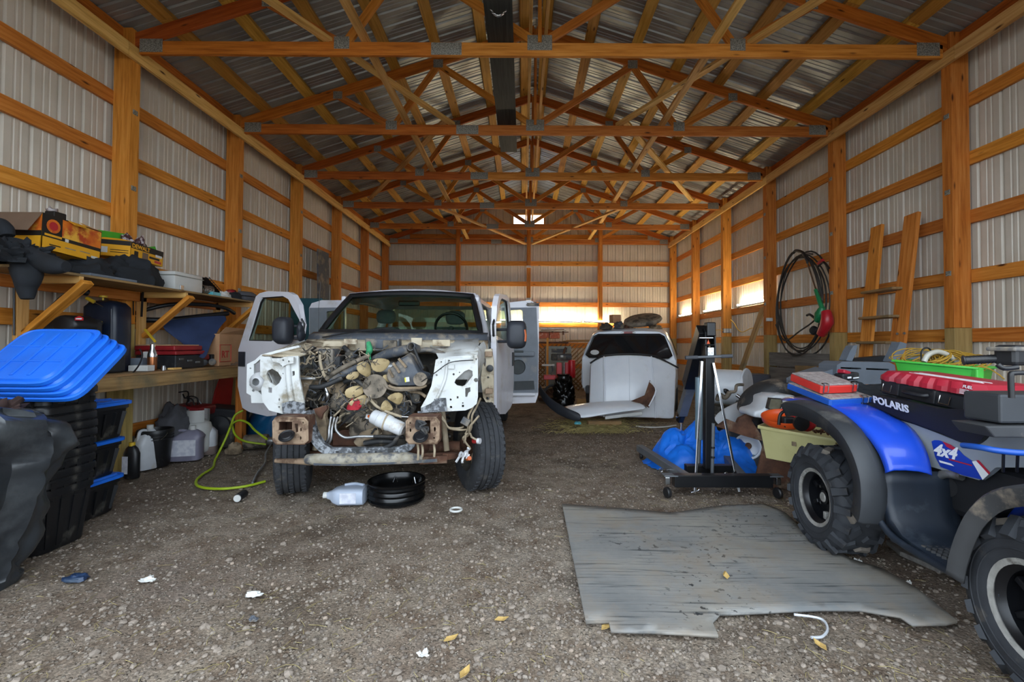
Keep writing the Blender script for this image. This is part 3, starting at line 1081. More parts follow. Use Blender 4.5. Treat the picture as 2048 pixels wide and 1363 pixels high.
mb.build('sun_band', 'trim_black', truck, smooth=50, solid=.003)
# pillars, roof
for a, b in ((bl, tl), (br, tr)):
 s_ = -1 if a.x < TX else 1
 mb = MB().tube([a + Vector((s_ * .05, .09, -.06)), a.lerp(b, .5) + Vector((s_ * .045, .09, 0)), b + Vector((s_ * .035, .08, .0))], [.045, .035, .035], 10)
 mb.build('windscreen_pillar', 'truck_paint', truck, smooth=50)
rows = []
for i in range(9):
 v = i / 8
 Y = 5.03 + v * 1.75
 w = .73 + .03 * math.sin(v * PI)
 row = []
 for j in range(13):
  u = j / 12 * 2 - 1
  z = 1.885 + .05 * (1 - u * u) + .05 * min(1, v * 2.5) - (.10 * abs(u) ** 6) - (.035 if i == 0 else 0)
  yy = Y - .10 * (1 - u * u) * (1 - v) ** 3
  if i == 0:
   q = screen(j / 12, 1.02)
   row.append((q.x + u * .03, q.y, q.z + .012))
   continue
  row.append((TX + u * w, yy, z))
 rows.append(row)
MB().grid(rows).build('roof', 'truck_paint', truck, smooth=60, solid=.03)
# back of the cab with its window, cab sides, sills
mb = MB()
op = [(TX - .78, .62), (TX + .78, .62), (TX + .78, 1.4), (TX + .74, 1.90), (TX - .74, 1.90), (TX - .78, 1.4)]
hole = [(TX - .72, 1.47), (TX + .72, 1.47), (TX + .69, 1.85), (TX - .69, 1.85)]
mb.plate(op, [hole], .06, fY(6.78))
mb.build('cab_back', 'truck_paint', truck)
mb = MB()
mb.plate(hole, [], .004, fY(6.78))
mb.build('rear_window', 'clear_glass', truck)
for s_ in (-1, 1):
 mb = MB()
 mb.tube([(TX + s_ * .90, 6.62, .62), (TX + s_ * .90, 6.62, 1.35), (TX + s_ * .74, 6.66, 1.86)], [.07, .07, .05], 8)
 mb.build('rear_pillar', 'truck_paint', truck, smooth=50)
 MB().box((TX + s_ * .86, 5.55, .60), (.14, 2.4, .12)).build('sill', 'truck_paint', truck, bevel=.02)
 MB().bar((TX + s_ * .735, 5.0, 1.83), (TX + s_ * .745, 6.7, 1.88), .05, .06).build('roof_rail', 'truck_paint', truck, bevel=.012)
MB().box((TX, 5.65, .60), (1.62, 2.3, .05)).build('cab_floor', 'interior_dark', truck)
# dashboard, wheel, seats
mb = MB()
prof = [(4.52, 1.30), (4.62, 1.40), (4.80, 1.405), (4.93, 1.34), (4.95, 1.15), (4.85, .95), (4.55, .95)]
mb.loft([[(TX + x, a, b) for a, b in prof] for x in (-.80, -.4, 0, .4, .80)])
mb.build('dashboard', 'interior_dark', truck, smooth=40, bevel=.01)
sw = P3(1340, 290, 5.15)
MB().tube([sw + Vector((math.cos(t) * .18, -math.sin(t) * .075, math.sin(t) * .165)) for t in [k * PI / 12 for k in range(24)]], .016, 8, closed=True).build('steering_wheel', 'trim_black', truck, smooth=60)
mb = MB().tube([sw, sw + Vector((0, -.25, -.12))], .03, 8)
mb.tube([sw + Vector((-.17, 0, 0)), sw, sw + Vector((.17, 0, 0))], .014, 6)
mb.build('steering_column', 'interior_dark', truck, smooth=50)
for k, (zx, zz) in enumerate(((945, 222), (1365, 228))):
 c = P3(zx, zz, 5.85)
 seat = MB()
 seat.loft([[(c.x + dx * w, c.y + dy, z) for dx, dy in ((-.5, .06), (-.42, -.05), (.42, -.05), (.5, .06), (.42, .12), (-.42, .12))] for z, w in ((.95, .46), (1.1, .52), (1.35, .50), (1.50, .40), (1.55, .30))])
 seat.box((c.x, c.y - .22, .92), (.50, .5, .16))
 so_ = seat.build('seat', 'interior_grey', truck, bevel=.03, smooth=60)
 hr = MB()
 hr.loft([[(c.x + math.cos(t) * .125 * w, c.y + math.sin(t) * .06 * w, c.z + dz) for t in [q * PI / 8 for q in range(16)]] for dz, w in ((-.085, .55), (-.07, .85), (-.02, 1), (.04, 1), (.075, .8), (.09, .45))])
 hr.build('headrest', 'interior_grey', so_, smooth=70)
MB().box(P3(1085, 140, 5.15), (.24, .03, .06)).build('rear_view_mirror', 'trim_black', truck, bevel=.012)
# cowl and firewall
mb = MB()
rows = []
for dz, dy in ((-.0, 0), (-.03, -.10), (-.09, -.13)):
 rows.append([screen(u / 12, 0) + Vector(((u / 12 - .5) * .14, dy, dz)) for u in range(13)])
mb.grid(rows)
mb.build('cowl_panel', 'dusty_slate', truck, smooth=50, solid=.012)
mb = MB()
rows = []
for dz, dy in ((-.075, -.12), (-.10, -.155), (-.17, -.16), (-.20, -.10)):
 rows.append([screen(u / 12, 0) + Vector(((u / 12 - .5) * .16, dy, dz)) for u in range(13)])
mb.grid(rows)
mb.build('cowl_beam', 'dirty_cream', truck, smooth=40, solid=.012)
MB().box((TX, 4.50, 1.0), (1.60, .03, .85)).build('firewall', 'engine_dark', truck)
for zx, zz, w, h in ((640, 385, .22, .05), (1280, 380, .16, .06), (1130, 372, .10, .07), (730, 372, .12, .05)):
 MB().box(P3(zx, zz, 4.12), (w, .02, h)).build('cowl_bracket', 'dirty_cream', truck, bevel=.006)
for s_ in (-1, 1):
 mb = MB()
 x = TX + s_ * .82
 rows = [[(x + s_ * .06, 4.62, 1.40), (x + s_ * .10, 4.62, 1.30), (x + s_ * .02, 4.62, .95), (x - s_ * .10, 4.6, .70)],
   [(x + s_ * .02, 4.1, 1.34), (x + s_ * .08, 4.1, 1.25), (x - s_ * .02, 4.1, .98), (x - s_ * .16, 4.1, .82)],
   [(x - s_ * .03, 3.68, 1.225), (x + s_ * .04, 3.68, 1.19), (x - s_ * .06, 3.68, .95), (x - s_ * .20, 3.68, .84)]]
 mb.grid(rows)
 mb.build('wheel_apron', 'apron_metal', truck, smooth=50, solid=.015, sub=2)
MB().grid([[P3(1120, 352, 4.30), P3(1300, 352, 4.36), P3(1505, 350, 4.42)], [P3(1235, 415, 4.2), P3(1380, 410, 4.2), P3(1508, 400, 4.2)], [P3(1262, 470, 3.68), P3(1380, 462, 3.67), P3(1500, 452, 3.66)], [P3(1235, 560, 3.72), P3(1250, 600, 3.72), P3(1500, 600, 3.70)]]).build('apron_top', 'apron_metal', truck, smooth=40, solid=.01)
MB().grid([[P3(490, 362, 4.42), P3(600, 362, 4.36), P3(680, 362, 4.30)], [P3(350, 400, 4.2), P3(430, 415, 4.2), P3(520, 425, 4.2)], [P3(195, 455, 3.68), P3(300, 462, 3.67), P3(405, 468, 3.66)]]).build('apron_top', 'dirty_cream', truck, smooth=40, solid=.01)
# remains of the left wing: the curved lip outside the headlamp panel
edge = [(30, 190), (60, 175), (110, 150), (170, 95), (330, 50), (550, 0), (560, 20), (340, 75), (190, 115), (120, 180), (100, 190), (100, 290), (85, 400), (130, 420), (150, 470), (200, 520), (232, 522), (230, 580), (75, 580), (70, 505), (25, 480)]
plateY(z4, 3.72, edge, [circle2(65, 232, 9), circle2(65, 400, 9), circle2(95, 455, 14)], .03).build('wing_lip', 'apron_metal', truck, bevel=.004)
# --- headlamp panels ------------------------------------------------
o = [(160, 112), (262, 118), (280, 160), (372, 178), (362, 130), (440, 112), (545, 108), (552, 330), (600, 560), (600, 690), (380, 690), (250, 655), (180, 560), (170, 440), (205, 350), (160, 305)]
h = [[(222, 290), (238, 255), (280, 235), (340, 270), (376, 330), (352, 380), (318, 407), (258, 375)], [(243, 424), (280, 426), (278, 480), (244, 476)], [(480, 262), (506, 258), (508, 300), (484, 312)],
     circle2(388, 150, 11), circle2(452, 162, 9), circle2(452, 235, 9), circle2(350, 622, 10), [(346, 535), (360, 535), (360, 560), (346, 560)], circle2(375, 205, 7), circle2(390, 285, 6)]
hp = plateY(z4, 3.64, o, h, .02).build('headlamp_panel', 'apron_metal', truck, bevel=.003)
plateY(z4, 3.625, [(372, 585), (470, 560), (600, 585), (602, 690), (385, 688)], [], .012).build('panel_foot', 'speckled_steel', hp, bevel=.002)
plateY(z4, 3.60, [(272, 130), (372, 130), (405, 118), (500, 120), (500, 180), (440, 190), (390, 215), (360, 180), (290, 165)], [circle2(395, 150, 10), circle2(452, 162, 9)], .03).build('lamp_bracket', 'apron_metal', hp, bevel=.004)
MB().tube([P4(430, 130, 3.62), P4(440, 350, 3.62), P4(470, 560, 3.62)], .022, 8, smooth=4).build('pressed_rib', 'apron_metal', hp, smooth=60)
mb = MB().lathe([(0, -.03), (.06, -.02), (.085, .02), (.07, .07), (.03, .1)], 20, axis_m(P4(180, 360, 3.75), (0, -1, 0)))
mb.build('headlamp_bulb_cup', 'bottle_white', truck, smooth=50)
o = [(690, 130), (740, 115), (1040, 120), (1040, 88), (1065, 88), (1072, 130), (1072, 470), (1060, 530), (1020, 565), (960, 590), (560, 612), (556, 560), (600, 485), (650, 370), (672, 250)]
h = [[(858, 340), (870, 310), (950, 235), (990, 218), (1022, 232), (1026, 275), (960, 358), (930, 372), (880, 362)], [(957, 388), (1003, 380), (1004, 420), (985, 430), (975, 468), (957, 466)], circle2(1055, 315, 20),
     circle2(740, 150, 7), circle2(812, 140, 9), circle2(852, 263, 10), circle2(698, 270, 9), circle2(905, 245, 6), circle2(1058, 125, 9), circle2(825, 492, 10), circle2(828, 560, 12), [(880, 462), (896, 462), (896, 482), (880, 482)], [(926, 540), (946, 540), (946, 560), (926, 560)], circle2(935, 523, 7), circle2(680, 492, 6), circle2(738, 215, 5)]
hp2 = plateY(z5, 3.64, o, h, .02).build('headlamp_panel', 'apron_metal', truck, bevel=.003)
plateY(z5, 3.625, [(560, 565), (640, 530), (700, 480), (780, 478), (790, 598), (560, 612)], [circle2(625, 550, 6)], .012).build('panel_foot', 'speckled_steel', hp2, bevel=.002)
MB().tube([P5(790, 130, 3.625), P5(775, 300, 3.625), P5(700, 480, 3.62)], .012, 8, smooth=4).build('pressed_rib', 'apron_metal', hp2, smooth=60)
MB().box(P5(830, 195, 3.625), (.05, .02, .035)).build('clip_bracket', 'apron_metal', hp2, bevel=.003)
MB().tube([P5(470, 400, 3.72), P5(560, 330, 3.66), P5(680, 250, 3.60), P5(800, 165, 3.59), P5(900, 143, 3.6), P5(1030, 135, 3.6)], .004, 6, smooth=5).build('bonnet_cable', 'trim_black', truck, smooth=60)
# hinge post on the driver's side
o = [(1130, 40), (1200, 30), (1215, 150), (1215, 545), (1150, 520), (1120, 470), (1100, 300)]
plateY(z5, 4.30, o, [circle2(1135, 150, 12, ry=40), circle2(1165, 290, 10), circle2(1165, 390, 10), circle2(1160, 480, 14)], .05).build('hinge_post', 'dirty_cream', truck, bevel=.004)
for zx, zz in ((1170, 80), (1172, 415)):
 MB().box(P5(zx, zz, 4.26), (.07, .05, .05)).build('door_hinge', 'rusty_plate', truck, bevel=.006)
MB().cyl(P5(1180, 210, 4.22), P5(1180, 210, 4.27), .033, 16).build('grommet', 'trim_black', truck, bevel=.004, smooth=40)
# --- lower front: U-shaped radiator carrier, cross tube, frame horns --
u_out = [z4(*p) for p in ((595, 690), (690, 660), (700, 600), (640, 520))]
mb = MB()
path = [P4(640, 660, 3.62), P4(680, 860, 3.60), P4(760, 1000, 3.58), P4(860, 1072, 3.58), P5(0, 965, 3.58), P5(350, 960, 3.58), P5(470, 900, 3.60), P5(530, 720, 3.62), P5(545, 600, 3.64)]
mb.tube(path[:4], .045, 4, smooth=4)
c = mb.build('radiator_carrier', 'speckled_steel', truck)
mb = MB().bar(P4(850, 1072, 3.58), P5(370, 960, 3.58), .05, .065)
mb.build('carrier_crossbar', 'speckled_steel', truck, bevel=.006)
for zx in (930, 1250, 1320):
 MB().box(P4(zx, 1076, 3.552), (.022 if zx == 930 else .012, .004, .012)).build('slot', 'trim_black', truck)
mb = MB().tube(path[5:9], [.04, .035, .022, .018], 6, smooth=4)
mb.build('carrier_arm', 'speckled_steel', truck, smooth=40)
mb = MB()
mb.tube([P4(640, 1150, 3.60), P4(720, 1150, 3.56), P4(1000, 1150, 3.54), P5(200, 1030, 3.54), P5(420, 1020, 3.56), P5(560, 1030, 3.6)], [.04, .045, .047, .047, .043, .028], 12, smooth=4)
mb.build('cross_tube', 'speckled_mud', truck, smooth=60)
mb = MB().tube([P4(310, 1165, 3.70), P4(500, 1170, 3.66), P4(660, 1175, 3.62)], [.018, .022, .03], 8)
mb.build('cross_tube_end', 'rusty_plate', truck, smooth=50)
mb = MB().bar(P5(540, 1045, 3.60), P5(790, 1035, 3.72), .03, .06).bar(P5(770, 1010, 3.75), P5(920, 995, 3.95), .05, .05)
mb.build('track_bar', 'rust_dark', truck, bevel=.006)
MB().tube([P4(700, 1195, 3.53), P4(1100, 1200, 3.51), P5(150, 1068, 3.51), P5(420, 1062, 3.53), P5(700, 1045, 3.58)], .014, 6, smooth=4).build('lower_seam', 'dusty_slate', truck, smooth=50)
for z, o, hs, hx in ((z4, [(290, 765), (310, 735), (600, 740), (628, 770), (630, 960), (600, 985), (310, 985), (290, 960)], [[(505, 790), (540, 790), (540, 870), (515, 880)], circle2(590, 780, 8), circle2(568, 850, 10, ry=20), circle2(565, 935, 9, ry=18), [(345, 770), (480, 770), (480, 850), (345, 855)]], (420, 915)),
                     (z5, [(425, 690), (450, 660), (690, 660), (715, 690), (712, 850), (690, 880), (450, 885), (425, 860)], [circle2(460, 770, 8, ry=18), circle2(458, 705, 7), circle2(680, 760, 10, ry=22), circle2(675, 840, 8), [(590, 680), (640, 680), (640, 800), (590, 790)]], (550, 830))):
 fp = plateY(z, 3.45, o, hs, .012).build('bumper_plate', 'rusty_plate', truck, bevel=.003)
 q = [z(*p) for p in o]
 cx, cy = sum(p[0] for p in q) / len(q), sum(p[1] for p in q) / len(q)
 c = atY(cx, cy, 3.45)
 mb = MB()
 mb.tube([atY(*p, 3.45) for p in q], .010, 6, closed=True)
 mb.build('plate_rim', 'rusty_plate', fp, smooth=50)
 mb = MB()
 w, h2 = .11, .10
 mb.box((c.x - w, 3.53, c.z), (.01, .16, .19)).box((c.x + w, 3.53, c.z), (.01, .16, .19)).box((c.x, 3.53, c.z + h2), (.22, .16, .01)).box((c.x, 3.53, c.z - h2), (.22, .16, .01)).box((c.x, 3.61, c.z), (.22, .01, .19))
 mb.build('frame_horn', 'rust_dark', truck)
 hc = atY(*z(*hx), 3.40)
 mb = MB().lathe([(0, .012), (.035, .012), (.04, .006), (.052, .012), (.058, 0), (.052, -.012), (.03, -.016), (0, -.016)], 24, axis_m(hc, (0, -.55, .83)))
 mb.build('horn_disc', 'trim_black', truck, smooth=40)
 rx = c.x
 MB().bar((rx, 3.58, c.z), (rx + (.05 if rx < TX else -.05), 8.6, c.z + .02), .07, .17).build('frame_rail', 'rust_dark', truck, bevel=.01)
mb = MB()
for k in range(6):
 mb.tube(wander(P5(520, 690, 3.44), P5(600, 800, 3.40), 4, .03, k), .012, 5, smooth=3)
mb.build('coiled_lead', 'dusty_black', truck, smooth=50)
# tow hook stem and bits below the driver-side plate
for a, b in ((520, 1040), (560, 1010), (668, 1010)):
 MB().tube([P5(a, 880, 3.55), P5(a + 10, 950, 3.5), P5(a + 6, b, 3.52)], .009, 6, smooth=3).build('bracket_strap', 'wire_beige', truck, smooth=50)
# --- axle, springs, wheels ------------------------------------------
ax = Vector((TX, 4.16, .41))
mb = MB().tube([(TX - .68, 4.16, .41), (TX - .3, 4.16, .40), (TX + .3, 4.16, .40), (TX + .68, 4.16, .41)], .05, 10)
mb.build('front_axle', 'rust_dark', truck, smooth=50)
mb = MB().lathe([(0, -.12), (.09, -.10), (.13, -.02), (.13, .05), (.07, .11), (0, .12)], 18, axis_m((TX + .28, 4.16, .43), (0, -1, 0)))
mb.build('differential', 'rust_dark', truck, smooth=50)
for s_ in (-1, 1):
 mb = MB()
 pts_ = [(TX + s_ * .52 + math.cos(t) * .065, 4.16 + math.sin(t) * .065, .5 + t / (2 * PI) * .075) for t in [k * PI / 6 for k in range(48)]]
 mb.tube(pts_, .011, 6)
 mb.build('coil_spring', 'dusty_black', truck, smooth=60)
 MB().cyl((TX + s_ * .58, 4.02, .40), (TX + s_ * .50, 4.1, .95), .025, 10).build('shock_absorber', 'wire_beige', truck, smooth=40)
def truck_wheel(x, y, steer, inner):
 rootm = Matrix.Translation((x, y, .40)) @ Matrix.Rotation(steer, 4, 'Z') @ Matrix.Rotation(PI / 2, 4, 'Y')
 prof = [(.225, -.125), (.26, -.135), (.33, -.140), (.375, -.128), (.394, -.112)]
 nrib = 5
 for k in range(nrib):
  a = -.108 + k * .0445
  prof += [(.398, a), (.398, a + .034), (.388, a + .037), (.388, a + .0415)]
 prof += [(.394, .112), (.375, .128), (.33, .140), (.26, .135), (.225, .125)]
 t = MB().lathe(prof, 56, rootm).build('tyre', 'rubber_tyre', truck, smooth=35)
 # tread sipes: raised blocks along the shoulders
 blk = MB().box((0, 0, 0), (.034, .03, .012), rot=(0, 0, .25)).mesh('tread_block', 'rubber_tyre')
 for k in range(44 if y < 6 else 0):
  for r_ in (-1, 0, 1):
   a = 2 * PI * (k + (.5 if r_ > 0 else 0)) / 44
   o = bpy.data.objects.new('tread_block', blk)
   COL.objects.link(o)
   o.parent = t
   m_ = wm(t).inverted() @ rootm @ Matrix.Rotation(a, 4, 'Z') @ Matrix.Translation((.397, 0, r_ * .098)) @ Matrix.Rotation(PI / 2, 4, 'Y') @ Matrix.Rotation(PI / 2, 4, 'Z') @ Matrix.Rotation(PI / 2, 4, 'Z')
   o.matrix_basis = m_
 rim = MB().lathe([(.228, -.125), (.222, -.11), (.205, -.09), (.19, 0), (.20, .08), (.222, .11), (.228, .125)], 32, rootm)
 rim.build('wheel_rim', 'alloy' if not inner else 'engine_dark', truck, smooth=40)
 sgn = -1 if x < TX else 1
 d = Matrix.Translation((0, 0, 0))
 disc = MB().lathe([(.19, sgn * .06), (.14, sgn * .075), (.07, sgn * .06), (.06, sgn * .09), (0, sgn * .09)], 28, rootm)
 disc.build('wheel_disc', 'alloy', truck, smooth=40)
 MB().lathe([(.165, -sgn * .05), (.165, -sgn * .03), (.07, -sgn * .03), (.07, -sgn * .07), (0, -sgn * .07)], 28, rootm).build('brake_rotor', 'rust_dark', truck, smooth=40)
 k = rootm @ Vector((.04, -.15, -sgn * .05))
 MB().box(rootm @ Vector((.10, -.13, -sgn * .06)), (.08, .10, .13)).build('brake_caliper', 'rusty_plate', truck, bevel=.02)
 MB().tube([rootm @ Vector((0, 0, -sgn * .09)), (x - sgn * .14, y + .0, .41)], .06, 10).build('steering_knuckle', 'rust_dark', truck, smooth=50)
 return t
ST = R(22)
truck_wheel(-2.07, 4.16, ST, 0)
truck_wheel(-.42, 4.28, R(25), 1)
for x in (-2.09, -.40):
 truck_wheel(x, 8.0, 0, 0)
MB().cyl((TX - .75, 8.0, .40), (TX + .75, 8.0, .40), .06, 10).build('rear_axle', 'rust_dark', truck, smooth=50)
MB().tube([(-2.0, 4.02, .38), (TX, 3.98, .36), (-.5, 4.02, .38)], .018, 8).build('tie_rod', 'rust_dark', truck, smooth=50)
mb = MB()
for k, (a, b) in enumerate((((700, 610), (980, 760)), ((720, 610), (940, 740)), ((1060, 480), (960, 800)), ((1095, 480), (990, 790)), ((1080, 640), (965, 830)), ((960, 800), (1000, 940)), ((975, 800), (945, 880)), ((1000, 800), (1080, 860)))):
 q0, q1 = P5(*a, 3.72), P5(*b, 3.80)
 mid = (q0 + q1) / 2 + Vector((-.02, -.02, -.06 if k < 2 else 0))
 MB().tube([q0, q0.lerp(mid, .6), mid, mid.lerp(q1, .6) + Vector((.01, 0, -.01)), q1], .009, 6, smooth=3).build('brake_line', 'wire_beige', truck, smooth=60)
MB().box(P5(960, 690, 3.75), (.07, .05, .06), rot=(0, .5, 0)).build('connector', 'dusty_slate', truck, bevel=.006)
mb = MB().cyl(P5(1030, 868, 3.80), P5(1068, 868, 3.78), .022, 12)
mb.build('abs_plug', 'red_lens', truck, smooth=40)
MB().cyl(P5(1068, 868, 3.78), P5(1092, 870, 3.77), .024, 12).build('abs_plug_cap', 'bottle_white', truck, smooth=40)
mb = MB()
for k in range(7):
 a = P5(970, 960, 3.82)
 mb.tube(wander(a, a + Vector((random.uniform(-.09, .07), -.05, random.uniform(-.1, .06))), 3, .025, 40 + k), .010, 5, smooth=3)
mb.build('loose_connectors', 'bottle_white', truck, smooth=50)
MB().cyl(P5(975, 1030, 3.80), P5(995, 1025, 3.76), .018, 10).build('amber_bulb', 'amber', truck, smooth=40)
# pickup bed behind the cab
for s_ in (-1, 1):
 mb = MB().grid([[(TX + s_ * .98, y, z) for y in (6.90, 7.45, 7.6, 8.0, 8.4, 8.55, 9.0)] for z in (.62, .9, 1.30)])
 mb = MB().plate([(6.90, .62), (7.52, .62), (7.60, .80), (7.78, .92), (8.22, .92), (8.40, .80), (8.48, .62), (9.0, .62), (9.0, 1.30), (6.90, 1.30)], [], .05, lambda a, b, c: Vector((TX + s_ * (.96 + c), a, b)))
 mb.build('bed_side', 'truck_paint', truck, bevel=.01)
MB().box((TX, 6.92, .98), (1.88, .04, .62)).build('bed_front', 'truck_paint', truck, bevel=.01)
MB().box((TX, 7.95, .70), (1.88, 2.0, .03)).build('bed_floor', 'dusty_slate', truck)
MB().box((TX, 9.0, .97), (1.88, .05, .6)).build('tailgate', 'truck_paint', truck, bevel=.01)
# --- engine bay -----------------------------------------------------
def blob(name, c, size, mat, rot=(0, 0, 0), bev=.02, parent=None):
 return MB().box(c, size, rot=rot).build(name, mat, parent or truck, bevel=bev, smooth=50)
blob('engine_block', (TX + .02, 4.12, .78), (.56, .42, .52), 'engine_grime', bev=.05)
blob('valve_cover', (TX - .22, 4.10, 1.06), (.20, .46, .12), 'engine_grime', (0, .35, 0), .03)
blob('valve_cover', (TX + .26, 4.10, 1.06), (.20, .46, .12), 'engine_grime', (0, -.35, 0), .03)
blob('intake_manifold', (TX + .02, 4.1, 1.12), (.34, .42, .12), 'alloy', bev=.04)
blob('oil_pan', (TX + .05, 4.1, .5), (.40, .4, .14), 'engine_dark', bev=.04)
bt = blob('battery', P4(850, 180, 3.98), (.13, .16, .25), 'dusty_slate', bev=.012)
blob('battery_cap', P4(850, 85, 3.98), (.12, .15, .02), 'dusty_black', bev=.006, parent=bt)
fb = blob('fuse_box', P3(930, 385, 4.02), (.30, .10, .09), 'dusty_slate', bev=.012)
blob('fuse_box_lid', P3(975, 392, 3.99), (.12, .09, .085), 'engine_grime', bev=.01, parent=fb)
blob('relay_box', P4(930, 180, 3.96), (.09, .1, .12), 'dusty_black', bev=.01)
sh = plateY(z4, 3.98, [(640, 300), (770, 280), (760, 520), (740, 640), (620, 600), (650, 440)], [], .03).build('fan_shroud_piece', 'engine_dark', truck, bevel=.006)
mb = MB().tube([P4(815, 430, 3.86), P4(835, 500, 3.85), P4(825, 570, 3.86)], [.015, .022, .015], 10, smooth=3)
mb.build('pipe_sleeve', 'bright_steel', truck, smooth=60)
# green bracket behind the passenger headlamp panel
plateY(z4, 3.78, [(545, 300), (690, 320), (690, 345), (620, 480), (600, 560), (570, 420)], [], .015).build('bracket', 'mud_tan', truck, bevel=.004)
blob('bracket', P4(620, 335, 3.74), (.16, .03, .02), 'alloy', bev=.004)
# fan: hub and blades scattered as in the picture
hubp = P4(1320, 415, 3.74)
hub = MB().lathe([(0, -.07), (.018, -.07), (.022, -.05), (.045, -.048), (.05, -.03), (.058, -.03), (.062, -.042), (.082, -.036), (.095, -.01), (.098, .03), (0, .03)], 28, axis_m(hubp, (.05, -1, .1))).build('fan_clutch', 'engine_grime', truck, smooth=40)
for k in range(10):
 a = 2 * PI * k / 10
 m_ = axis_m(hubp, (.05, -1, .1))
 MB().bar(m_ @ Vector((math.cos(a) * .05, math.sin(a) * .05, -.046)), m_ @ Vector((math.cos(a) * .094, math.sin(a) * .094, -.03)), .007, .02, (0, 1, 0)).build('cooling_fin', 'alloy', hub)
fan = [((1200, 235), 110, 2.2), ((1340, 200), 120, .9), ((1100, 300), 60, 2.9), ((1120, 480), 100, 3.4), ((1150, 560), 90, 4.2)]
def blade(Y, z, pts, nm='fan_blade', mat='fan_tan'):
 """A cupped fan blade from its outline."""
 q = [atY(*z(*p), Y) for p in pts]
 c = sum(q, Vector()) / len(q)
 mb = MB()
 rows = []
 for t in (1.0, .66, .33, .02):
  rows.append([c + (p - c) * t * 1.22 + Vector((0, -.02 + .9 * (p.x - c.x) * t + .5 * abs(p.z - c.z) * t, 0)) for p in q])
 mb.grid(rows, True)
 return mb.build(nm, mat, truck, smooth=60, solid=.006, sub=1)
blade(3.74, z4, [(1150, 215), (1165, 180), (1210, 170), (1245, 200), (1255, 270), (1235, 325), (1190, 290), (1160, 260)])
blade(3.74, z5, [(125, 150), (160, 122), (220, 130), (260, 150), (225, 210), (190, 240), (130, 225)])
blade(3.74, z4, [(1045, 310), (1080, 275), (1130, 265), (1145, 300), (1110, 345), (1050, 340)])
blade(3.70, z4, [(1042, 460), (1065, 430), (1120, 415), (1165, 425), (1185, 470), (1150, 505), (1090, 525), (1050, 520)])
blade(3.72, z4, [(1085, 560), (1140, 530), (1195, 500), (1215, 540), (1190, 600), (1130, 610), (1085, 595)])
blade(3.68, z5, [(265, 470), (320, 430), (375, 445), (382, 480), (350, 545), (325, 520), (290, 490)])
blade(3.68, z5, [(205, 560), (220, 510), (245, 500), (285, 560), (288, 590), (240, 595), (210, 580)])
blade(3.76, z5, [(215, 290), (235, 260), (285, 290), (300, 340), (240, 330)])
# pulley on the lower right of the fan
pl = MB().lathe([(0, -.03), (.03, -.03), (.035, -.01), (.085, -.01), (.095, -.025), (.10, 0), (.095, .025), (0, .025)], 28, axis_m(P5(345, 545, 3.86), (0, -1, 0))).build('pulley', 'engine_grime', truck, smooth=35)
MB().tube([P5(345, 545, 3.85) + Vector((math.cos(t) * .1, 0, math.sin(t) * .1)) for t in [k * PI / 14 for k in range(28)]], .008, 6, closed=True).build('belt', 'trim_black', truck, smooth=60)
for zx, zz, r_ in ((0, 380, .06), (620, 690, .0)):
 if r_:
  MB().lathe([(0, -.02), (r_, -.02), (r_, .02), (0, .02)], 20, axis_m(P5(zx, zz, 3.9), (0, -1, 0))).build('pulley', 'engine_grime', truck, smooth=35)
MB().lathe([(0, -.04), (.04, -.04), (.06, -.02), (.065, .05), (0, .06)], 20, axis_m(P4(1050, 700, 3.95), (0, -1, 0))).build('alternator', 'engine_dark', truck, smooth=35)
blob('water_pump', P4(970, 560, 3.92), (.14, .16, .16), 'engine_grime', (.2, .4, .1), .03)
blob('compressor', P5(440, 570, 3.95), (.12, .12, .12), 'dusty_slate', (0, .6, .2), .03)
blob('bracket', P4(920, 420, 3.90), (.16, .1, .13), 'mud_tan', (0, .3, .1), .03)
blob('bracket', P5(510, 470, 3.80), (.07, .06, .10), 'engine_dark', (0, .2, 0), .012)
# air box, tilted
qo = [(215, 280), (240, 215), (330, 130), (430, 72), (470, 100), (500, 160), (540, 240), (600, 260), (630, 310), (600, 360), (540, 380), (330, 385), (260, 360), (225, 320)]
mbx = MB()
c = [P5(*p, 3.70) for p in qo]
cc = sum(c, Vector()) / len(c)
mbx.loft([[cc + (p - cc) * s_ + Vector((0, dy, 0)) for p in c] for dy, s_ in ((.16, .96), (.13, 1.03), (.115, 1.03), (.11, .97), (.02, .92), (0, .84))])
abox = mbx.build('air_box', 'dusty_slate', truck, bevel=.006, smooth=40)
mb = MB().lathe([(.0, -.012), (.018, -.012), (.02, -.02), (.035, -.02), (.037, -.008), (.052, -.006), (.056, .03), (0, .03)], 26, axis_m(P5(555, 310, 3.69), (0, -1, .1)))
mb.build('air_inlet', 'engine_grime', abox, smooth=35)
MB().tube([P5(x, y, 3.69) for x, y in ((260, 365), (330, 390), (540, 385), (605, 362))], .012, 8, smooth=4).build('box_flange', 'mud_tan', abox, smooth=50)
for a, b in (((300, 160), (360, 250)), ((350, 120), (420, 200)), ((260, 220), (300, 290))):
 MB().bar(P5(*a, 3.685), P5(*b, 3.685), .012, .02).build('box_rib', 'mud_tan', abox, bevel=.003)
MB().box(P5(432, 310, 3.672), (.030, .003, .038), rot=(0, -.15, 0)).build('label', 'paper_white', abox)
MB().box(P5(412, 315, 3.671), (.010, .003, .036), rot=(0, -.15, 0)).build('label', 'yellow_label', abox)
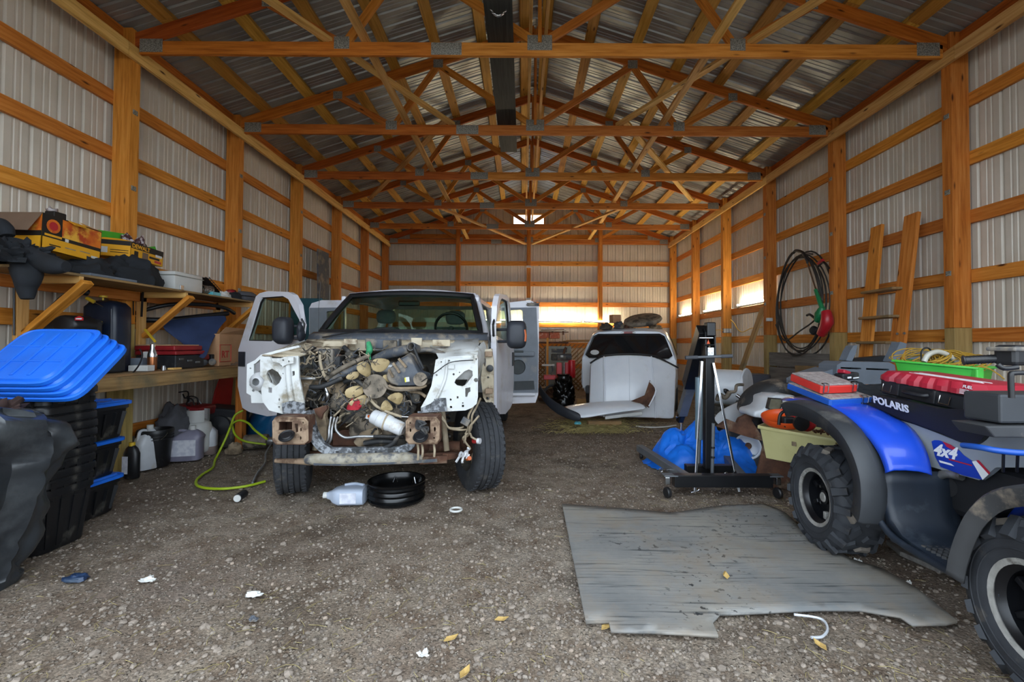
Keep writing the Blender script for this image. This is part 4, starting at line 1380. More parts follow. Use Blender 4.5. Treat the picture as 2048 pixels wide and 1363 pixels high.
# intake pipe with its open mouth
mth = P5(462, 10, 3.82)
mb = MB().lathe([(.030, 0), (.038, 0), (.038, .10), (.030, .10), (.030, 0)], 20, axis_m(mth, (.25, .8, -.2)))
mb.build('intake_pipe', 'dusty_slate', truck, smooth=40)
MB().tube([P5(440, 35, 3.86), P5(330, 60, 3.88), P5(230, 85, 3.92), P5(130, 130, 3.95)], [.04, .045, .04, .035], 12, smooth=4).build('intake_hose', 'dusty_slate', truck, smooth=60)
MB().tube([P5(470, 60, 3.92), P5(600, 40, 3.95), P5(700, 60, 3.93), P5(770, 90, 3.88)], .022, 10, smooth=4).build('hose', 'dusty_slate', truck, smooth=60)
# coolant bottle lying across the front
a_, b_ = P5(110, 640, 3.60), P5(400, 770, 3.56)
dr = (b_ - a_)
Lb = dr.length
mb = MB().lathe([(0, 0), (.045, 0), (.055, .01), (.058, .06), (.062, .065), (.062, .10), (.058, .105), (.062, .115), (.062, Lb * .55), (.056, Lb * .6), (.054, Lb * .95), (.04, Lb), (0, Lb)], 24, axis_m(a_, dr))
btl = mb.build('coolant_bottle', 'bottle_white', truck, smooth=35)
MB().tube([a_ + dr * .43 + v for v in [Vector((math.sin(t) * .02, math.cos(t) * .063, math.sin(t) * .06)) for t in [k * PI / 8 for k in range(16)]]], .007, 6, closed=True).build('bottle_strap', 'wire_beige', btl, smooth=50)
# pipes
PIPES = [
 ('steel_pipe', 'alloy', .011, [(P4(940, 720, 3.66)), P4(915, 800, 3.65), P4(930, 870, 3.63), P4(1010, 930, 3.62), P4(1150, 920, 3.62), P4(1300, 920, 3.63)]),
 ('steel_pipe', 'alloy', .010, [P4(870, 720, 3.68), P4(850, 840, 3.66), P4(845, 930, 3.65), P4(820, 980, 3.66)]),
 ('steel_pipe', 'alloy', .010, [P4(905, 730, 3.68), P4(880, 840, 3.66), P4(870, 940, 3.65), P4(840, 1000, 3.66)]),
 ('hose', 'dusty_black', .014, [P4(1300, 920, 3.63), P5(180, 828, 3.63), P5(400, 830, 3.63)]),
 ('hose', 'dusty_black', .022, [P5(40, 890, 3.70), P5(180, 870, 3.68), P5(340, 880, 3.70)]),
 ('hose', 'dusty_black', .020, [P4(660, 420, 3.74), P4(760, 420, 3.72), P4(860, 385, 3.72), P4(980, 330, 3.75)]),
 ('hose', 'dusty_slate', .028, [P4(870, 350, 3.80), P4(1000, 290, 3.78), P4(1140, 220, 3.80)]),
 ('hose', 'engine_grime', .020, [P4(820, 340, 3.78), P4(930, 260, 3.77), P4(1060, 190, 3.80), P4(1240, 110, 3.85)]),
 ('hose', 'wire_beige', .013, [P4(755, 95, 3.86), P4(765, 200, 3.84), P4(800, 300, 3.80), P4(830, 340, 3.79)]),
 ('hose', 'dusty_black', .018, [P4(1000, 370, 3.80), P4(1100, 350, 3.78), P4(1190, 410, 3.77), P4(1215, 520, 3.78), P4(1180, 600, 3.8)]),
 ('hose', 'wire_beige', .014, [P4(1250, 340, 3.78), P4(1245, 440, 3.76), P4(1260, 530, 3.76), P4(1200, 590, 3.75)]),
 ('hose', 'wire_beige', .012, [P5(100, 500, 3.72), P5(160, 560, 3.70), P5(260, 610, 3.66), P5(380, 650, 3.62)]),
 ('steel_pipe', 'bright_steel', .007, [P5(380, 648, 3.62), P5(470, 652, 3.62)]),
 ('hose', 'dusty_black', .016, [P5(430, 690, 3.58), P5(360, 800, 3.56), P5(300, 890, 3.57), P5(220, 930, 3.58)]),
 ('hose', 'engine_grime', .018, [P4(560, 90, 3.95), P4(650, 60, 3.92), P4(760, 40, 3.95), P4(850, 50, 3.97)]),
 ('hose', 'wire_beige', .014, [P4(790, 40, 3.95), P4(850, 40, 3.93), P4(860, 90, 3.93)]),
 ('hose', 'dusty_black', .022, [P4(1000, 20, 4.0), P4(1040, 60, 3.97), P4(1080, 120, 3.98)]),
 ('hose', 'engine_grime', .016, [P5(200, 300, 3.75), P5(240, 370, 3.72), P5(320, 400, 3.70), P5(440, 400, 3.70), P5(560, 390, 3.72)]),
 ('hose', 'mud_tan', .014, [P5(440, 420, 3.78), P5(540, 430, 3.76), P5(600, 470, 3.74)]),
 ('hose', 'dusty_black', .012, [P5(490, 20, 3.74), P5(530, 120, 3.73), P5(575, 210, 3.74)]),
]
for nm, mt, r_, pp in PIPES:
 MB().tube(pp, r_, 8, smooth=5).build(nm, mt, truck, smooth=60)
rnd = random.Random(5)
CAB = ['dusty_black', 'engine_grime', 'wire_beige', 'dusty_slate', 'engine_dark']
for k in range(130):
 zx, zz = rnd.uniform(560, 1280), rnd.uniform(20, 640)
 if k % 3 == 0:
  zx, zz = rnd.uniform(900, 1340), rnd.uniform(120, 780)
 a = P4(zx, zz, rnd.uniform(3.80, 3.97))
 b = P4(zx + rnd.uniform(-260, 260), min(860, zz + rnd.uniform(-40, 240)), rnd.uniform(3.80, 3.97))
 pp = wander(a, b, 5, .035, k)
 MB().tube(pp, rnd.choice((.003, .004, .005, .008)), 5, smooth=4).build('cable', rnd.choice(CAB), truck, smooth=60)
for k in range(34):
 zx, zz = rnd.uniform(620, 1340), rnd.uniform(60, 700)
 a = P4(zx, zz, rnd.uniform(3.66, 3.74))
 b = P4(zx + rnd.uniform(-200, 200), min(840, zz + rnd.uniform(-60, 180)), rnd.uniform(3.66, 3.76))
 MB().tube(wander(a, b, 5, .03, k + 900), rnd.choice((.0025, .003, .004)), 5, smooth=4).build('cable', rnd.choice(CAB), truck, smooth=60)
for k in range(40):
 zx, zz = rnd.uniform(130, 560), rnd.uniform(380, 820)
 a = P5(zx, zz, rnd.uniform(3.70, 3.85))
 b = P5(zx + rnd.uniform(-200, 200), min(860, zz + rnd.uniform(-60, 160)), rnd.uniform(3.70, 3.85))
 MB().tube(wander(a, b, 4, .03, k + 300), rnd.choice((.004, .006, .008)), 5, smooth=4).build('cable', rnd.choice(CAB), truck, smooth=60)
for k in range(40):
 zx, zz = rnd.uniform(600, 1300), rnd.uniform(60, 820)
 c = P4(zx, zz, rnd.uniform(3.9, 4.02))
 if k % 2:
  MB().cyl(c, c + Vector((rnd.uniform(-.05, .05), -.04, rnd.uniform(-.05, .05))), rnd.uniform(.012, .03), 10).build('fitting', rnd.choice(('engine_grime', 'alloy', 'mud_tan', 'rust_dark')), truck, bevel=.003, smooth=40)
 else:
  blob('engine_bracket', c, (rnd.uniform(.03, .09), .05, rnd.uniform(.03, .08)), rnd.choice(('engine_grime', 'engine_dark', 'mud_tan', 'rusty_plate')), (0, rnd.uniform(-.6, .6), 0), .008)
# dark tub below the engine, rag, tape, brown boot
cloth_blob(P4(1100, 650, 3.70), (.13, .06, .09), 'red_rag', 'red_cloth', truck, 3, .3, 16, 10)
MB().tube([P3(838, 375, 3.92), P3(845, 420, 3.90), P3(838, 450, 3.90), P3(850, 480, 3.88)], [.018, .030, .022, .008], 8, smooth=4).build('green_rag', 'green_cloth', truck, smooth=60)
plateY(z4, 3.76, [(700, 640), (800, 610), (840, 620), (820, 720), (840, 800), (830, 960), (760, 930), (730, 780)], [], .05).build('splash_guard', 'mud_tan', truck, bevel=.015)
plateY(z4, 3.72, [(700, 640), (830, 605), (835, 640), (790, 690), (775, 750), (730, 700)], [], .03).build('rust_guard', 'rust_dark', truck, bevel=.01)
MB().tube([P4(1250, 700, 3.66), P4(1240, 740, 3.66)], .02, 10).build('sensor', 'bottle_white', truck, smooth=40)
MB().cyl(P4(1250, 715, 3.64), P4(1258, 720, 3.62), .012, 10).build('amber_bulb', 'amber', truck, smooth=40)
MB().tube([P4(940, 830, 3.70), P4(1020, 760, 3.66), P4(1110, 680, 3.64), P4(1180, 640, 3.66)], .007, 6).build('dipstick', 'trim_black', truck, smooth=40)
plateY(z4, 4.05, [(900, 880), (1000, 850), (1360, 830), (1360, 1010), (900, 1000)], [], .05).build('lower_crossmember', 'rust_dark', truck, bevel=.01)
MB().tube([P4(1150, 1000, 3.85), P4(1200, 930, 3.85), P4(1363, 860, 3.86)], .05, 10).build('steering_damper', 'mud_tan', truck, smooth=50)
# --- doors -----------------------------------------------------------
def door_plane(hx, hy, ang):
 u = Vector((math.sin(ang), math.cos(ang), 0))
 nrm = Vector((u.y, -u.x, 0))
 def inv(px_, py_):
  d = ray(px_, py_)
  t = nrm.dot(Vector((hx, hy, 0))) / nrm.dot(d)
  p = Vector((0, 0, EYE)) + d * t
  return ((p - Vector((hx, hy, 0))).dot(u), p.z)
 def fn(a, b, c=0):
  return Vector((hx, hy, b)) + u * a + nrm * c
 return inv, fn
inv, fnL = door_plane(TX - .95, 4.55, -R(60))
D_OUT = [inv(*z3(*p)) for p in ((520, 290), (430, 150), (395, 88), (370, 73), (240, 68), (195, 80), (172, 100), (120, 250), (66, 420), (62, 640), (90, 770), (130, 795), (240, 806))]
s0 = .02
D_OUT = [(s0, D_OUT[0][1])] + D_OUT[1:-1] + [(max(.30, D_OUT[-1][0]), D_OUT[-2][1] - .02), (s0 + .05, .64)]
D_WIN = [inv(*z3(*p)) for p in ((120, 366), (150, 270), (190, 135), (208, 106), (335, 97), (368, 116), (450, 268), (440, 330), (300, 352), (265, 370))]
def front_door(fn, sgn, label=None):
 d = MB().plate(D_OUT, [D_WIN], .055, fn).build('front_door', 'truck_paint', truck, bevel=.008, label=label)
 mb = MB().tube([fn(a, b, 0) for a, b in D_WIN], .012, 6, closed=True)
 mb.build('window_seal', 'trim_black', d, smooth=50)
 MB().plate(D_WIN, [], .004, fn).build('window_glass', 'clear_glass', d)
 z0, z1 = min(b for a, b in D_OUT), min(b for a, b in D_WIN) - .05
 smax = max(a for a, b in D_OUT)
 MB().plate([(.1, z0 + .05), (smax - .12, z0 + .05), (smax - .07, z1), (.1, z1)], [], .05, lambda a, b, c: fn(a, b, c + sgn * .05)).build('inner_trim', 'interior_grey', d, bevel=.012)
 h0, h1 = inv(*z3(72, 432)), inv(*z3(108, 522))
 MB().plate([(h1[0], h1[1]), (h0[0], h1[1]), (h0[0], h0[1]), (h1[0], h0[1])], [], .02, lambda a, b, c: fn(a, b, c - sgn * .028)).build('door_handle', 'mirror_black', d, bevel=.006)
 # crease line along the skin
 return d
def side_mirror(d, base, headc, hw, hh, lens=True):
 base, headc = Vector(base), Vector(headc)
 rows = []
 for dy, s_ in ((-.075, .55), (-.06, .85), (0, 1), (.06, 1), (.07, .9)):
  rows.append([headc + Vector((math.copysign(abs(math.cos(t)) ** .55, math.cos(t)) * hw / 2 * s_, dy, math.copysign(abs(math.sin(t)) ** .55, math.sin(t)) * hh / 2 * s_)) for t in [k * PI / 10 for k in range(20)]])
 m_ = MB().loft(rows).build('side_mirror', 'mirror_black', d, smooth=60)
 mb = MB()
 for dz in (-.07, .05):
  mb.tube([base + Vector((0, 0, dz)), headc + Vector((0, .03, dz))], .014, 8)
 mb.build('mirror_arm', 'mirror_black', m_, smooth=50)
 MB().loft([[base + Vector((math.cos(t) * .03 * s_, dy, math.sin(t) * .10 * s_)) for t in [k * PI / 6 for k in range(12)]] for dy, s_ in ((-.06, .5), (-.03, 1), (.05, 1))]).build('mirror_foot', 'mirror_black', m_, smooth=60)
 return m_
dl = front_door(fnL, 1, 'passenger front door swung wide open, black window seal')
side_mirror(dl, P3(430, 310, 4.55), P3(318, 305, 4.42), .165, .27)
invR, fnR = door_plane(TX + .95, 4.50, R(8))
dr_ = front_door(lambda a, b, c=0: fnR(a, b, -c), 1, 'driver front door, barely ajar, seen almost edge-on')
sm = side_mirror(dr_, P3(1590, 330, 4.62), P3(1735, 328, 4.45), .20, .28)
a, b = P3(1782, 300, 4.40), P3(1786, 370, 4.40)
MB().tube([a, (a + b) / 2 + Vector((.008, 0, 0)), b], .014, 8).build('turn_signal', 'amber', sm, smooth=50)
# rear half doors, hinged at the back
YD = 6.20
o = [(1590, 200), (1615, 165), (1650, 140), (1815, 122), (1872, 148), (1866, 690), (1850, 740), (1660, 748), (1640, 600), (1600, 560)]
win_ = [(1645, 184), (1765, 178), (1772, 190), (1772, 345), (1760, 362), (1645, 362), (1636, 345), (1636, 195)]
rd = plateY(z3, YD + .05, o, [win_], .05).build('rear_door', 'truck_paint', truck, bevel=.008)
trim = [(1612, 215), (1640, 168), (1855, 165), (1866, 400), (1864, 680), (1690, 684), (1660, 640), (1640, 560)]
tp = plateY(z3, YD, trim, [win_], .05).build('door_trim', 'interior_grey', rd, bevel=.012)
plateY(z3, YD, win_, [], .004).build('window_glass', 'clear_glass', rd)
MB().box(P3(1765, 445, YD - .05), (.36, .07, .07)).build('armrest', 'interior_grey', tp, bevel=.02)
MB().box(P3(1750, 432, YD - .09), (.12, .01, .03)).build('pull_handle', 'interior_dark', tp, bevel=.006)
MB().lathe([(0, .0), (.09, .0), (.1, .012)], 28, axis_m(P3(1745, 525, YD - .03), (0, -1, 0)) @ Matrix.Diagonal((1, 1.0, 1, 1))).build('speaker_grille', 'interior_dark', tp, smooth=40)
plateY(z3, YD - .035, [(1722, 612), (1840, 608), (1845, 660), (1722, 664)], [], .02).build('map_pocket', 'interior_dark', tp, bevel=.01)
MB().bar(P3(1655, 690, YD - .02), P3(1850, 690, YD - .02), .05, .04).build('door_bottom', 'truck_paint', rd, bevel=.01)
cloth_blob(P3(1835, 150, YD) + Vector((0, 0, -.01)), (.22, .08, .05), 'torn_seal', 'dusty_slate', rd, 5, .3, 14, 8)
o = [(484, 170), (500, 140), (560, 122), (690, 122), (700, 160), (700, 600), (520, 600), (486, 500)]
w2 = [(590, 190), (690, 180), (690, 330), (590, 330)]
rd2 = plateY(z3, YD + .05, o, [w2], .05).build('rear_door', 'truck_paint', truck, bevel=.008)
plateY(z3, YD, [(486, 168), (690, 165), (690, 590), (520, 590), (490, 480)], [w2], .05).build('door_trim', 'interior_grey', rd2, bevel=.012)
plateY(z3, YD, w2, [], .004).build('window_glass', 'clear_glass', rd2)
# wiper arms and aerial
MB().tube([P3(560, 345, 4.33), P3(800, 305, 4.20), P3(990, 285, 4.28)], .006, 6).build('wiper', 'trim_black', truck, smooth=40)
MB().tube([P3(1480, 450, 4.05), P3(1515, 380, 4.15)], .006, 6).build('wiper', 'trim_black', truck, smooth=40)
MB().tube([P3(535, 310, 4.5), P3(537, 180, 4.5), P3(548, 10, 4.5)], .0025, 5).build('aerial', 'trim_black', truck)
# ================================================================ the blue quad on the right
def z7(x, y):
 return (1500 + x / 3.737, 640 + y / 3.737)
def z8(x, y):
 return (1500 + x / 2.71, 860 + y / 2.71)
def sideX(X, z, pts):
 return [(lambda p: (p.y, p.z))(atX(*z(*q), X)) for q in pts]
def fX(X, s_=1):
 return lambda a, b, c=0: Vector((X + s_ * c, a, b))
quad = thing('quad_bike', 'blue and grey quad bike with muddy lugged tyres parked at the right edge', 'quad bike', (2.45, 2.4, 0))
def quad_wheel(root, x, y, r, w, steer=0, mats=('lug_rubber', 'rim_alloy', 'rim_black'), cz=None, lugs=18, rr=.185, side=-1):
 rm = Matrix.Translation((x, y, cz or r)) @ Matrix.Rotation(steer, 4, 'Z') @ Matrix.Rotation(-PI / 2 * -side, 4, 'Y')
 # local z points to the visible outer side
 h = w / 2
 prof = [(rr, -h * .8), (rr + .03, -h * .98), (r * .80, -h), (r * .92, -h * .88), (r * .96, -h * .5), (r * .965, 0), (r * .96, h * .5), (r * .92, h * .88), (r * .80, h), (rr + .03, h * .98), (rr, h * .8)]
 t = MB().lathe(prof, 48, rm).build('tyre', mats[0], root, smooth=60)
 for q in (rr + .045, rr + .08):
  MB().tube([rm @ Vector((math.cos(a) * q, math.sin(a) * q, h * .985)) for a in [k * PI / 24 for k in range(48)]], .004, 5, closed=True).build('sidewall_ring', mats[0], t, smooth=60)
 # tread lugs, one object each
 L = MB()
 L.loft([[(-.5 * .085 * s_, -.5 * .05 * s_ - .01, zz), (.5 * .085 * s_, -.5 * .042 * s_ + .008, zz), (.5 * .085 * s_, .5 * .042 * s_ + .008, zz), (-.5 * .085 * s_, .5 * .05 * s_ - .01, zz)] for zz, s_ in ((-.012, 1.12), (.014, .9))])
 lm = L.mesh('tread_lug', mats[0])
 S_ = MB().loft([[(-.022 * s_, -.045, zz), (.022 * s_, -.045, zz), (.026 * s_, .045, zz), (-.026 * s_, .045, zz)] for zz, s_ in ((-.012, 1.1), (.010, .85))]).mesh('tread_lug', mats[0])
 tip = MB().loft([[(-.5 * .085 * s_, -.5 * .05 * s_ - .01, zz), (.5 * .085 * s_, -.5 * .042 * s_ + .008, zz), (.5 * .085 * s_, .5 * .042 * s_ + .008, zz), (-.5 * .085 * s_, .5 * .05 * s_ - .01, zz)] for zz, s_ in ((-.012, 1.12), (.014, .9))]).mesh('tread_lug', 'lug_tip')
 ti = wm(t).inverted()
 for k in range(lugs):
  for sd in (-1, 1):
   a = 2 * PI * (k + (.5 if sd > 0 else 0)) / lugs
   base = rm @ Matrix.Rotation(a, 4, 'Z')
   # shoulder-to-centre lug
   m1 = base @ Matrix.Translation((r * .965, 0, sd * h * .42)) @ Matrix.Rotation(PI / 2, 4, 'Y') @ Matrix.Rotation(.5 * sd, 4, 'Z')
   m2 = base @ Matrix.Translation((r * .915, .02, sd * h * .90)) @ Matrix.Rotation(PI / 2 - sd * .95, 4, 'Y') @ Matrix.Rotation(PI / 2, 4, 'Z')
   for mm, me in ((m1, lm if (k * 3 + sd) % 4 else tip), (m2, S_)):
    o = bpy.data.objects.new('tread_lug', me)
    COL.objects.link(o)
    o.parent = t
    o.matrix_basis = ti @ mm
 rim = MB().lathe([(rr + .002, -h * .8), (rr - .02, -h * .7), (rr - .025, h * .35), (rr - .03, h * .55), (rr - .004, h * .80), (rr + .012, h * .86), (rr + .012, h * .80)], 40, rm).build('wheel_rim', mats[2], root, smooth=40)
 MB().lathe([(rr - .012, h * .84), (rr + .010, h * .90), (rr + .014, h * .84), (rr - .008, h * .78), (rr - .012, h * .84)], 40, rm).build('rim_lip', mats[1], rim, smooth=40)
 MB().lathe([(rr - .02, h * .1), (rr - .07, h * .22), (.045, h * .28), (.045, h * .42), (.036, h * .46), (0, h * .46)], 32, rm).build('wheel_face', mats[2], rim, smooth=40)
 for k in range(6):
  a = 2 * PI * k / 6
  MB().box((rm @ Matrix.Rotation(a, 4, 'Z')) @ Vector((rr - .055, 0, h * .30)), (.05, .03, .03), rot=(rm @ Matrix.Rotation(a, 4, 'Z')).to_3x3()).build('spoke', mats[2] if k % 3 else mats[1], rim, bevel=.006)
 MB().lathe([(0, h * .50), (.026, h * .50), (.032, h * .46), (.032, h * .4)], 20, rm).build('hub_cap', mats[1], rim, smooth=40)
 for k in range(4):
  a = 2 * PI * (k + .5) / 4
  p = rm @ Vector((math.cos(a) * .078, math.sin(a) * .078, h * .25))
  q = rm @ Vector((math.cos(a) * .078, math.sin(a) * .078, h * .36))
  MB().cyl(p, q, .009, 6).build('wheel_nut', 'bright_steel', rim)
 return t
quad_wheel(quad, 2.06, 3.04, .335, .27, R(-4), rr=.175)
quad_wheel(quad, 2.02, 1.72, .335, .23, R(-8), rr=.180)
quad_wheel(quad, 2.90, 3.04, .335, .27, 0, rr=.175, side=1, lugs=10)
quad_wheel(quad, 2.90, 1.72, .335, .23, 0, rr=.180, side=1, lugs=10)
MB().cyl((2.15, 3.04, .335), (2.82, 3.04, .335), .045, 10).build('rear_axle', 'rust_dark', quad, smooth=40)
MB().cyl((2.15, 1.72, .335), (2.82, 1.72, .335), .035, 10).build('front_axle', 'rust_dark', quad, smooth=40)
def strip(profile, cols, name, mat, root, solid=.008, sub=1):
 """A curved panel: profile [(y,z)] swept sideways; cols [(x, off)], off measured towards the wheel side."""
 rows = []
 profile = resample(profile, 3)
 n = len(profile)
 for k, (y, z) in enumerate(profile):
  a, b = profile[max(0, k - 1)], profile[min(n - 1, k + 1)]
  t = Vector((0, b[0] - a[0], b[1] - a[1])).normalized()
  nr = Vector((0, -t.z, t.y))          # turned towards the inside of the arch
  rows.append([Vector((x, y, z)) + nr * off for x, off in cols])
 return MB().grid(rows).build(name, mat, root, smooth=32, solid=solid)
RF = [(3.26, .925), (3.18, .948), (3.06, .955), (2.92, .94), (2.78, .905), (2.66, .85), (2.575, .775), (2.52, .69), (2.49, .60), (2.485, .50), (2.495, .42), (2.51, .37)]
for sg in (1, -1):
 xf = lambda x: x if sg > 0 else 4.9 - x
 strip(RF, [(xf(1.868), .095), (xf(1.845), .006), (xf(1.858), -.004), (xf(1.93), -.012), (xf(1.99), -.006)], 'fender_flare', 'quad_black', quad)
 # flare ridge
 mb = MB().tube([(xf(1.935), y - .008, z + .008) for y, z in RF], .005, 6, smooth=4)
 mb.build('flare_ridge', 'quad_black', quad, smooth=60)
 BF = [(3.45, .94, 2.30), (3.10, .955, 2.30), (2.90, .945, 2.28), (2.74, .91, 2.25), (2.60, .845, 2.21), (2.51, .77, 2.18), (2.465, .70, 2.16), (2.455, .665, 2.155)]
 rows = []
 for y, z, x1 in resample(BF, 3):
  x0 = 1.965
  rows.append([(xf(x0 + (x1 - x0) * t), y - .045 * t * (z < .9) + .02 * (t == 0), z + dz) for t, dz in ((0, -.012), (.05, .004), (.12, .010), (.4, .014), (.7, .012), (.9, .004), (1, -.006))])
 MB().grid(rows).build('rear_fender', 'quad_blue', quad, smooth=60, solid=.008)
 # footwell: wall behind the foot, floorboard, skirt
 rows = []
 for y, z in ((2.475, .672), (2.47, .60), (2.465, .50), (2.44, .42), (2.37, .36), (2.25, .335), (2.1, .33), (1.9, .33)):
  rows.append([(xf(1.965 + (.012 if y < 2.4 else 0)), y + .03, z - .035), (xf(1.975), y + .01, z - .004), (xf(2.0), y, z), (xf(2.1), y - .012, z), (xf(2.2), y - .03, z), (xf(2.31), y - .05, z)])
 MB().grid(rows).build('footwell', 'quad_dark', quad, smooth=50, solid=.01)
 mb = MB().box((xf(2.13), 2.17, .315), (.34, .56, .03))
 fbd = mb.build('footboard', 'quad_dark', quad, bevel=.01)
 mb = MB()
 for i in range(9):
  for j in range(16):
   mb.box((xf(2.0 + i * .031), 1.92 + j * .028, .342), (.016, .018, .014), rot=(0, 0, .5))
 g = mb.build('grip_tread', 'quad_muddy', fbd)
 g['kind'] = 'stuff'
 # outer skirt edge
 MB().tube([(xf(1.955), 2.52, .40), (xf(1.955), 2.40, .33), (xf(1.96), 2.1, .31), (xf(1.97), 1.95, .33)], .018, 8, smooth=4).build('footboard_edge', 'quad_dark', quad, smooth=60)
 # inner wall of the footwell below the side panel
 MB().grid([[(xf(2.29), 2.45, .70), (xf(2.29), 2.1, .66), (xf(2.27), 1.9, .66)], [(xf(2.30), 2.45, .33), (xf(2.30), 2.1, .33), (xf(2.30), 1.9, .33)]]).build('footwell_side', 'seat_black', quad, smooth=50, solid=.01)
 # front fender: muddy flare rising over the front wheel
 FF = [(2.03, .34), (2.01, .44), (1.97, .56), (1.92, .66), (1.83, .76), (1.70, .82), (1.52, .83), (1.36, .76), (1.28, .66)]
 strip(FF, [(xf(1.885), .07), (xf(1.87), .006), (xf(1.883), -.003), (xf(1.96), -.012), (xf(2.06), -.006)], 'front_flare', 'quad_muddy', quad)
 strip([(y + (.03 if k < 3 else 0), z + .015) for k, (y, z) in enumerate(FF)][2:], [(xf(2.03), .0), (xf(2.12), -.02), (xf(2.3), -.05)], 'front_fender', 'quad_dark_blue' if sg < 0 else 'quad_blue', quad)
 # grey side panel between seat and footwell
 o_ = sideX(2.24, z7, [(1135, 745), (1200, 820), (1260, 930), (1305, 1075), (1500, 1130), (1735, 1195), (1800, 1150), (1860, 1100), (2150, 1100), (2150, 780), (1900, 720), (1790, 790), (1640, 930), (1400, 835), (1250, 780)])
 xx = xf(2.24)
 sp_ = MB().plate(o_, [], .03, fX(xx)).build('side_panel', 'quad_grey', quad, bevel=.008)
 if sg > 0:
  dq = [(1358, 905), (1380, 895), (1412, 896), (1500, 930), (1562, 970), (1600, 1010), (1662, 1052), (1740, 1192), (1600, 1160), (1425, 1095), (1385, 1020)]
  d = MB().plate(sideX(2.222, z7, dq), [], .003, fX(2.222)).build('decal', 'decal_blue', sp_)
  MB().plate(sideX(2.220, z7, [(1660, 1055), (1690, 1050), (1785, 1150), (1740, 1192)]), [], .002, fX(2.220)).build('decal_stripe', 'decal_white', sp_)
  MB().plate(sideX(2.220, z7, [(1690, 1045), (1708, 1045), (1795, 1140), (1785, 1152)]), [], .002, fX(2.220)).build('decal_stripe', 'decal_red', sp_)
  MB().plate(sideX(2.2195, z7, [(1440, 905), (1500, 930), (1560, 972), (1520, 972), (1470, 945)]), [], .002, fX(2.2195)).build('decal_stripe', 'decal_red', sp_)
  MB().plate(sideX(2.2195, z7, [(1412, 1045), (1500, 1070), (1525, 1090), (1420, 1062)]), [], .002, fX(2.2195)).build('decal_stripe', 'decal_white', sp_)
  a = atX(*z7(1370, 1000), 2.218)
  b = atX(*z7(1640, 1062), 2.218)
  dr = (b - a).normalized()
  upv = Vector((0, dr.z, -dr.y)).normalized()
  if upv.z < 0:
   upv = -upv
  MB().text('4x4', .085, lambda p, q, c: a + dr * p + upv * q + Vector((c, 0, 0)), .002, .35, .003).build('decal_lettering', 'decal_white', sp_)
  MB().bar(a + dr * .09 - upv * .008, a + dr * .21 - upv * .012, .003, .006, (0, 0, 1)).build('decal_stripe', 'decal_red', sp_)
# bodywork between the panels, engine, seat
MB().box((2.45, 2.3, .60), (.36, 1.3, .30)).build('body_core', 'seat_black', quad, bevel=.04)
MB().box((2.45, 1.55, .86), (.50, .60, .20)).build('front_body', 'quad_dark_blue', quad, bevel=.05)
MB().lathe([(.0, -.02), (.035, -.02), (.045, .0), (.075, .01), (.08, .06), (0, .06)], 20, axis_m(atX(*z8(1095, 300), 2.30), (-1, -.2, 0)) @ Matrix.Scale(.7, 4)).build('gear_cover', 'seat_black', quad, smooth=40)
MB().tube([atX(*z8(1010, 260), 2.24), atX(*z8(1060, 235), 2.23), atX(*z8(1150, 250), 2.24)], .022, 8, smooth=3).build('engine_bracket', 'alloy', quad, smooth=50)
seat_prof = [(3.02, .90, .20), (3.00, .985, .21), (2.90, 1.005, .215), (2.70, .985, .215), (2.50, .945, .21), (2.30, .915, .20), (2.10, .93, .17), (1.98, .97, .14), (1.95, .93, .12)]
rows = []
for y, z, hw in seat_prof:
 bt_ = {3.02: .88, 1.95: .90}.get(y, .875 - (.04 if 2.2 < y < 2.6 else 0))
 zb = .93 - .10 * (3.0 - y) / .8 if y > 2.2 else .83 + .10 * (2.2 - y) / .25
 ring = []
 for t in range(12):
  a = PI * t / 11
  cx_, sz = math.cos(a), math.sin(a)
  ring.append((2.45 - math.copysign(abs(cx_) ** .5, cx_) * (hw + .02 * (1 - sz)), y, zb + (z - zb) * sz ** .45))
 ring += [(2.45 + hw * .8, y, zb - .02), (2.45 - hw * .8, y, zb - .02)]
 rows.append(ring)
seat = MB().loft(rows).build('seat', 'seat_black', quad, smooth=60, sub=1)
a = atX(*z7(928, 612), 2.19)
b = atX(*z7(1195, 692), 2.19)
dr = (b - a).normalized()
upv = Vector((-.25, 0, 1)).normalized()
Lw = (b - a).length
cu = MB().text('POLARIS', .062, lambda p, q, c: a + dr * p + upv * q + Vector((-.004 + c - q * .0, 0, 0)), .002, .15, .0022, 1.05)
w_ = max((v - a).dot(dr) for v in cu.v)
for v in cu.v:
 k = (v - a).dot(dr)
 v += dr * (k * Lw / w_ - k)
cu.build('seat_lettering', 'decal_white', seat)
# seat nose flank
# rear rack
for x in (2.2, 2.45, 2.7, 2.9):
 MB().tube([(x, 2.95, .965), (x, 3.3, .97), (x, 3.42, .97)], .012, 8).build('rack_bar', 'trim_black', quad, smooth=50)
MB().tube([(2.10, 2.97, .965), (2.10, 3.42, .97), (2.92, 3.42, .97), (2.92, 2.97, .965)], .015, 8, closed=True).build('rack_frame', 'trim_black', quad, smooth=50)
MB().box((2.45, 3.25, .86), (.7, .5, .12)).build('rear_body', 'quad_black', quad, bevel=.03)
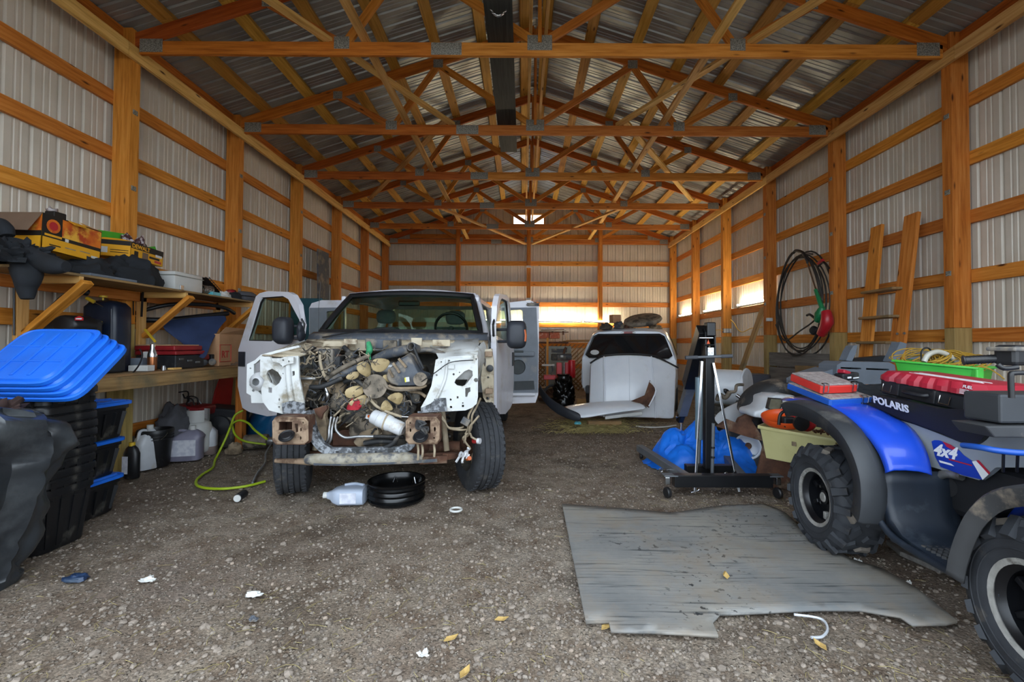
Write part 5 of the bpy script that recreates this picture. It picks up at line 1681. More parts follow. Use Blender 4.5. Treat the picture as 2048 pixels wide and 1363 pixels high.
# handlebar and instrument pod
gp = [atY(*z7(1590, 300), 1.98), atY(*z7(1880, 285), 1.92)]
MB().tube([gp[0], gp[0].lerp(gp[1], .04), gp[0].lerp(gp[1], .06), gp[1]], [.021, .021, .017, .017], 14).build('handlebar_grip', 'trim_black', quad, smooth=40)
for k in range(9):
 q = gp[0].lerp(gp[1], .12 + k * .09)
 MB().tube([q + Vector((0, math.cos(t) * .0178, math.sin(t) * .0178)) for t in [i * PI / 8 for i in range(16)]], .0015, 4, closed=True).build('grip_rib', 'trim_black', quad)
MB().tube([gp[1], atY(2060, 712, 1.88), (2.45, 1.80, 1.20), (2.70, 1.85, 1.24), (2.90, 1.95, 1.25)], .012, 8, smooth=4).build('handlebar', 'trim_black', quad, smooth=60)
c = atY(*z7(1960, 260), 1.90)
MB().box(c, (.09, .08, .085), rot=(0, 0, .2)).build('throttle_body', 'trim_black', quad, bevel=.015)
MB().box(atY(*z7(1955, 215), 1.90), (.13, .10, .018), rot=(0, 0, .2)).build('throttle_cover', 'dusty_slate', quad, bevel=.006)
MB().tube([atY(*z7(1850, 330), 1.86), atY(*z7(1900, 360), 1.85), atY(*z7(2000, 350), 1.84)], .010, 8, smooth=3).build('brake_lever', 'trim_black', quad, smooth=50)
MB().tube([atY(*z7(1955, 580), 1.80), atY(*z7(1950, 420), 1.80), atY(*z7(1965, 395), 1.80), atY(*z7(2060, 392), 1.80)], .010, 8, smooth=3).build('front_rack_bar', 'trim_black', quad, smooth=50)
MB().lathe([(0, .05), (.07, .05), (.085, .03), (.085, -.02), (.05, -.05)], 24, axis_m((2.42, 1.82, 1.27), (0, .3, 1))).build('instrument_pod', 'trim_black', quad, smooth=40)
# front rack box and blue rail
MB().box((2.24, 2.03, 1.075), (.42, .16, .125), rot=(0, 0, .04)).build('front_box', 'quad_black', quad, bevel=.010)
MB().prism([(1.995, .955), (2.44, .955), (2.44, 1.008), (1.955, 1.004)], .16, lambda a, b, c: Vector((a, 1.93 + c, b))).build('front_tray', 'quad_muddy', quad, bevel=.006)
MB().tube([(1.985, 2.06, .895), (1.975, 1.98, .905), (2.01, 1.92, .902), (2.12, 1.89, .90), (2.44, 1.89, .90)], .013, 8, smooth=4).build('front_bumper_bar', 'tray_blue', quad, smooth=60)
for k in range(4):
 MB().tube([(2.02 + k * .06, 1.92, .895), (2.08 + k * .06, 1.98, .80)], .006, 6).build('rack_stay', 'trim_black', quad, smooth=50)
fl = sideX(2.20, z7, [(930, 560), (1100, 590), (1400, 660), (1900, 670), (1830, 780), (1730, 892), (1680, 930), (1630, 932), (1400, 832), (1250, 776), (1130, 738), (960, 660), (900, 600)])
MB().plate(fl, [], .05, fX(2.225)).build('seat_flank', 'seat_black', seat, bevel=.02, segs=3, smooth=50)
# --- things lying on the quad ------------------------------------------
def frame_box(o, u, v, w, du, dv, dw, z0=0):
 """Corner points helper: box with a corner at o, axes u,v,w (unit), sizes."""
 o, u, v, w = Vector(o), Vector(u), Vector(v), Vector(w)
 return lambda a, b, c: o + u * (a * du) + v * (b * dv) + w * (c * dw + z0)
def boxpts(f, a0=0, a1=1, b0=0, b1=1, c0=0, c1=1):
 vs = [f(a, b, c) for a in (a0, a1) for b in (b0, b1) for c in (c0, c1)]
 return vs, [(0, 1, 3, 2), (4, 6, 7, 5), (0, 4, 5, 1), (2, 3, 7, 6), (0, 2, 6, 4), (1, 5, 7, 3)]
A_, B_ = atY(1763, 786, 2.85), atY(1939, 826, 2.35)
u = (A_ - B_).normalized()
v = Vector((u.y, -u.x, 0)).normalized()
v = Vector((.985, .17, -.02)).normalized()
w = u.cross(v).normalized()
if w.z < 0:
 w = -w
Lc = (A_ - B_).length
case = thing('tool_case', 'open black tool case bottom with wire latches, under the red lid on the quad', 'case', B_)
f = frame_box(B_, u, v, w, Lc + .03, .36, .085)
mb = MB()
ins = .04
mb.loft([[f(a, b, c) for a, b in ((0 - g, .08), (.06, -g), (.94, -g), (1 + g, .08), (1 + g, .92), (.94, 1 + g), (.06, 1 + g), (-g, .92))] for c, g in ((0, -.02), (.1, .0), (.92, .015), (1, .03), (1, .0), (.2, -.03))])
mb.build('case_body', 'case_black', case, smooth=30)
for a in (.22, .86):
 mb = MB().tube([f(a - .05, -.03, .75), f(a - .05, -.05, .25), f(a + .05, -.05, .25), f(a + .05, -.03, .75)], .0035, 6)
 mb.build('wire_latch', 'bright_steel', case, smooth=50)
MB().tube([f(.40, -.02, .55), f(.44, -.07, .5), f(.62, -.07, .5), f(.66, -.02, .55)], .012, 8, smooth=3).build('handle', 'case_black', case, smooth=50)
for a in (.32, .72):
 MB().add(*boxpts(f, a, a + .03, -.035, .01, .1, .95)).build('case_rib', 'case_black', case, bevel=.004)
lid = thing('case_lid', 'red tool case lid with white print, laid on the black case on the quad', 'case lid', f(.5, .5, 1.1))
g = frame_box(f(-.10, -.03, 1.08), (u + Vector((0, 0, -.02))).normalized(), v, w, Lc + .10, .40, .06)
mb = MB()
out = []
n_ = 7
for i in range(n_):
 a0 = i / n_
 out += [(a0 + .02, 0.0), (a0 + .075, 0.0), (a0 + .085, .035), (a0 + .125, .035)]
ring = [(a, b) for a, b in out]
outl = [(-.01, .10)] + [(.05 + .9 * a, b) for a, b in ring] + [(1.0, .10), (1.0, .92), (.93, 1.0), (.06, 1.0), (-.01, .90)]
mb.loft([[g(.5 + (a - .5) * s_, .5 + (b - .5) * s_, c) for a, b in outl] for c, s_ in ((0, 1.0), (.45, 1.0), (1.0, .90), (1.05, .86))])
mb.build('lid_shell', 'case_red', lid, smooth=30)
gl = lambda p, q, c: g(1, 0, 0) + (-u) * p + w * q + Vector((0, 0, 0)) - v * (.002 - c) + v * .0
# print on the front corner face
p0 = g(.17, -.004, .62)
fnp = lambda p, q, c: p0 - u * p + w * q - v * (.0015 - c)
MB().text('FUEL', .022, lambda p, q, c: fnp(p + .012, q, c), .001, .2, .0005).build('print', 'decal_white', lid)
for k in range(4):
 MB().add([fnp(0, -.008 - k * .007, 0), fnp(.045 - .012 * (k == 3), -.008 - k * .007, 0), fnp(.045 - .012 * (k == 3), -.011 - k * .007, 0), fnp(0, -.011 - k * .007, 0)], [(0, 1, 2, 3)]).build('print', 'decal_white', lid)
q0 = g(.80, .30, 1.062)
for k in range(5):
 a, b = .12 + .03 * (k % 3), .78 - .05 * (k % 2)
 MB().bar(g(a, .26 + k * .045, 1.06), g(b, .26 + k * .045, 1.06), .011, .0015, w).build('print', 'decal_white', lid)
# organisers
F_, L_, R_ = atY(1660, 812, 2.92), atY(1572, 776, 3.36), atY(1748, 806, 2.97)
u2, v2 = (L_ - F_).normalized(), (R_ - F_).normalized()
w2_ = v2.cross(u2).normalized()
if w2_.z < 0:
 w2_ = -w2_
def organiser(name, label, O, u, v, w, du, dv, dw, base, lid_m, clips):
 t = thing(name, label, 'organizer', O)
 f = frame_box(O, u, v, w, du, dv, dw)
 mb = MB()
 mb.loft([[f(.5 + (a - .5) * s_, .5 + (b - .5) * s_, c) for a, b in ((0, .04), (.03, 0), (.97, 0), (1, .04), (1, .96), (.97, 1), (.03, 1), (0, .96))] for c, s_ in ((0, .98), (.05, 1), (.75, 1), (.85, .98))])
 mb.build('organizer_base', base, t, smooth=30)
 lm = MB().add(*boxpts(f, .02, .98, .03, .97, .84, 1.0)).build('clear_lid', lid_m, t, bevel=.004)
 mb = MB()
 for i in range(16):
  mb.add(*boxpts(f, .05 + i * .057, .085 + i * .057, .10, .90, 1.0, 1.10))
 mb.build('lid_ribs', lid_m, lm)
 for b in clips:
  MB().tube([f(-.012, b - .06, .15), f(-.02, b - .06, 1.05), f(.05, b - .06, 1.1), f(.05, b + .06, 1.1), f(-.02, b + .06, 1.05), f(-.012, b + .06, .15)], .004, 6, closed=True).build('clip', 'bright_steel' if 'red' in label else base, t, smooth=50)
 return f
fo = organiser('parts_organizer', 'blue parts organizer lying flat on the quad rear rack, under the red one', F_, u2, v2, w2_, (L_ - F_).length, (R_ - F_).length, .045, 'tray_blue', 'clear_lid', (.78,))
O2 = fo(.22, .02, 1.2)
fo2 = organiser('parts_organizer', 'red parts organizer with clear lid, stacked on the blue one on the quad', O2, (u2 + v2 * .08).normalized(), (v2 - u2 * .08).normalized(), w2_, (L_ - F_).length * .82, (R_ - F_).length * .80, .06, 'tray_red', 'clear_lid', (.12, .9))
cloth_blob(atY(1690, 782, 3.25) + Vector((.10, .02, -.04)), (.55, .42, .11), 'black_cloth', 'cloth_black', None, 4, .25, 30, 14)
tag(bpy.data.objects['black_cloth'], 'crumpled black cloth heaped behind the red organizer on the quad', 'cloth')
bt = thing('tool_battery', 'red and black tool battery lying on the black cloth', 'battery', atY(1693, 755, 3.28))
c = atY(1693, 752, 3.24)
MB().box(c, (.135, .08, .05), rot=(0, -.1, .15)).build('battery_case', 'case_black', bt, bevel=.01)
MB().box(c + Vector((-.025, -.01, .03)), (.06, .06, .028), rot=(0, .3, .15)).build('battery_top', 'case_red', bt, bevel=.008)
MB().box(c + Vector((-.01, -.043, -.006)), (.03, .002, .012), rot=(0, -.1, .15)).build('print', 'decal_white', bt)
MB().box(c + Vector((.04, -.038, -.008)), (.045, .002, .009), rot=(0, -.1, .15)).build('print', 'decal_white', bt)
# ================================================================ rubber mat, hoist, blue tarp, tub
def rubber_mat():
 a = NT('mat_rubber')
 geo = a.n('ShaderNodeNewGeometry').outputs['Position']
 c = a.ramp(a.noise(geo, 1.6, 5, .6), [(.32, srgb('#6c6e6e')), (.5, srgb('#807f7c')), (.68, srgb('#908b81'))])
 mp = a.n('ShaderNodeMapping')
 mp.inputs['Scale'].default_value = (1.2, 24, 1)
 mp.inputs['Rotation'].default_value = (0, 0, .04)
 a.l(geo, mp.inputs[0])
 st = a.noise(mp.outputs[0], 1.5, 5, .6)
 c = a.mix(a.ramp(st, [(.56, (0, 0, 0, 1)), (.66, (.85, .85, .85, 1))]), c, srgb('#3d4143'))
 cl_ = a.ramp(a.noise(geo, 1.4, 3, .5), [(.48, (0, 0, 0, 1)), (.6, (1, 1, 1, 1))])
 sp = a.math('MULTIPLY', cl_, a.ramp(a.noise(geo, 26, 3, .55), [(.60, (0, 0, 0, 1)), (.65, (1, 1, 1, 1))]))
 c = a.mix(sp, c, srgb('#26282a'))
 c = a.mix(a.ramp(a.noise(geo, 2.6, 6, .7), [(.48, (0, 0, 0, 1)), (.68, (.8, .8, .8, 1))]), c, srgb('#857a6c'))
 a.l(c, a.b.inputs['Base Color'])
 a.b.inputs['Roughness'].default_value = .75
 a.bump(st, .25, .01)
 return a.m
M['mat_rubber'] = rubber_mat()
mo = [(1124, 1012), (1240, 1020), (1345, 1030), (1440, 1016), (1530, 1012), (1570, 1030), (1605, 1060), (1700, 1120), (1760, 1140), (1830, 1180), (1915, 1250), (1890, 1255), (1825, 1255), (1800, 1240), (1720, 1226), (1640, 1225), (1540, 1228), (1440, 1232), (1425, 1250), (1437, 1278), (1300, 1272), (1222, 1270), (1218, 1252), (1172, 1252)]
g0 = [atZ(a, b, .012) for a, b in mo]
mb = MB()
pl = [(p.x, p.y) for p in g0]
bm = bmesh.new()
vs = [bm.verts.new((x, y, 0)) for x, y in pl]
fc = bm.faces.new(vs)
bmesh.ops.triangulate(bm, faces=[fc])
for _ in range(4):
 bmesh.ops.subdivide_edges(bm, edges=[e for e in bm.edges if e.calc_length() > .09], cuts=1, use_grid_fill=False)
 bmesh.ops.triangulate(bm, faces=bm.faces[:])
for q in bm.verts:
 x, y = q.co.x, q.co.y
 q.co.z = .016 + noise.noise(Vector((x * 1.5, y * 1.5, 0))) * .012 + noise.noise(Vector((x * .9, y * 7, 2))) * .006
me = bpy.data.meshes.new('rubber_mat')
bm.to_mesh(me)
bm.free()
me.materials.append(M['mat_rubber'])
me.polygons.foreach_set('use_smooth', [True] * len(me.polygons))
mo_ = bpy.data.objects.new('rubber_mat', me)
COL.objects.link(mo_)
sd = mo_.modifiers.new('thickness', 'SOLIDIFY')
sd.thickness = .012
tag(mo_, 'large worn grey rubber mat with ragged cut edges lying on the dirt', 'mat')
mo_.location.z = .004
gv, gf = [], []
xs_ = [q.x for q in g0]
rr2 = np.random.default_rng(3)
def in_poly(x, y):
 c = False
 for (x1, y1), (x2, y2) in zip(pl, pl[1:] + pl[:1]):
  if (y1 > y) != (y2 > y) and x < (x2 - x1) * (y - y1) / (y2 - y1) + x1:
   c = not c
 return c
k = 0
while k < 260:
 x, y = rr2.uniform(min(xs_), max(xs_)), rr2.uniform(2.1, 3.85)
 if not in_poly(x, y) or noise.noise(Vector((x * 1.3, y * 1.3, 5))) < -.1:
  continue
 s_ = .004 + .010 * rr2.random() ** 3
 zz = .024 + noise.noise(Vector((x * 1.5, y * 1.5, 0))) * .012 + noise.noise(Vector((x * .9, y * 7, 2))) * .006
 v = variants[k % 24] * s_ + np.array([x, y, zz])
 gf += (_ico_f + len(gv)).tolist()
 gv += v.tolist()
 k += 1
me = bpy.data.meshes.new('grit')
me.from_pydata(gv, [], gf)
me.materials.append(M['stone'])
o = bpy.data.objects.new('grit', me)
COL.objects.link(o)
o.parent = mo_
o.location.z = -.004
o['kind'] = 'stuff'
def z6(x, y):
 return (1240 + x / 3.0975, 620 + y / 3.0975)
hoist = thing('engine_hoist', 'folding black and grey engine hoist on castors in front of the blue tarp', 'hoist', (1.7, 4.3, 0))
cb0, cb1 = atY(*z6(330, 1167), 4.02), atY(*z6(935, 1165), 4.02)
cb0.z = cb1.z = .155
MB().bar(cb0, cb1, .085, .105).build('rear_crossbar', 'hoist_black', hoist, bevel=.006)
for e, s_ in ((cb0, -1), (cb1, 1)):
 MB().box(e + Vector((s_ * .03, 0, .045)), (.12, .09, .012)).build('castor_plate', 'hoist_grey', hoist, bevel=.003)
 cs = MB().box(e + Vector((s_ * .055, 0, -.0)), (.045, .06, .07)).build('castor_fork', 'bright_steel', hoist, bevel=.008)
 MB().lathe([(0, -.018), (.04, -.018), (.048, -.010), (.048, .010), (.04, .018), (0, .018)], 20, axis_m((e.x + s_ * .055, e.y - .01, .05), (1, .3, 0))).build('castor_wheel', 'trim_black', hoist, smooth=40)
mid0, mid1 = atY(*z6(405, 1090), 4.45), atY(*z6(700, 1088), 4.45)
mid0.z = mid1.z = .13
MB().bar(mid0, mid1, .08, .10).build('base_crossbar', 'hoist_black', hoist, bevel=.006)
LEG = [((430, 1130), 4.12, (120, 900), 5.45), ((755, 1110), 4.2, (625, 945), 5.3)]
for (a, ya, b, yb) in LEG:
 p, q = atY(*z6(*a), ya), atY(*z6(*b), yb)
 p.z = .13
 q.z = .115
 MB().bar(p, q, .075, .075).build('leg', 'hoist_grey', hoist, bevel=.005)
 MB().lathe([(0, -.015), (.035, -.015), (.04, 0), (.035, .015), (0, .015)], 16, axis_m((q.x, q.y - .08, .042), (1, 0, 0))).build('castor_wheel', 'trim_black', hoist, smooth=40)
 d = (q - p).normalized()
 for k in (.12, .26):
  e = p.lerp(q, k)
  side = Vector((-1, -.2, 0))
  MB().cyl(e + side * .03, e + side * .12, .009, 8).build('locking_pin', 'bright_steel', hoist, smooth=40)
  MB().tube([e + side * .13 + Vector((math.cos(t) * .016, 0, math.sin(t) * .016)) for t in [i * PI / 6 for i in range(12)]], .005, 5, closed=True).build('pin_ring', 'bright_steel', hoist, smooth=40)
MY = 4.36
m0, m1 = atY(*z6(548, 1052), MY), atY(*z6(550, 250), MY)
MB().bar((m0.x, MY, .17), (m1.x, MY, m1.z), .085, .075, (0, 1, 0)).build('mast', 'hoist_black', hoist, bevel=.006)
mt = atY(*z6(545, 175), MY)
for dx in (-.045, .045):
 MB().plate([(lambda p: (p.y, p.z))(Vector((0, MY + a, mt.z + b))) for a, b in ((-.05, -.16), (.05, -.16), (.07, .06), (.0, .11), (-.04, .06))], [], .012, fX(m1.x + dx)).build('mast_head', 'hoist_black', hoist, bevel=.003)
hb = atY(*z6(547, 262), MY)
MB().box((m1.x, MY - .045, hb.z), (.06, .012, .10)).build('bolt_plate', 'bright_steel', hoist, bevel=.003)
for dx in (-.016, .016):
 for dz in (-.035, .0, .035):
  MB().cyl((m1.x + dx, MY - .05, hb.z + dz), (m1.x + dx, MY - .062, hb.z + dz), .007, 6).build('bolt', 'bright_steel', hoist)
h0, h1 = atY(*z6(405, 294), MY - .09), atY(*z6(695, 283), MY - .09)
hz = atY(*z6(548, 290), MY - .09)
MB().cyl(h0, h1, .013, 12).build('handle_bar', 'hoist_grey', hoist, smooth=40)
for a, b in ((0, .26), (.76, 1)):
 MB().cyl(h0.lerp(h1, a), h0.lerp(h1, b), .018, 12).build('handle_grip', 'grip_grey', hoist, smooth=40)
# boom
b0, b1 = atY(*z6(535, 130), 4.40), atY(*z6(385, 640), 5.2)
elb = atY(*z6(470, 180), 4.44)
top = Vector((m1.x - .01, 4.36, atY(*z6(525, 95), 4.36).z))
MB().bar((m1.x, MY - .03, mt.z + .02), (m1.x, MY - .03, top.z + .03), .085, .08, (0, 1, 0)).build('mast_cap', 'hoist_black', hoist, bevel=.01)
k1 = b0.lerp(b1, .62)
MB().bar(b0 + Vector((-.02, 0, .02)), k1 + Vector((-.015, 0, 0)), .125, .13).build('boom', 'hoist_black', hoist, bevel=.006)
MB().bar(b0.lerp(b1, .58), b1, .095, .09).build('boom_extension', 'hoist_grey', hoist, bevel=.005)
tipb = atY(*z6(368, 690), 5.25)
MB().bar(b1, tipb, .07, .06).build('boom_tip', 'hoist_black', hoist, bevel=.01)
hk = [atY(*z6(*p), 5.25) for p in ((378, 700), (378, 740), (382, 775), (374, 800), (366, 785))]
MB().tube(hk, [.012, .014, .016, .010, .005], 8, smooth=3).build('hook', 'bright_steel', hoist, smooth=50)
MB().cyl(atY(*z6(345, 660), 5.22), atY(*z6(400, 655), 5.22), .012, 10).build('tip_bolt', 'bright_steel', hoist, smooth=40)
MB().cyl(atY(*z6(400, 437), 4.85), atY(*z6(425, 437), 4.8), .010, 8).build('boom_pin', 'bright_steel', hoist, smooth=40)
MB().cyl(atY(*z6(490, 172), 4.30), atY(*z6(575, 172), 4.30), .012, 10).build('pivot_bolt', 'bright_steel', hoist, smooth=40)
MB().tube([atY(*z6(520, 215), 4.28), atY(*z6(585, 215), 4.28), atY(*z6(588, 175), 4.28)], .007, 8).build('release_pin', 'hoist_black', hoist, smooth=40)
# sticker: warning triangle
q = [atY(*z6(*p), 4.318) for p in ((538, 208), (556, 208), (547, 180))]
MB().add(q, [(0, 1, 2)]).build('warning_triangle', 'lid_orange', hoist)
# ram
r0, r1 = atY(*z6(490, 800), 4.62), atY(*z6(490, 415), 4.62)
MB().cyl((r0.x, r0.y, r0.z), (r1.x, r1.y, r1.z), .038, 16).build('ram_cylinder', 'ram_blue', hoist, smooth=40, bevel=.004)
MB().cyl(r1, atY(*z6(500, 310), 4.55), .014, 10).build('ram_rod', 'bright_steel', hoist, smooth=40)
MB().cyl(atY(*z6(490, 800), 4.62), atY(*z6(480, 1060), 4.5), .02, 10).build('ram_foot', 'hoist_grey', hoist, smooth=40)
for a, b, ya, yb in (((508, 315), (465, 1120), 4.30, 4.10), ((578, 325), (738, 1125), 4.30, 4.10)):
 MB().bar(atY(*z6(*a), ya), atY(*z6(*b), yb), .022, .012, (0, 1, 0)).build('brace', 'bright_steel', hoist, bevel=.002)
MB().cyl(atY(*z6(578, 700), 4.30), atY(*z6(570, 1040), 4.32), .016, 10).build('pump_handle', 'hoist_grey', hoist, smooth=40)
for k in (845, 905):
 MB().cyl(atY(*z6(575, k), 4.30), atY(*z6(575, k + 10), 4.30), .019, 10).build('handle_clip', 'trim_black', hoist, smooth=40)
# raised lettering ghost down the mast is illegible; leave plain
for a, b, c_ in (((620, 1125), (660, 1080), (740, 1100)), ((440, 1128), (490, 1110), (470, 1060))):
 MB().tube([atY(*z6(*p), 4.12) for p in (a, b, c_)], .004, 5, smooth=4).build('retaining_wire', 'bright_steel', hoist, smooth=40)
# blue tarp heap
draped((2.02, 5.12), (1.30, 1.02), [(-.34, .10, .24, .34), (.02, .12, .28, .42), (.32, .0, .28, .36), (-.30, -.2, .2, .2)], 'blue_tarp', 'tarp_blue', 'bright blue crumpled tarp heaped on the dirt behind the engine hoist', 'tarp', 12, 120, .05)
# small wheel with a pale rim
sw = thing('trailer_wheel', 'small black tyre with a pale steel rim, upright behind the blue tarp', 'wheel', (2.52, 5.15, 0))
wc = atY(1497, 893, 5.0)
wm_ = axis_m((wc.x, wc.y, .245), (-.55, -.83, 0))
MB().lathe([(.13, -.07), (.20, -.085), (.235, -.07), (.245, 0), (.235, .07), (.20, .085), (.13, .07)], 36, wm_).build('tyre', 'rubber_tyre', sw, smooth=50)
MB().lathe([(.138, .072), (.13, .078), (.115, .07), (.11, .02), (.09, .01), (.0, .015)], 32, wm_).build('rim', 'fender_white', sw, smooth=40)
MB().lathe([(0, .05), (.03, .05), (.035, .012)], 16, wm_).build('hub', 'rust_dark', sw, smooth=40)
mb = MB()
for k in range(7):
 p = wm_ @ Vector((.05, -.08, .06))
 mb.tube(wander(p, p + Vector((.12, -.05, -.12 - .01 * k)), 4, .03, 80 + k), .004, 5, smooth=4)
tag(mb.build('twine', 'ram_blue', None, smooth=50, at=wm_ @ Vector((.05, -.08, .0))), 'tangle of pale blue twine hanging on the small wheel', 'twine')
# cream tub on a rusty steel stand
tub = thing('storage_tub', 'cream yellow plastic tub full of tools, behind the quad rear tyre', 'tub', atY(1590, 920, 4.05))
ty = 3.95
tA, tB = atY(*z7(70, 785), 4.05), atY(*z7(640, 885), 3.55)
tA2, tB2 = atY(*z7(120, 1030), 4.02), atY(*z7(640, 1130), 3.55)
dep = Vector((.28, .30, 0))
top = [tA, tB, tB + dep, tA + dep]
bot = [tA2, tB2, tB2 + dep * .8, tA2 + dep * .8]
cen = sum(top, Vector()) / 4
cb = sum(bot, Vector()) / 4
mb = MB().loft([bot, [a.lerp(b, .93) for a, b in zip(bot, top)], [cen + (p - cen) * 1.05 + Vector((0, 0, -.03)) for p in top], [cen + (p - cen) * 1.05 for p in top], top, [cb + (p - cb) * .9 + Vector((0, 0, .03)) for p in bot]])
mb.build('tub_body', 'tub_cream', tub, bevel=.006, smooth=30)
e = (tB - tA).normalized()
lab = tA2.lerp(tA, .55).lerp(tB2.lerp(tB, .55), .42)
MB().plate([(0, 0), (.035, 0), (.035, .035), (0, .035)], [], .002, lambda a, b, c: lab + e * a + Vector((0, -.012 + c, b))).build('tub_label', 'mud_tan', tub)
# orange bowl-shaped lid resting in the tub
oc = [atY(*z7(*p), 3.92) for p in ((35, 705), (60, 695), (420, 800), (432, 820), (400, 830), (200, 790), (60, 745))]
a, b = atY(*z7(40, 715), 4.02), atY(*z7(430, 815), 3.75)
mdl = (a + b) / 2 + Vector((.10, .10, .01))
mm = axis_m(mdl, (-.12, -.16, .97))
rr_ = (b - a).length / 2 * .95
od = MB().lathe([(0, -.02), (rr_ * .80, -.02), (rr_ * .92, .005), (rr_ * .97, .03), (rr_ * 1.0, .032), (rr_ * 1.0, .022), (rr_ * .95, -.015), (rr_ * .82, -.035), (0, -.035)], 40, mm).build('plastic_disc', 'lid_orange', smooth=50, at=mdl)
tag(od, 'bright orange round plastic lid lying tilted in the cream tub', 'lid')
saw = thing('chainsaw', 'red and black chainsaw sitting in the cream tub', 'saw', atY(*z7(360, 800), 3.8))
sc_ = atY(*z7(390, 745), 3.86)
MB().loft([[sc_ + Vector((math.cos(t) * .085 * s_, dy, math.sin(t) * .085 * s_)) for t in [k * PI / 10 for k in range(20)]] for dy, s_ in ((-.09, .7), (-.07, 1), (.06, 1), (.08, .8))]).build('engine_cover', 'saw_red', saw, smooth=60)
MB().lathe([(0, .0), (.06, 0), (.065, .03), (0, .035)], 20, axis_m(sc_ + Vector((-.07, -.08, -.01)), (0, -1, 0))).build('starter_cover', 'trim_black', saw, smooth=40)
MB().tube([atY(*z7(*p), 3.84) for p in ((215, 780), (225, 710), (260, 680), (340, 680), (400, 700))], .013, 8, smooth=4).build('handle', 'trim_black', saw, smooth=50)
MB().box(atY(*z7(290, 760), 3.86), (.12, .07, .09)).build('engine_block', 'trim_black', saw, bevel=.015)
MB().tube([atY(*z7(*p), 3.80) for p in ((245, 670), (255, 640), (275, 660))], .012, 8).build('chain_guard', 'saw_red', saw, smooth=40)
mb = MB()
for k in range(8):
 p = atY(*z7(470 + 16 * k, 830 - 3 * (k % 3)), 3.75)
 mb.tube(wander(p, p + Vector((.06, .05, -.02)), 3, .02, 400 + k), .007, 5, smooth=3)
tag(mb.build('tool_lead', 'rust_dark', None, smooth=50, at=atY(*z7(520, 830), 3.75)), 'dark red leads heaped at the right end of the cream tub', 'cable')
mb = MB().prism([(2.22, .0), (2.52, .0), (2.58, .30), (2.40, .44), (2.30, .42)], .02, lambda a, b, c: Vector((a, 4.35 + c - .5 * (a - 2.3), b)))
st = mb.build('steel_stand', 'rust_dark', at=(2.4, 4.35, 0), bevel=.003)
tag(st, 'rusty brown steel plate propping up the cream tub', 'plate')
# ================================================================ left side: shelf, bench, totes
def zs(x, y):
 return (180 + x / 6.024, 560 + y / 6.024)
def zt(x, y):
 return (x / 6.024, 400 + y / 6.024)
def zu(x, y):
 return (220 + x / 6.024, 760 + y / 6.024)
def z2(x, y):
 return (x / 2.4346, 640 + y / 2.4346)
def boxT(name, label, cat, c, d, mat, rz=0, bevel=.004, group=None, rot=None):
 """A plain boxed thing that is one mesh; c is the middle of its base."""
 o = MB().box((c[0], c[1], c[2] + d[2] / 2), d, rot=rot or (0, 0, rz)).build(name, mat, at=c, bevel=bevel)
 return tag(o, label, cat, group)
SX = -3.60
shelf = thing('bracket_shelf', 'long wooden shelf on diagonal brackets, high on the left wall', 'shelf', (-4.0, 4.7, 1.9))
MB().box((-3.84, 4.66, 1.885), (.48, 2.84, .020)).build('shelf_board', 'pine_grey', shelf, bevel=.003)
MB().bar((-4.066, 3.25, 1.82), (-4.066, 6.08, 1.82), .038, .10).build('ledger', 'pine', shelf, bevel=.003)
for y in (3.70, 4.86, 6.05):
 MB().bar((-4.08, y, 1.845), (SX + .0, y, 1.845), .038, .06).build('bracket_arm', 'pine_pale', shelf, bevel=.003)
 MB().bar((-4.05, y + .01, 1.40), (SX + .04, y + .01, 1.83), .089, .042, (0, 0, 1)).build('diagonal_bracket', 'pine', shelf, bevel=.003)
 MB().bar((-4.066, y - .02, 1.066), (-4.066, y - .02, 1.875), .038, .09, (0, 1, 0)).build('upright', 'pine_pale', shelf, bevel=.003)
bench = thing('workbench', 'rough wooden workbench along the left wall below the shelf', 'workbench', (-3.9, 4.5, 0))
MB().bar((-3.50, 3.25, .982), (-3.50, 5.85, .982), .05, .115).build('front_beam', 'pine_grey', bench, bevel=.004)
for k in range(4):
 MB().bar((-3.558 - k * .150, 3.25, 1.052), (-3.558 - k * .150, 5.85, 1.052), .148, .022).build('bench_board', 'pine_grey', bench, bevel=.003)
for y in (3.4, 5.75):
 MB().bar((-3.55, y, 0), (-3.55, y, .93), .089, .089, (0, 1, 0)).build('leg', 'pine', bench, bevel=.003)
 MB().bar((-4.08, y, .99), (-3.53, y, .99), .038, .09).build('bearer', 'pine', bench, bevel=.003)
BT = 1.066
ST_ = 1.897
# --- on the shelf --------------------------------------------------
jk = cloth_blob((-3.74, 3.30, ST_), (.48, .58, .19), 'black_jacket', 'cloth_black', None, 2, .32, 56, 30, .0, fs=5)
tag(jk, 'black jacket bundled on the shelf end below the big box, one sleeve hanging down', 'jacket')
sl = [atY(*zt(*p), y) for p, y in (((300, 700), 3.36), ((330, 900), 3.30), ((320, 1050), 3.30), ((330, 1190), 3.30))]
MB().tube(sl, [.10, .085, .06, .035], 12, smooth=5).build('sleeve', 'cloth_black', jk, smooth=60)
MB().tube([atY(*zt(*p), 3.33) for p in ((0, 520), (200, 560), (400, 700), (620, 780), (800, 800))], [.05, .065, .07, .07, .04], 12, smooth=5).build('sleeve', 'cloth_black', jk, smooth=60)
MB().tube([atY(*zt(*p), 3.3) for p in ((-80, 330), (-10, 300), (60, 350), (90, 430))], [.05, .055, .05, .04], 12, smooth=5).build('collar', 'cloth_black', jk, smooth=60)
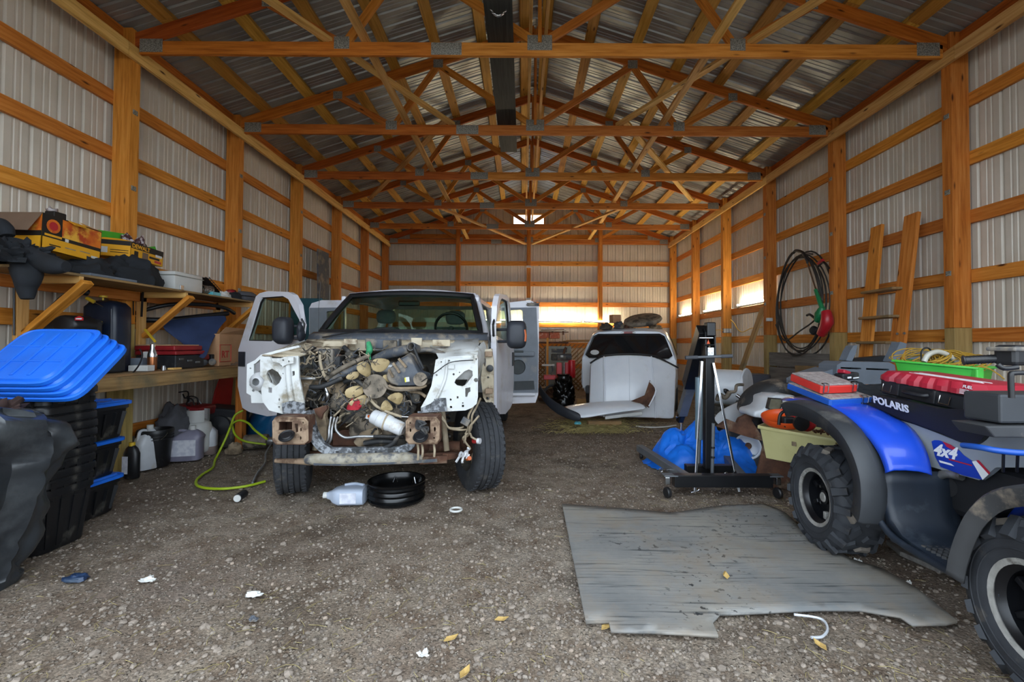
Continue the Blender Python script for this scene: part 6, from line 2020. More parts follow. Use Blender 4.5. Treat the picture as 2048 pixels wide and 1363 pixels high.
def printed_box(name, label, corner, along, left, up, size, flap=True):
 t = thing(name, label, 'box', corner)
 u, v, w = [Vector(q).normalized() for q in (along, left, up)]
 f = frame_box(corner, u, v, w, *size)
 mb = MB()
 for a0, a1, b0, b1 in ((0, 1, 0, .02), (0, 1, .98, 1), (0, .015, 0, 1), (.985, 1, 0, 1)):
  mb.add(*boxpts(f, a0, a1, b0, b1, 0, 1))
 mb.add(*boxpts(f, 0, 1, 0, 1, 0, .02))
 bd = mb.build('carton', 'box_yellow', t)
 bd['label'] = 'open yellow carton'
 return t, f, bd
c1 = atX(*zt(490, 580), -3.76)
t, f, bd = printed_box('tool_box_carton', 'big open yellow and black carton with flame print, on the black jacket', c1, (0, 1, -.06), (-1, 0, .0), (0, .03, 1), (.50, .42, .285))
def face(f, a0, a1, c0, c1_, mat, nm, lift=.0015, b=None):
 """A printed field on the carton's long near face (b = 0) or its end (b = 1)."""
 if b is None:
  p = [f(a, 0, c) for a, c in ((a0, c0), (a1, c0), (a1, c1_), (a0, c1_))]
  n = (f(0, 0, 0) - f(0, 1, 0)).normalized()
 else:
  p = [f(0, a, c) for a, c in ((a0, c0), (a1, c0), (a1, c1_), (a0, c1_))]
  n = (f(0, 0, 0) - f(1, 0, 0)).normalized()
 return MB().add([q + n * lift for q in p], [(0, 1, 2, 3)]).build(nm, mat, bd)
face(f, 0, 1, .36, 1.0, 'box_black', 'print', .001)
face(f, .31, .99, .46, .97, 'box_flame', 'print', .002)
face(f, .04, .31, .40, .46, 'box_yellow', 'print', .002)
face(f, .82, .95, .10, .17, 'paper_white', 'print', .002)
face(f, .36, .42, .36, .45, 'paper_white', 'print', .003)
n = Vector((1, 0, 0))
pc = f(.17, 0, .70) + n * .003
MB().add([pc] + [pc + Vector((0, math.cos(q) * .055, math.sin(q) * .055)) for q in [k * PI / 8 for k in range(16)]], [(0, 1 + k, 1 + (k + 1) % 16) for k in range(16)]).build('print', 'box_flame', bd)
pc += n * .001
MB().add([pc] + [pc + Vector((0, math.cos(q) * .035, math.sin(q) * .035)) for q in [k * PI / 8 for k in range(16)]], [(0, 1 + k, 1 + (k + 1) % 16) for k in range(16)]).build('print', 'decal_red', bd)
face(f, 0, 1, .36, 1.0, 'box_black', 'print', .0015, b=0)
face(f, .0, .25, .50, .96, 'box_flame', 'print', .0025, b=0)
for a in (0, 1):
 pass
# flaps: brown inside of the end flap, torn yellow and orange flaps on the near edge
p = [f(.0, .0, 1), f(.0, 1, 1), f(-.16, 1.02, .45), f(-.16, .06, .42)]
MB().add(p, [(0, 1, 2, 3)]).build('flap', 'carton_brown', t, solid=.004)
MB().add([f(.40, 0, 1), f(.68, 0, 1), f(.66, -.10, .90), f(.42, -.12, .88)], [(0, 1, 2, 3)]).build('flap', 'box_yellow', t, solid=.004)
MB().add([f(.70, 0, 1), f(1, 0, 1), f(.98, .18, 1.10), f(.72, .14, 1.12)], [(0, 1, 2, 3)]).build('flap', 'box_flame', t, solid=.004)
MB().box(f(.36, .2, 1.0), (.08, .10, .12)).build('packing_block', 'box_black', t, bevel=.006)
cloth_blob(f(.35, .25, 1.15), (.10, .12, .06), 'wrapping', 'clear_lid', t, 8, .3, 14, 8)
for k in range(3):
 face(f, .12 + .25 * k, .30 + .25 * k, .16 + .02 * k, .19 + .02 * k, 'box_black' if k == 0 else 'mud_tan', 'print', .002)
c2 = atY(*zt(1567, 690), 4.36)
al, lf = Vector((-.02, .42, -.02)), Vector((-.42, -.10, .02))
t, f, bd = printed_box('tool_box_carton', 'smaller yellow and black carton lying on black cloth beside the soil bag', c2, al, lf, (.05, .0, 1), (.42, .30, .155))
face(f, 0, 1, .62, 1.0, 'box_black', 'print', .0015)
face(f, .10, .22, .16, .50, 'box_black', 'print', .002)
face(f, .34, .52, .10, .56, 'carton_brown', 'print', .002)
face(f, .55, .88, .30, .44, 'box_black', 'print', .002)
face(f, .74, .95, .50, .66, 'paper_white', 'print', .003)
face(f, .72, .94, .10, .26, 'decal_red', 'print', .002)
face(f, 0, 1, .72, 1.0, 'box_black', 'print', .0015, b=0)
face(f, .62, .88, .20, .56, 'paper_white', 'print', .002, b=0)
face(f, .05, .55, .24, .28, 'box_black', 'print', .002, b=0)
face(f, .05, .55, .38, .42, 'box_black', 'print', .002, b=0)
o0 = f(.03, 0, .68)
uu = (f(1, 0, 0) - f(0, 0, 0)).normalized()
MB().text('DEWALT', .055, lambda p, q, c: o0 + uu * p + Vector((0, 0, 1)) * q + Vector((.003 + c, 0, 0)), .001, 0, .0016).build('print', 'box_yellow', bd)
MB().add([f(.0, 0, 1), f(.0, 1, 1), f(.05, .8, 1.14), f(.05, .3, 1.12)], [(0, 1, 2, 3)]).build('flap', 'box_yellow', t, solid=.004)
tag(cloth_blob((-3.84, 4.42, ST_), (.46, .66, .27), 'black_garment', 'cloth_black', None, 6, .16, 36, 16, .0), 'flat heap of black clothing on the shelf under the smaller carton', 'clothing')
tag(cloth_blob((-3.82, 3.98, ST_), (.42, .42, .19), 'black_garment', 'cloth_black', None, 9, .18, 30, 14, .0), 'dark folded garment on the shelf under the big carton end', 'clothing')
boxT('tray_lid', 'thin pale grey plastic lid lying on the shelf edge below the big carton', 'lid', (-3.66, 4.02, ST_), (.09, .46, .022), 'box_grey')
sb = cloth_blob((-3.97, 4.62, 2.12), (.24, .38, .30), 'soil_bag', 'soil_bag', None, 5, .25, 26, 14, .0)
tag(sb, 'crumpled brown and white bag standing behind the smaller carton', 'bag')
MB().add([(-4.06, 4.40, 2.24), (-3.98, 4.66, 2.28), (-4.04, 4.62, 2.44), (-4.10, 4.36, 2.42)], [(0, 1, 2, 3)]).build('bag_fold', 'green_bag', sb, solid=.01, label='green torn bag panel')
MB().add([(-3.99, 4.78, 2.22), (-3.96, 4.90, 2.30), (-4.0, 4.92, 2.38), (-4.04, 4.80, 2.34)], [(0, 1, 2, 3)]).build('bag_fold', 'green_bag', sb, solid=.01, label='green torn bag panel')
boxT('storage_bin', 'grey plastic bin on the shelf below the soil bag', 'bin', (-4.0, 4.66, ST_), (.26, .34, .215), 'case_white', bevel=.01)
wc_ = thing('carry_case', 'off-white plastic carry case with metal latch on the shelf', 'case', (-3.82, 5.0, ST_))
MB().box((-3.82, 4.98, ST_ + .10), (.32, .42, .20)).build('case_body', 'case_white', wc_, bevel=.02, smooth=40)
MB().box((-3.655, 4.86, ST_ + .03), (.012, .05, .05)).build('latch', 'bright_steel', wc_, bevel=.003)
MB().box((-3.82, 4.98, ST_ + .155), (.33, .43, .008)).build('case_seam', 'cabinet_grey', wc_)
du = MB().lathe([(.05 + .004 * (k % 2), k * .012) for k in range(12)], 18, axis_m((-3.72, 5.24, ST_ + .06), (.2, 1, 0))).build('foil_duct', 'foil', at=(-3.72, 5.24, ST_ + .06))
tag(du, 'short crinkled silver foil duct lying beside the white case', 'duct')
mb = MB()
for k in range(9):
 mb.bar((-3.70, 5.36 + k * .035, ST_ + .20 - k * .021), (-3.86, 5.36 + k * .035, ST_ + .20 - k * .021), .006, .006)
for k in range(5):
 mb.bar((-3.70 - k * .04, 5.34, ST_ + .215), (-3.70 - k * .04, 5.68, ST_ + .005), .006, .006)
mb.add([(-3.72, 5.34, ST_ + .21), (-3.86, 5.34, ST_ + .21), (-3.86, 5.68, ST_ + .0), (-3.72, 5.68, ST_ + .0)], [(0, 1, 2, 3)])
tag(mb.build('mesh_panel', 'trim_black', at=(-3.78, 5.5, ST_)), 'black mesh panel propped on the shelf beyond the foil duct', 'panel')
boxT('small_box', 'small teal and white box on the shelf edge', 'box', (-3.66, 5.38, ST_), (.06, .14, .04), 'teal_decal')
tag(cloth_blob((-3.66, 5.56, ST_), (.12, .22, .07), 'white_rag', 'paper_white', None, 4, .3, 20, 10, .0), 'white rag crumpled on the shelf edge near the mesh panel', 'rag')
cp = cloth_blob((-3.70, 5.80, ST_), (.18, .26, .10), 'work_cap', 'cloth_black', None, 7, .15, 20, 10, .0)
tag(cp, 'black and red cap hanging over the shelf edge', 'cap')
cloth_blob((-3.74, 5.82, ST_ + .07), (.12, .18, .06), 'cap_panel', 'tool_red', cp, 3, .15, 16, 8)
pz = atX(*zs(1880, 150), -3.72)
po = thing('soft_case', 'grey zipped soft case with a loop, at the far end of the shelf', 'case', (pz.x, pz.y, ST_))
MB().loft([[Vector((pz.x + math.cos(q) * .11 * s_, pz.y + math.sin(q) * .17 * s_, ST_ + z)) for q in [k * PI / 10 for k in range(20)]] for z, s_ in ((0, .92), (.02, 1), (.06, 1.0), (.10, .92), (.125, .6))]).build('case_shell', 'pouch_grey', po, smooth=60)
MB().tube([Vector((pz.x + math.cos(q) * .112, pz.y + math.sin(q) * .172, ST_ + .06)) for q in [k * PI / 12 for k in range(24)]], .006, 5, closed=True).build('zip', 'trim_black', po)
# straps hanging under the shelf
for k, (px_, y0, y1, w_) in enumerate(((524, 0, 420, .012), (640, 0, 440, .022))):
 a, b = atY(*zs(px_, y0), 4.74), atY(*zs(px_ - 20 * k, y1), 4.74)
 a.z = 1.865
 tag(MB().bar(a, b, w_, .004, (0, 1, 0)).build('hanging_strap', 'trim_black', at=b), ('narrow' if k == 0 else 'wide') + ' black strap hanging from the shelf beside the middle bracket', 'strap')
# car door frame with its glass run, leaning under the shelf, and the navy cloth over it
mb = MB()
arc = [atY(*zs(*p), y) for p, y in (((500, 410), 4.95), ((700, 350), 5.0), ((920, 300), 5.1), ((1150, 285), 5.25), ((1450, 300), 5.5), ((1640, 340), 5.7), ((1740, 400), 5.85))]
mb.tube(arc, .022, 8, smooth=4)
dfm = thing('door_frame', 'black curved vehicle window frame leaning under the shelf', 'car part', arc[0])
mb.build('frame_arch', 'trim_black', dfm, smooth=60)
MB().tube([atY(*zs(*p), y) for p, y in (((500, 470), 4.95), ((900, 480), 5.1), ((1300, 440), 5.4), ((1660, 400), 5.75))], .03, 8, smooth=4).build('frame_belt', 'trim_black', dfm, smooth=60)
rows = []
tops = [((840, 490), 5.05), ((1000, 480), 5.15), ((1200, 455), 5.28), ((1400, 435), 5.42), ((1660, 425), 5.66)]
bots = [((960, 620), 5.0), ((1150, 800), 5.02), ((1340, 1000), 5.04), ((1440, 850), 5.2), ((1620, 520), 5.6)]
for i in range(9):
 t_ = i / 8
 row = []
 for j, ((a, ya), (b, yb)) in enumerate(zip(tops, bots)):
  p0, p1 = atY(*zs(*a), ya), atY(*zs(*b), yb)
  p = p0.lerp(p1, t_)
  row.append(p + Vector((.045 * math.sin(t_ * 5 + j * 1.3) * t_, -.05 * math.sin(t_ * 4.0 + j) * t_ - .02, 0)))
 rows.append(row)
tag(MB().grid(rows).build('navy_cloth', 'navy_cloth', at=rows[0][2], smooth=70, solid=.006, sub=2), 'navy blue cloth draped from the black window frame to a low point', 'cloth')
# --- on the bench ----------------------------------------------------
nv = thing('fuel_can', 'tall dark navy plastic can with a rounded top and yellow knob on the bench', 'can', atX(220, 735, -3.92))
nb = atY(213, 740, 4.28)
nb.z = BT
rows = []
for z, w, d in ((BT, .155, .10), (BT + .05, .165, .11), (BT + .45, .165, .11), (BT + .60, .162, .11), (BT + .645, .12, .09), (BT + .665, .05, .05)):
 rows.append([(nb.x + math.copysign(abs(math.cos(q)) ** .45, math.cos(q)) * w, nb.y + math.copysign(abs(math.sin(q)) ** .45, math.sin(q)) * d, z) for q in [k * PI / 12 for k in range(24)]])
MB().loft(rows).build('can_body', 'navy_case', nv, smooth=50)
MB().tube([(nb.x + .13, nb.y - .10, BT + .1), (nb.x + .13, nb.y - .108, BT + .58)], .006, 6).build('can_seam', 'navy_case', nv, smooth=40)
MB().lathe([(0, 0), (.008, 0), (.008, .05), (.03, .052), (.032, .068), (0, .07)], 14, Matrix.Translation((nb.x - .02, nb.y - .03, BT + .64))).build('knob', 'yellow_plastic', nv, smooth=40)
sd_ = thing('screwdriver', 'yellow-handled screwdriver resting on top of the navy can', 'screwdriver', (nb.x - .12, nb.y - .05, BT + .66))
a, b = atY(*zs(-40, 215), 4.15), atY(*zs(160, 320), 4.17)
MB().cyl(a, a.lerp(b, .45), .016, 10).build('handle', 'yellow_plastic', sd_, smooth=40)
MB().cyl(a.lerp(b, .45), b, .004, 8).build('blade', 'bright_steel', sd_, smooth=40)
cl = thing('hand_clamp', 'yellow and black clamp hooked on the front of the navy can', 'clamp', atY(*zs(110, 515), 4.14))
c = atY(*zs(105, 515), 4.15)
MB().box(c, (.05, .03, .04)).build('clamp_jaw', 'yellow_plastic', cl, bevel=.008)
MB().cyl(c + Vector((-.09, 0, -.01)), c + Vector((.04, 0, 0)), .008, 8).build('clamp_bar', 'trim_black', cl, smooth=40)
cs = thing('chop_saw', 'black power saw with a red and white badge, behind the blue lids', 'saw', (-3.85, 3.95, BT))
c = atY(135, 650, 3.9)
MB().box((c.x, 3.97, BT + .10), (.55, .40, .20)).build('saw_base', 'case_black', cs, bevel=.02)
MB().box((c.x - .02, 3.97, BT + .34), (.30, .26, .28)).build('saw_head', 'case_black', cs, bevel=.03)
MB().loft([[(c.x + .08 + math.cos(q) * .11 * s_, 3.88 + dy, BT + .42 + math.sin(q) * .08 * s_) for q in [k * PI / 8 for k in range(16)]] for dy, s_ in ((-.1, .8), (-.08, 1), (.1, 1))]).build('motor', 'trim_black', cs, smooth=50)
bq = atY(158, 636, 3.76)
MB().prism([(-.035, -.018), (.035, -.018), (.035, .005), (0, .02), (-.035, .005)], .003, lambda p, q, c: bq + Vector((p, c, q))).build('badge', 'decal_red', cs)
MB().box(bq + Vector((0, -.002, -.004)), (.05, .002, .010)).build('badge', 'decal_white', cs)
tag(MB().tube([atY(*p, y) for p, y in (((80, 660), 3.9), ((100, 625), 3.95), ((130, 595), 4.0), ((160, 583), 4.05), ((175, 585), 4.1))], .03, 10, smooth=5).build('black_hose', 'trim_black', at=atY(100, 650, 3.9), smooth=60), 'thick black hose curving up from behind the saw to the shelf', 'hose')
tag(MB().tube([atY(28, y, 3.62) for y in (562, 580, 610, 640, 670)], .007, 6, smooth=3).build('hanging_cable', 'trim_black', at=atY(28, 660, 3.62), smooth=50), 'thin black cable hanging down from the shelf at the left edge', 'cable')
th = thing('steel_bottle', 'steel and copper drinking bottle standing on the bench', 'bottle', (0, 0, 0))
p = atY(304, 745, 4.50)
th.location = (p.x, p.y, BT)
MB().lathe([(0, 0), (.038, 0), (.04, .01), (.04, .15), (.034, .18), (.02, .21), (.019, .25), (0, .25)], 24, Matrix.Translation((0, 0, 0))).build('bottle_body', 'copper', th, world=False, smooth=40)
MB().lathe([(.0405, .13), (.0405, .15), (.0345, .18), (.0205, .21), (.02, .255), (0, .257)], 24).build('bottle_neck', 'bright_steel', th, world=False, smooth=40)
tb = thing('tool_chest', 'dark red and black metal tool chest on the bench behind the bottle', 'tool chest', (-3.82, 4.82, BT))
c = Vector((-3.80, 4.92, BT))
MB().box(c + Vector((0, 0, .07)), (.42, .42, .14)).build('chest_body', 'case_black', tb, bevel=.01)
MB().box(c + Vector((.0, 0, .165)), (.43, .43, .04)).build('chest_drawer', 'tool_red', tb, bevel=.008)
MB().box(c + Vector((-.01, -.01, .215)), (.42, .41, .05)).build('chest_lid', 'tool_red', tb, bevel=.01)
for k in range(3):
 MB().box(c + Vector((.217, -.14 + k * .12, .10 - .02 * k)), (.006, .07, .02)).build('drawer_pull', 'bright_steel', tb, bevel=.002)
MB().box(c + Vector((-.01, -.02, .246)), (.36, .40, .010)).build('manual', 'carton', tb)
cb_ = thing('carton_box', 'brown cardboard box with a red stamped square, at the end of the bench', 'box', (-3.72, 5.55, BT))
c = Vector((-3.76, 5.58, BT + .19))
MB().box(c, (.38, .46, .38)).build('carton', 'carton', cb_, bevel=.006)
e = atX(*zs(1440, 880), c.x + .19)
fr_ = [(c.x + .192, c.y - .22, c.z + .06), (c.x + .192, c.y - .02, c.z + .06), (c.x + .192, c.y - .02, c.z - .14), (c.x + .192, c.y - .22, c.z - .14)]
MB().tube(fr_, .006, 4, closed=True).build('stamp', 'stamp_red', cb_)
MB().text('RT', .11, lambda p, q, c_: Vector((c.x + .193 + c_, c.y - .19 + p, c.z - .09 + q)), .001, 0, .004).build('stamp', 'stamp_red', cb_)
MB().add([(c.x + .19, c.y - .23, c.z + .19), (c.x + .19, c.y + .23, c.z + .19), (c.x + .24, c.y + .2, c.z + .26), (c.x + .22, c.y - .16, c.z + .27)], [(0, 1, 2, 3)]).build('flap', 'carton', cb_, solid=.004)
tag(cloth_blob((-3.62, 5.66, BT), (.20, .34, .05), 'kraft_paper', 'carton_brown', None, 6, .4, 18, 8, .0), 'torn brown paper hanging over the bench edge below the cardboard box', 'paper')
p = atY(283, 745, 4.36)
boxT('small_carton', 'flat white and blue box on the bench in front of the navy can', 'box', (p.x, p.y, BT), (.17, .10, .055), 'paper_white', .1)
p = atY(270, 720, 4.5)
boxT('battery_charger', 'pale grey charger block on the bench between can and bottle', 'charger', (p.x, 4.52, BT), (.14, .10, .12), 'box_grey', .2, .012)
p = atY(288, 720, 4.62)
boxT('paper_pad', 'white upright packet behind the steel bottle', 'packet', (p.x, 4.66, BT), (.06, .04, .18), 'paper_white', .2)
boxT('wood_offcut', 'small pale wood offcut lying on the bench edge', 'wood', (-3.53, 4.62, BT), (.06, .12, .02), 'pine_pale')
p = atY(317, 742, 4.55)
tag(MB().lathe([(0, 0), (.022, 0), (.022, .03), (.016, .032), (.016, .045), (0, .045)], 14, Matrix.Translation((-3.55, 4.50, BT))).build('steel_cup', 'bright_steel', at=(-3.55, 4.5, BT), smooth=40), 'tiny steel cup on the bench edge', 'cup')
tag(MB().tube([atY(*zs(*p), 4.2) for p in ((280, 1130), (400, 1190), (500, 1130), (590, 1020), (630, 900), (600, 830))], .007, 6, smooth=5).build('power_lead', 'trim_black', at=(-3.55, 4.2, BT), smooth=50), 'black lead looping over the bench edge in front of the charger', 'cable')
tag(MB().bar(atY(*zs(660, 590), 4.75), atY(*zs(790, 745), 4.75), .012, .02).build('folding_rule', 'yellow_plastic', at=atY(*zs(790, 745), 4.75)), 'yellow folding rule leaning below the middle bracket', 'ruler')
for k, (a, b, c_, m_) in enumerate(((480, 830, 'orange block', 'lid_orange'), (60, 1130, 'black tool', 'trim_black'))):
 p = atY(*zs(a, b), 4.45 + .2 * (k == 0))
 boxT('small_part', ('small orange box' if k == 0 else 'flat black tool') + (' on the bench beside the navy can' if k == 0 else ' lying at the bench front under the blue lids'), 'tool', (p.x, p.y if k == 0 else 4.05, BT), (.06, .08, .12) if k == 0 else (.2, .12, .04), m_)
for k, (yy, lab) in enumerate(((5.20, 'grinder'), (5.34, 'drill'))):
 t = thing('power_tool', ('red and black power tool on the bench under the navy cloth, nearest' if k == 0 else 'grey power tool on the bench beside the cardboard box'), 'tool', (-3.66, yy, BT))
 MB().cyl((-3.60, yy - .06, BT + .05), (-3.72, yy + .08, BT + .06), .04, 12).build('motor', 'case_black' if k == 0 else 'dusty_slate', t, bevel=.008, smooth=40)
 MB().box((-3.66, yy + .02, BT + .11), (.07, .10, .06)).build('body', 'tool_red' if k == 0 else 'trim_black', t, bevel=.012)
# red tools farther along the wall, seen past the door window
t = thing('red_toolbox', 'flat red case on the bench end, seen beside the truck door', 'case', (-4.0, 6.05, 1.2))
MB().box((-3.98, 6.1, 1.30), (.40, .40, .05), rot=(.05, -.12, 0)).build('case_shell', 'sheet_red', t, bevel=.01)
MB().box((-3.98, 6.1, 1.17), (.40, .42, .20)).build('case_base', 'trim_black', t, bevel=.01)
# --- under the bench -------------------------------------------------
def jug(name, label, c, w, d, h, mat, rz, neck=(0, 0), cap='paper_white', level=None):
 t = thing(name, label, 'jug', c, rz)
 rr = [(z, s_) for z, s_ in ((0, .92), (.02, 1), (.60, 1), (.74, .95), (.86, .62), (.94, .30))]
 rows = [[(math.copysign(abs(math.cos(q)) ** .5, math.cos(q)) * w / 2 * s_ + neck[0] * max(0, z - .6), math.copysign(abs(math.sin(q)) ** .5, math.sin(q)) * d / 2 * s_, z * h) for q in [k * PI / 12 for k in range(24)]] for z, s_ in rr]
 MB().loft(rows).build('jug_body', mat, t, world=False, smooth=50)
 MB().lathe([(0, 0), (.03, 0), (.03, .05), (0, .05)], 14, Matrix.Translation((neck[0] * .34, 0, h * .93))).build('cap', cap, t, world=False, smooth=40)
 MB().tube([(-w * .36, 0, h * .60), (-w * .34, 0, h * .88), (-w * .1, 0, h * .93), (neck[0] * .2, 0, h * .86)], .016, 8, smooth=4).build('handle', mat, t, world=False, smooth=60)
 if level:
  rows = [[(math.copysign(abs(math.cos(q)) ** .5, math.cos(q)) * w / 2 * s_ * 1.004, math.copysign(abs(math.sin(q)) ** .5, math.sin(q)) * d / 2 * s_ * 1.004, z * h) for q in [k * PI / 12 for k in range(24)]] for z, s_ in ((.01, .96), (.02, 1), (level, 1))]
  MB().loft(rows, False).build('fluid_band', 'jug_fluid', t, world=False, smooth=50)
 return t
p = atZ(362, 922)
j1 = jug('fluid_jug', 'mauve-grey rectangular fluid jug with a printed label, on the floor under the bench', (p.x, p.y + .08, 0), .32, .20, .36, 'jug_mauve', .25, (.18, 0))
MB().add([(-.12, -.103, .06), (.13, -.103, .06), (.13, -.103, .24), (-.12, -.103, .24)], [(0, 1, 2, 3)]).build('label', 'label_print', j1, world=False, solid=.002)
p = atZ(395, 912)
jug('fluid_jug', 'white translucent jug part full of brown fluid, right of the labelled jug', (p.x + .02, p.y + .12, 0), .22, .19, .36, 'jug_white', .4, (.02, 0), 'jug_white', .28)
bk = thing('black_bucket', 'black plastic bucket standing under the bench beside the jugs', 'bucket', (0, 0, 0))
p = atZ(296, 938)
bk.location = (p.x - .04, p.y + .14, 0)
MB().lathe([(0, .01), (.125, 0), (.13, .01), (.155, .36), (.165, .36), (.166, .385), (.16, .40), (.15, .40), (.145, .36), (.12, .03), (0, .03)], 36).build('bucket_body', 'tote_black', bk, world=False, smooth=40)
for z in (.30, .33):
 MB().tube([(math.cos(q) * .158, math.sin(q) * .158, z) for q in [k * PI / 16 for k in range(32)]], .005, 5, closed=True).build('bucket_rib', 'tote_black', bk, world=False, smooth=50)
MB().tube([(math.cos(q) * .17, -abs(math.sin(q)) * .17 * .4 - .05, .37 - math.sin(q) * .10) for q in [k * PI / 12 for k in range(13)]], .004, 5).build('bail_handle', 'bright_steel', bk, world=False, smooth=50)
p = atZ(258, 958)
sp = thing('spray_bottle', 'slim black bottle with a yellow cap and printed label, in front of the bucket', 'bottle', (p.x - .02, p.y + .05, 0))
MB().loft([[(math.cos(q) * .075 * s_, math.sin(q) * .05 * s_, z) for q in [k * PI / 10 for k in range(20)]] for z, s_ in ((0, .9), (.01, 1), (.24, 1), (.29, .75), (.32, .4))]).build('bottle_body', 'tote_black', sp, world=False, smooth=50)
MB().lathe([(0, .315), (.026, .315), (.026, .35), (0, .35)], 14).build('cap', 'yellow_plastic', sp, world=False, smooth=40)
MB().add([(-.055, -.0485, .05), (.005, -.0535, .05), (.005, -.0535, .22), (-.055, -.0485, .22)], [(0, 1, 2, 3)]).build('label', 'label_print', sp, world=False, solid=.002)
gt = thing('gas_bottle', 'pale propane cylinder with a collar handle behind the bucket and jugs', 'gas bottle', (-3.88, 5.46, 0))
MB().lathe([(0, .02), (.10, .02), (.14, .06), (.15, .12), (.15, .30), (.13, .38), (.06, .43), (0, .43)], 28).build('cylinder', 'case_white', gt, world=False, smooth=50)
mb = MB().lathe([(.10, .40), (.115, .40), (.115, .54), (.10, .54), (.10, .40)], 24, arc=(.4, 2 * PI - .4))
mb.build('collar', 'case_white', gt, world=False, smooth=40)
MB().lathe([(0, .43), (.02, .43), (.02, .47), (.03, .48), (.03, .50), (0, .50)], 14).build('valve', 'alloy', gt, world=False, smooth=40)
jug('fluid_jug', 'white jug with handle half hidden between the totes and the bucket', (-4.00, 4.86, 0), .20, .17, .44, 'jug_white', 1.2, (.1, 0))
tag(cloth_blob((-4.06, 5.32, 0), (.38, .44, .62), 'dark_bag', 'pouch_grey', None, 3, .10, 36, 18, .0, pw=.55), 'dark grey rounded bag standing against the wall behind the bucket', 'bag')
rt = thing('garden_engine', 'small red machine with wires on top, behind the propane cylinder', 'machine', (-4.08, 5.62, 0))
MB().box((-4.05, 5.62, .52), (.34, .34, .12), rot=(0, .1, 0)).build('cowl', 'tool_red', rt, bevel=.03, smooth=40)
MB().box((-4.08, 5.62, .24), (.30, .30, .44)).build('engine', 'engine_dark', rt, bevel=.02)
for k in range(4):
 MB().tube(wander((-4.0, 5.5 + k * .06, .58), (-4.15, 5.5 + k * .07, .74 - .03 * k), 4, .06, 60 + k), .008, 6, smooth=4).build('hose', 'trim_black' if k < 3 else 'grey_hose', rt, smooth=50)
en = thing('engine_unit', 'black plastic-cased engine unit on the floor beside the white jug', 'engine', (-3.9, 6.0, 0))
MB().box((-3.86, 5.95, .40), (.44, .36, .22), rot=(0, .12, .2)).build('air_cover', 'case_black', en, bevel=.03)
MB().box((-3.86, 5.98, .17), (.34, .34, .34)).build('engine_block', 'engine_dark', en, bevel=.03)
MB().lathe([(0, 0), (.10, 0), (.12, .03), (.12, .08), (0, .10)], 24, axis_m((-3.82, 5.80, .30), (.2, -1, 0))).build('recoil_cover', 'case_black', en, smooth=40)
MB().box((-3.72, 5.82, .36), (.10, .05, .07), rot=(0, .2, .2)).build('data_plate', 'dusty_slate', en, bevel=.004)
rp = MB().prism([(0, 0), (.42, 0), (.40, .60), (.16, .60), (.06, .35)], .02, lambda a, b, c: Vector((-4.12 + .1 * b + c, 5.98 + a, .35 + b))).build('bent_sheet', 'sheet_red', at=(-4.1, 6.2, .35), bevel=.004)
tag(rp, 'bright red bent sheet panel leaning under the far end of the bench', 'panel')
draped((-3.62, 6.45), (.85, .8), [(0, 0, .3, .50), (.22, -.1, .25, .40)], 'teal_tarp', 'tarp_teal', 'blue-green plastic tarp heaped by the truck door under the bench end', 'tarp', 5, 64, .05)
st2 = thing('starter_motor', 'dirty dark motor lying on the dirt by the green hose', 'motor', (-3.35, 5.75, 0))
MB().cyl((-3.48, 5.72, .10), (-3.22, 5.78, .10), .09, 18).build('motor_body', 'engine_grime', st2, bevel=.01, smooth=40)
MB().cyl((-3.22, 5.78, .10), (-3.14, 5.80, .10), .05, 14).build('motor_nose', 'alloy', st2, bevel=.006, smooth=40)
tag(cloth_blob((-3.5, 5.55, 0), (.20, .18, .14), 'dirt_clod', 'mud_tan', None, 8, .2, 14, 8), 'pale clod of dirt beside the black engine unit', 'clod')
# hoses on the floor
def hose_px(pts_):
 return [atY(x, y, Y) if Y else atZ(x, y, .016) for x, y, Y in pts_]
GH = hose_px([(486, 820, 5.6), (470, 830, 5.55), (462, 850, 5.45), (452, 875, 5.35), (440, 900, 5.3), (430, 920, 0), (425, 935, 0), (405, 948, 0), (392, 962, 0), (400, 973, 0), (440, 977, 0), (490, 972, 0), (530, 962, 0)])
tag(MB().tube(GH, .0125, 8, smooth=6).build('air_hose', 'hose_green', at=atZ(440, 977), smooth=60), 'lime green air hose looping over the dirt beside the truck wheel', 'hose')
GH2 = hose_px([(464, 846, 5.47), (470, 868, 5.5), (490, 882, 5.6), (532, 888, 5.7)])
tag(MB().tube(GH2, .0125, 8, smooth=6).build('air_hose', 'hose_green', at=atZ(490, 905), smooth=60), 'second length of lime green hose running behind the truck wheel', 'hose')
GH3 = hose_px([(460, 856, 5.44), (466, 846, 5.40), (480, 840, 5.35), (497, 846, 5.3), (510, 860, 5.2), (534, 878, 5.1)])
tag(MB().tube(GH3, .0125, 8, smooth=6).build('air_hose', 'hose_green', at=atZ(497, 920), smooth=60), 'raised bend of lime green hose nearest the blue-green tarp', 'hose')
tag(MB().tube([atZ(x, y, z) for x, y, z in ((545, 884, .12), (532, 905, .08), (530, 925, .03), (515, 945, .02), (505, 965, .02))], .010, 8, smooth=5).build('grey_tube', 'grey_hose', at=atZ(520, 945), smooth=60), 'short grey tube lying across the green hose at the tyre', 'tube')
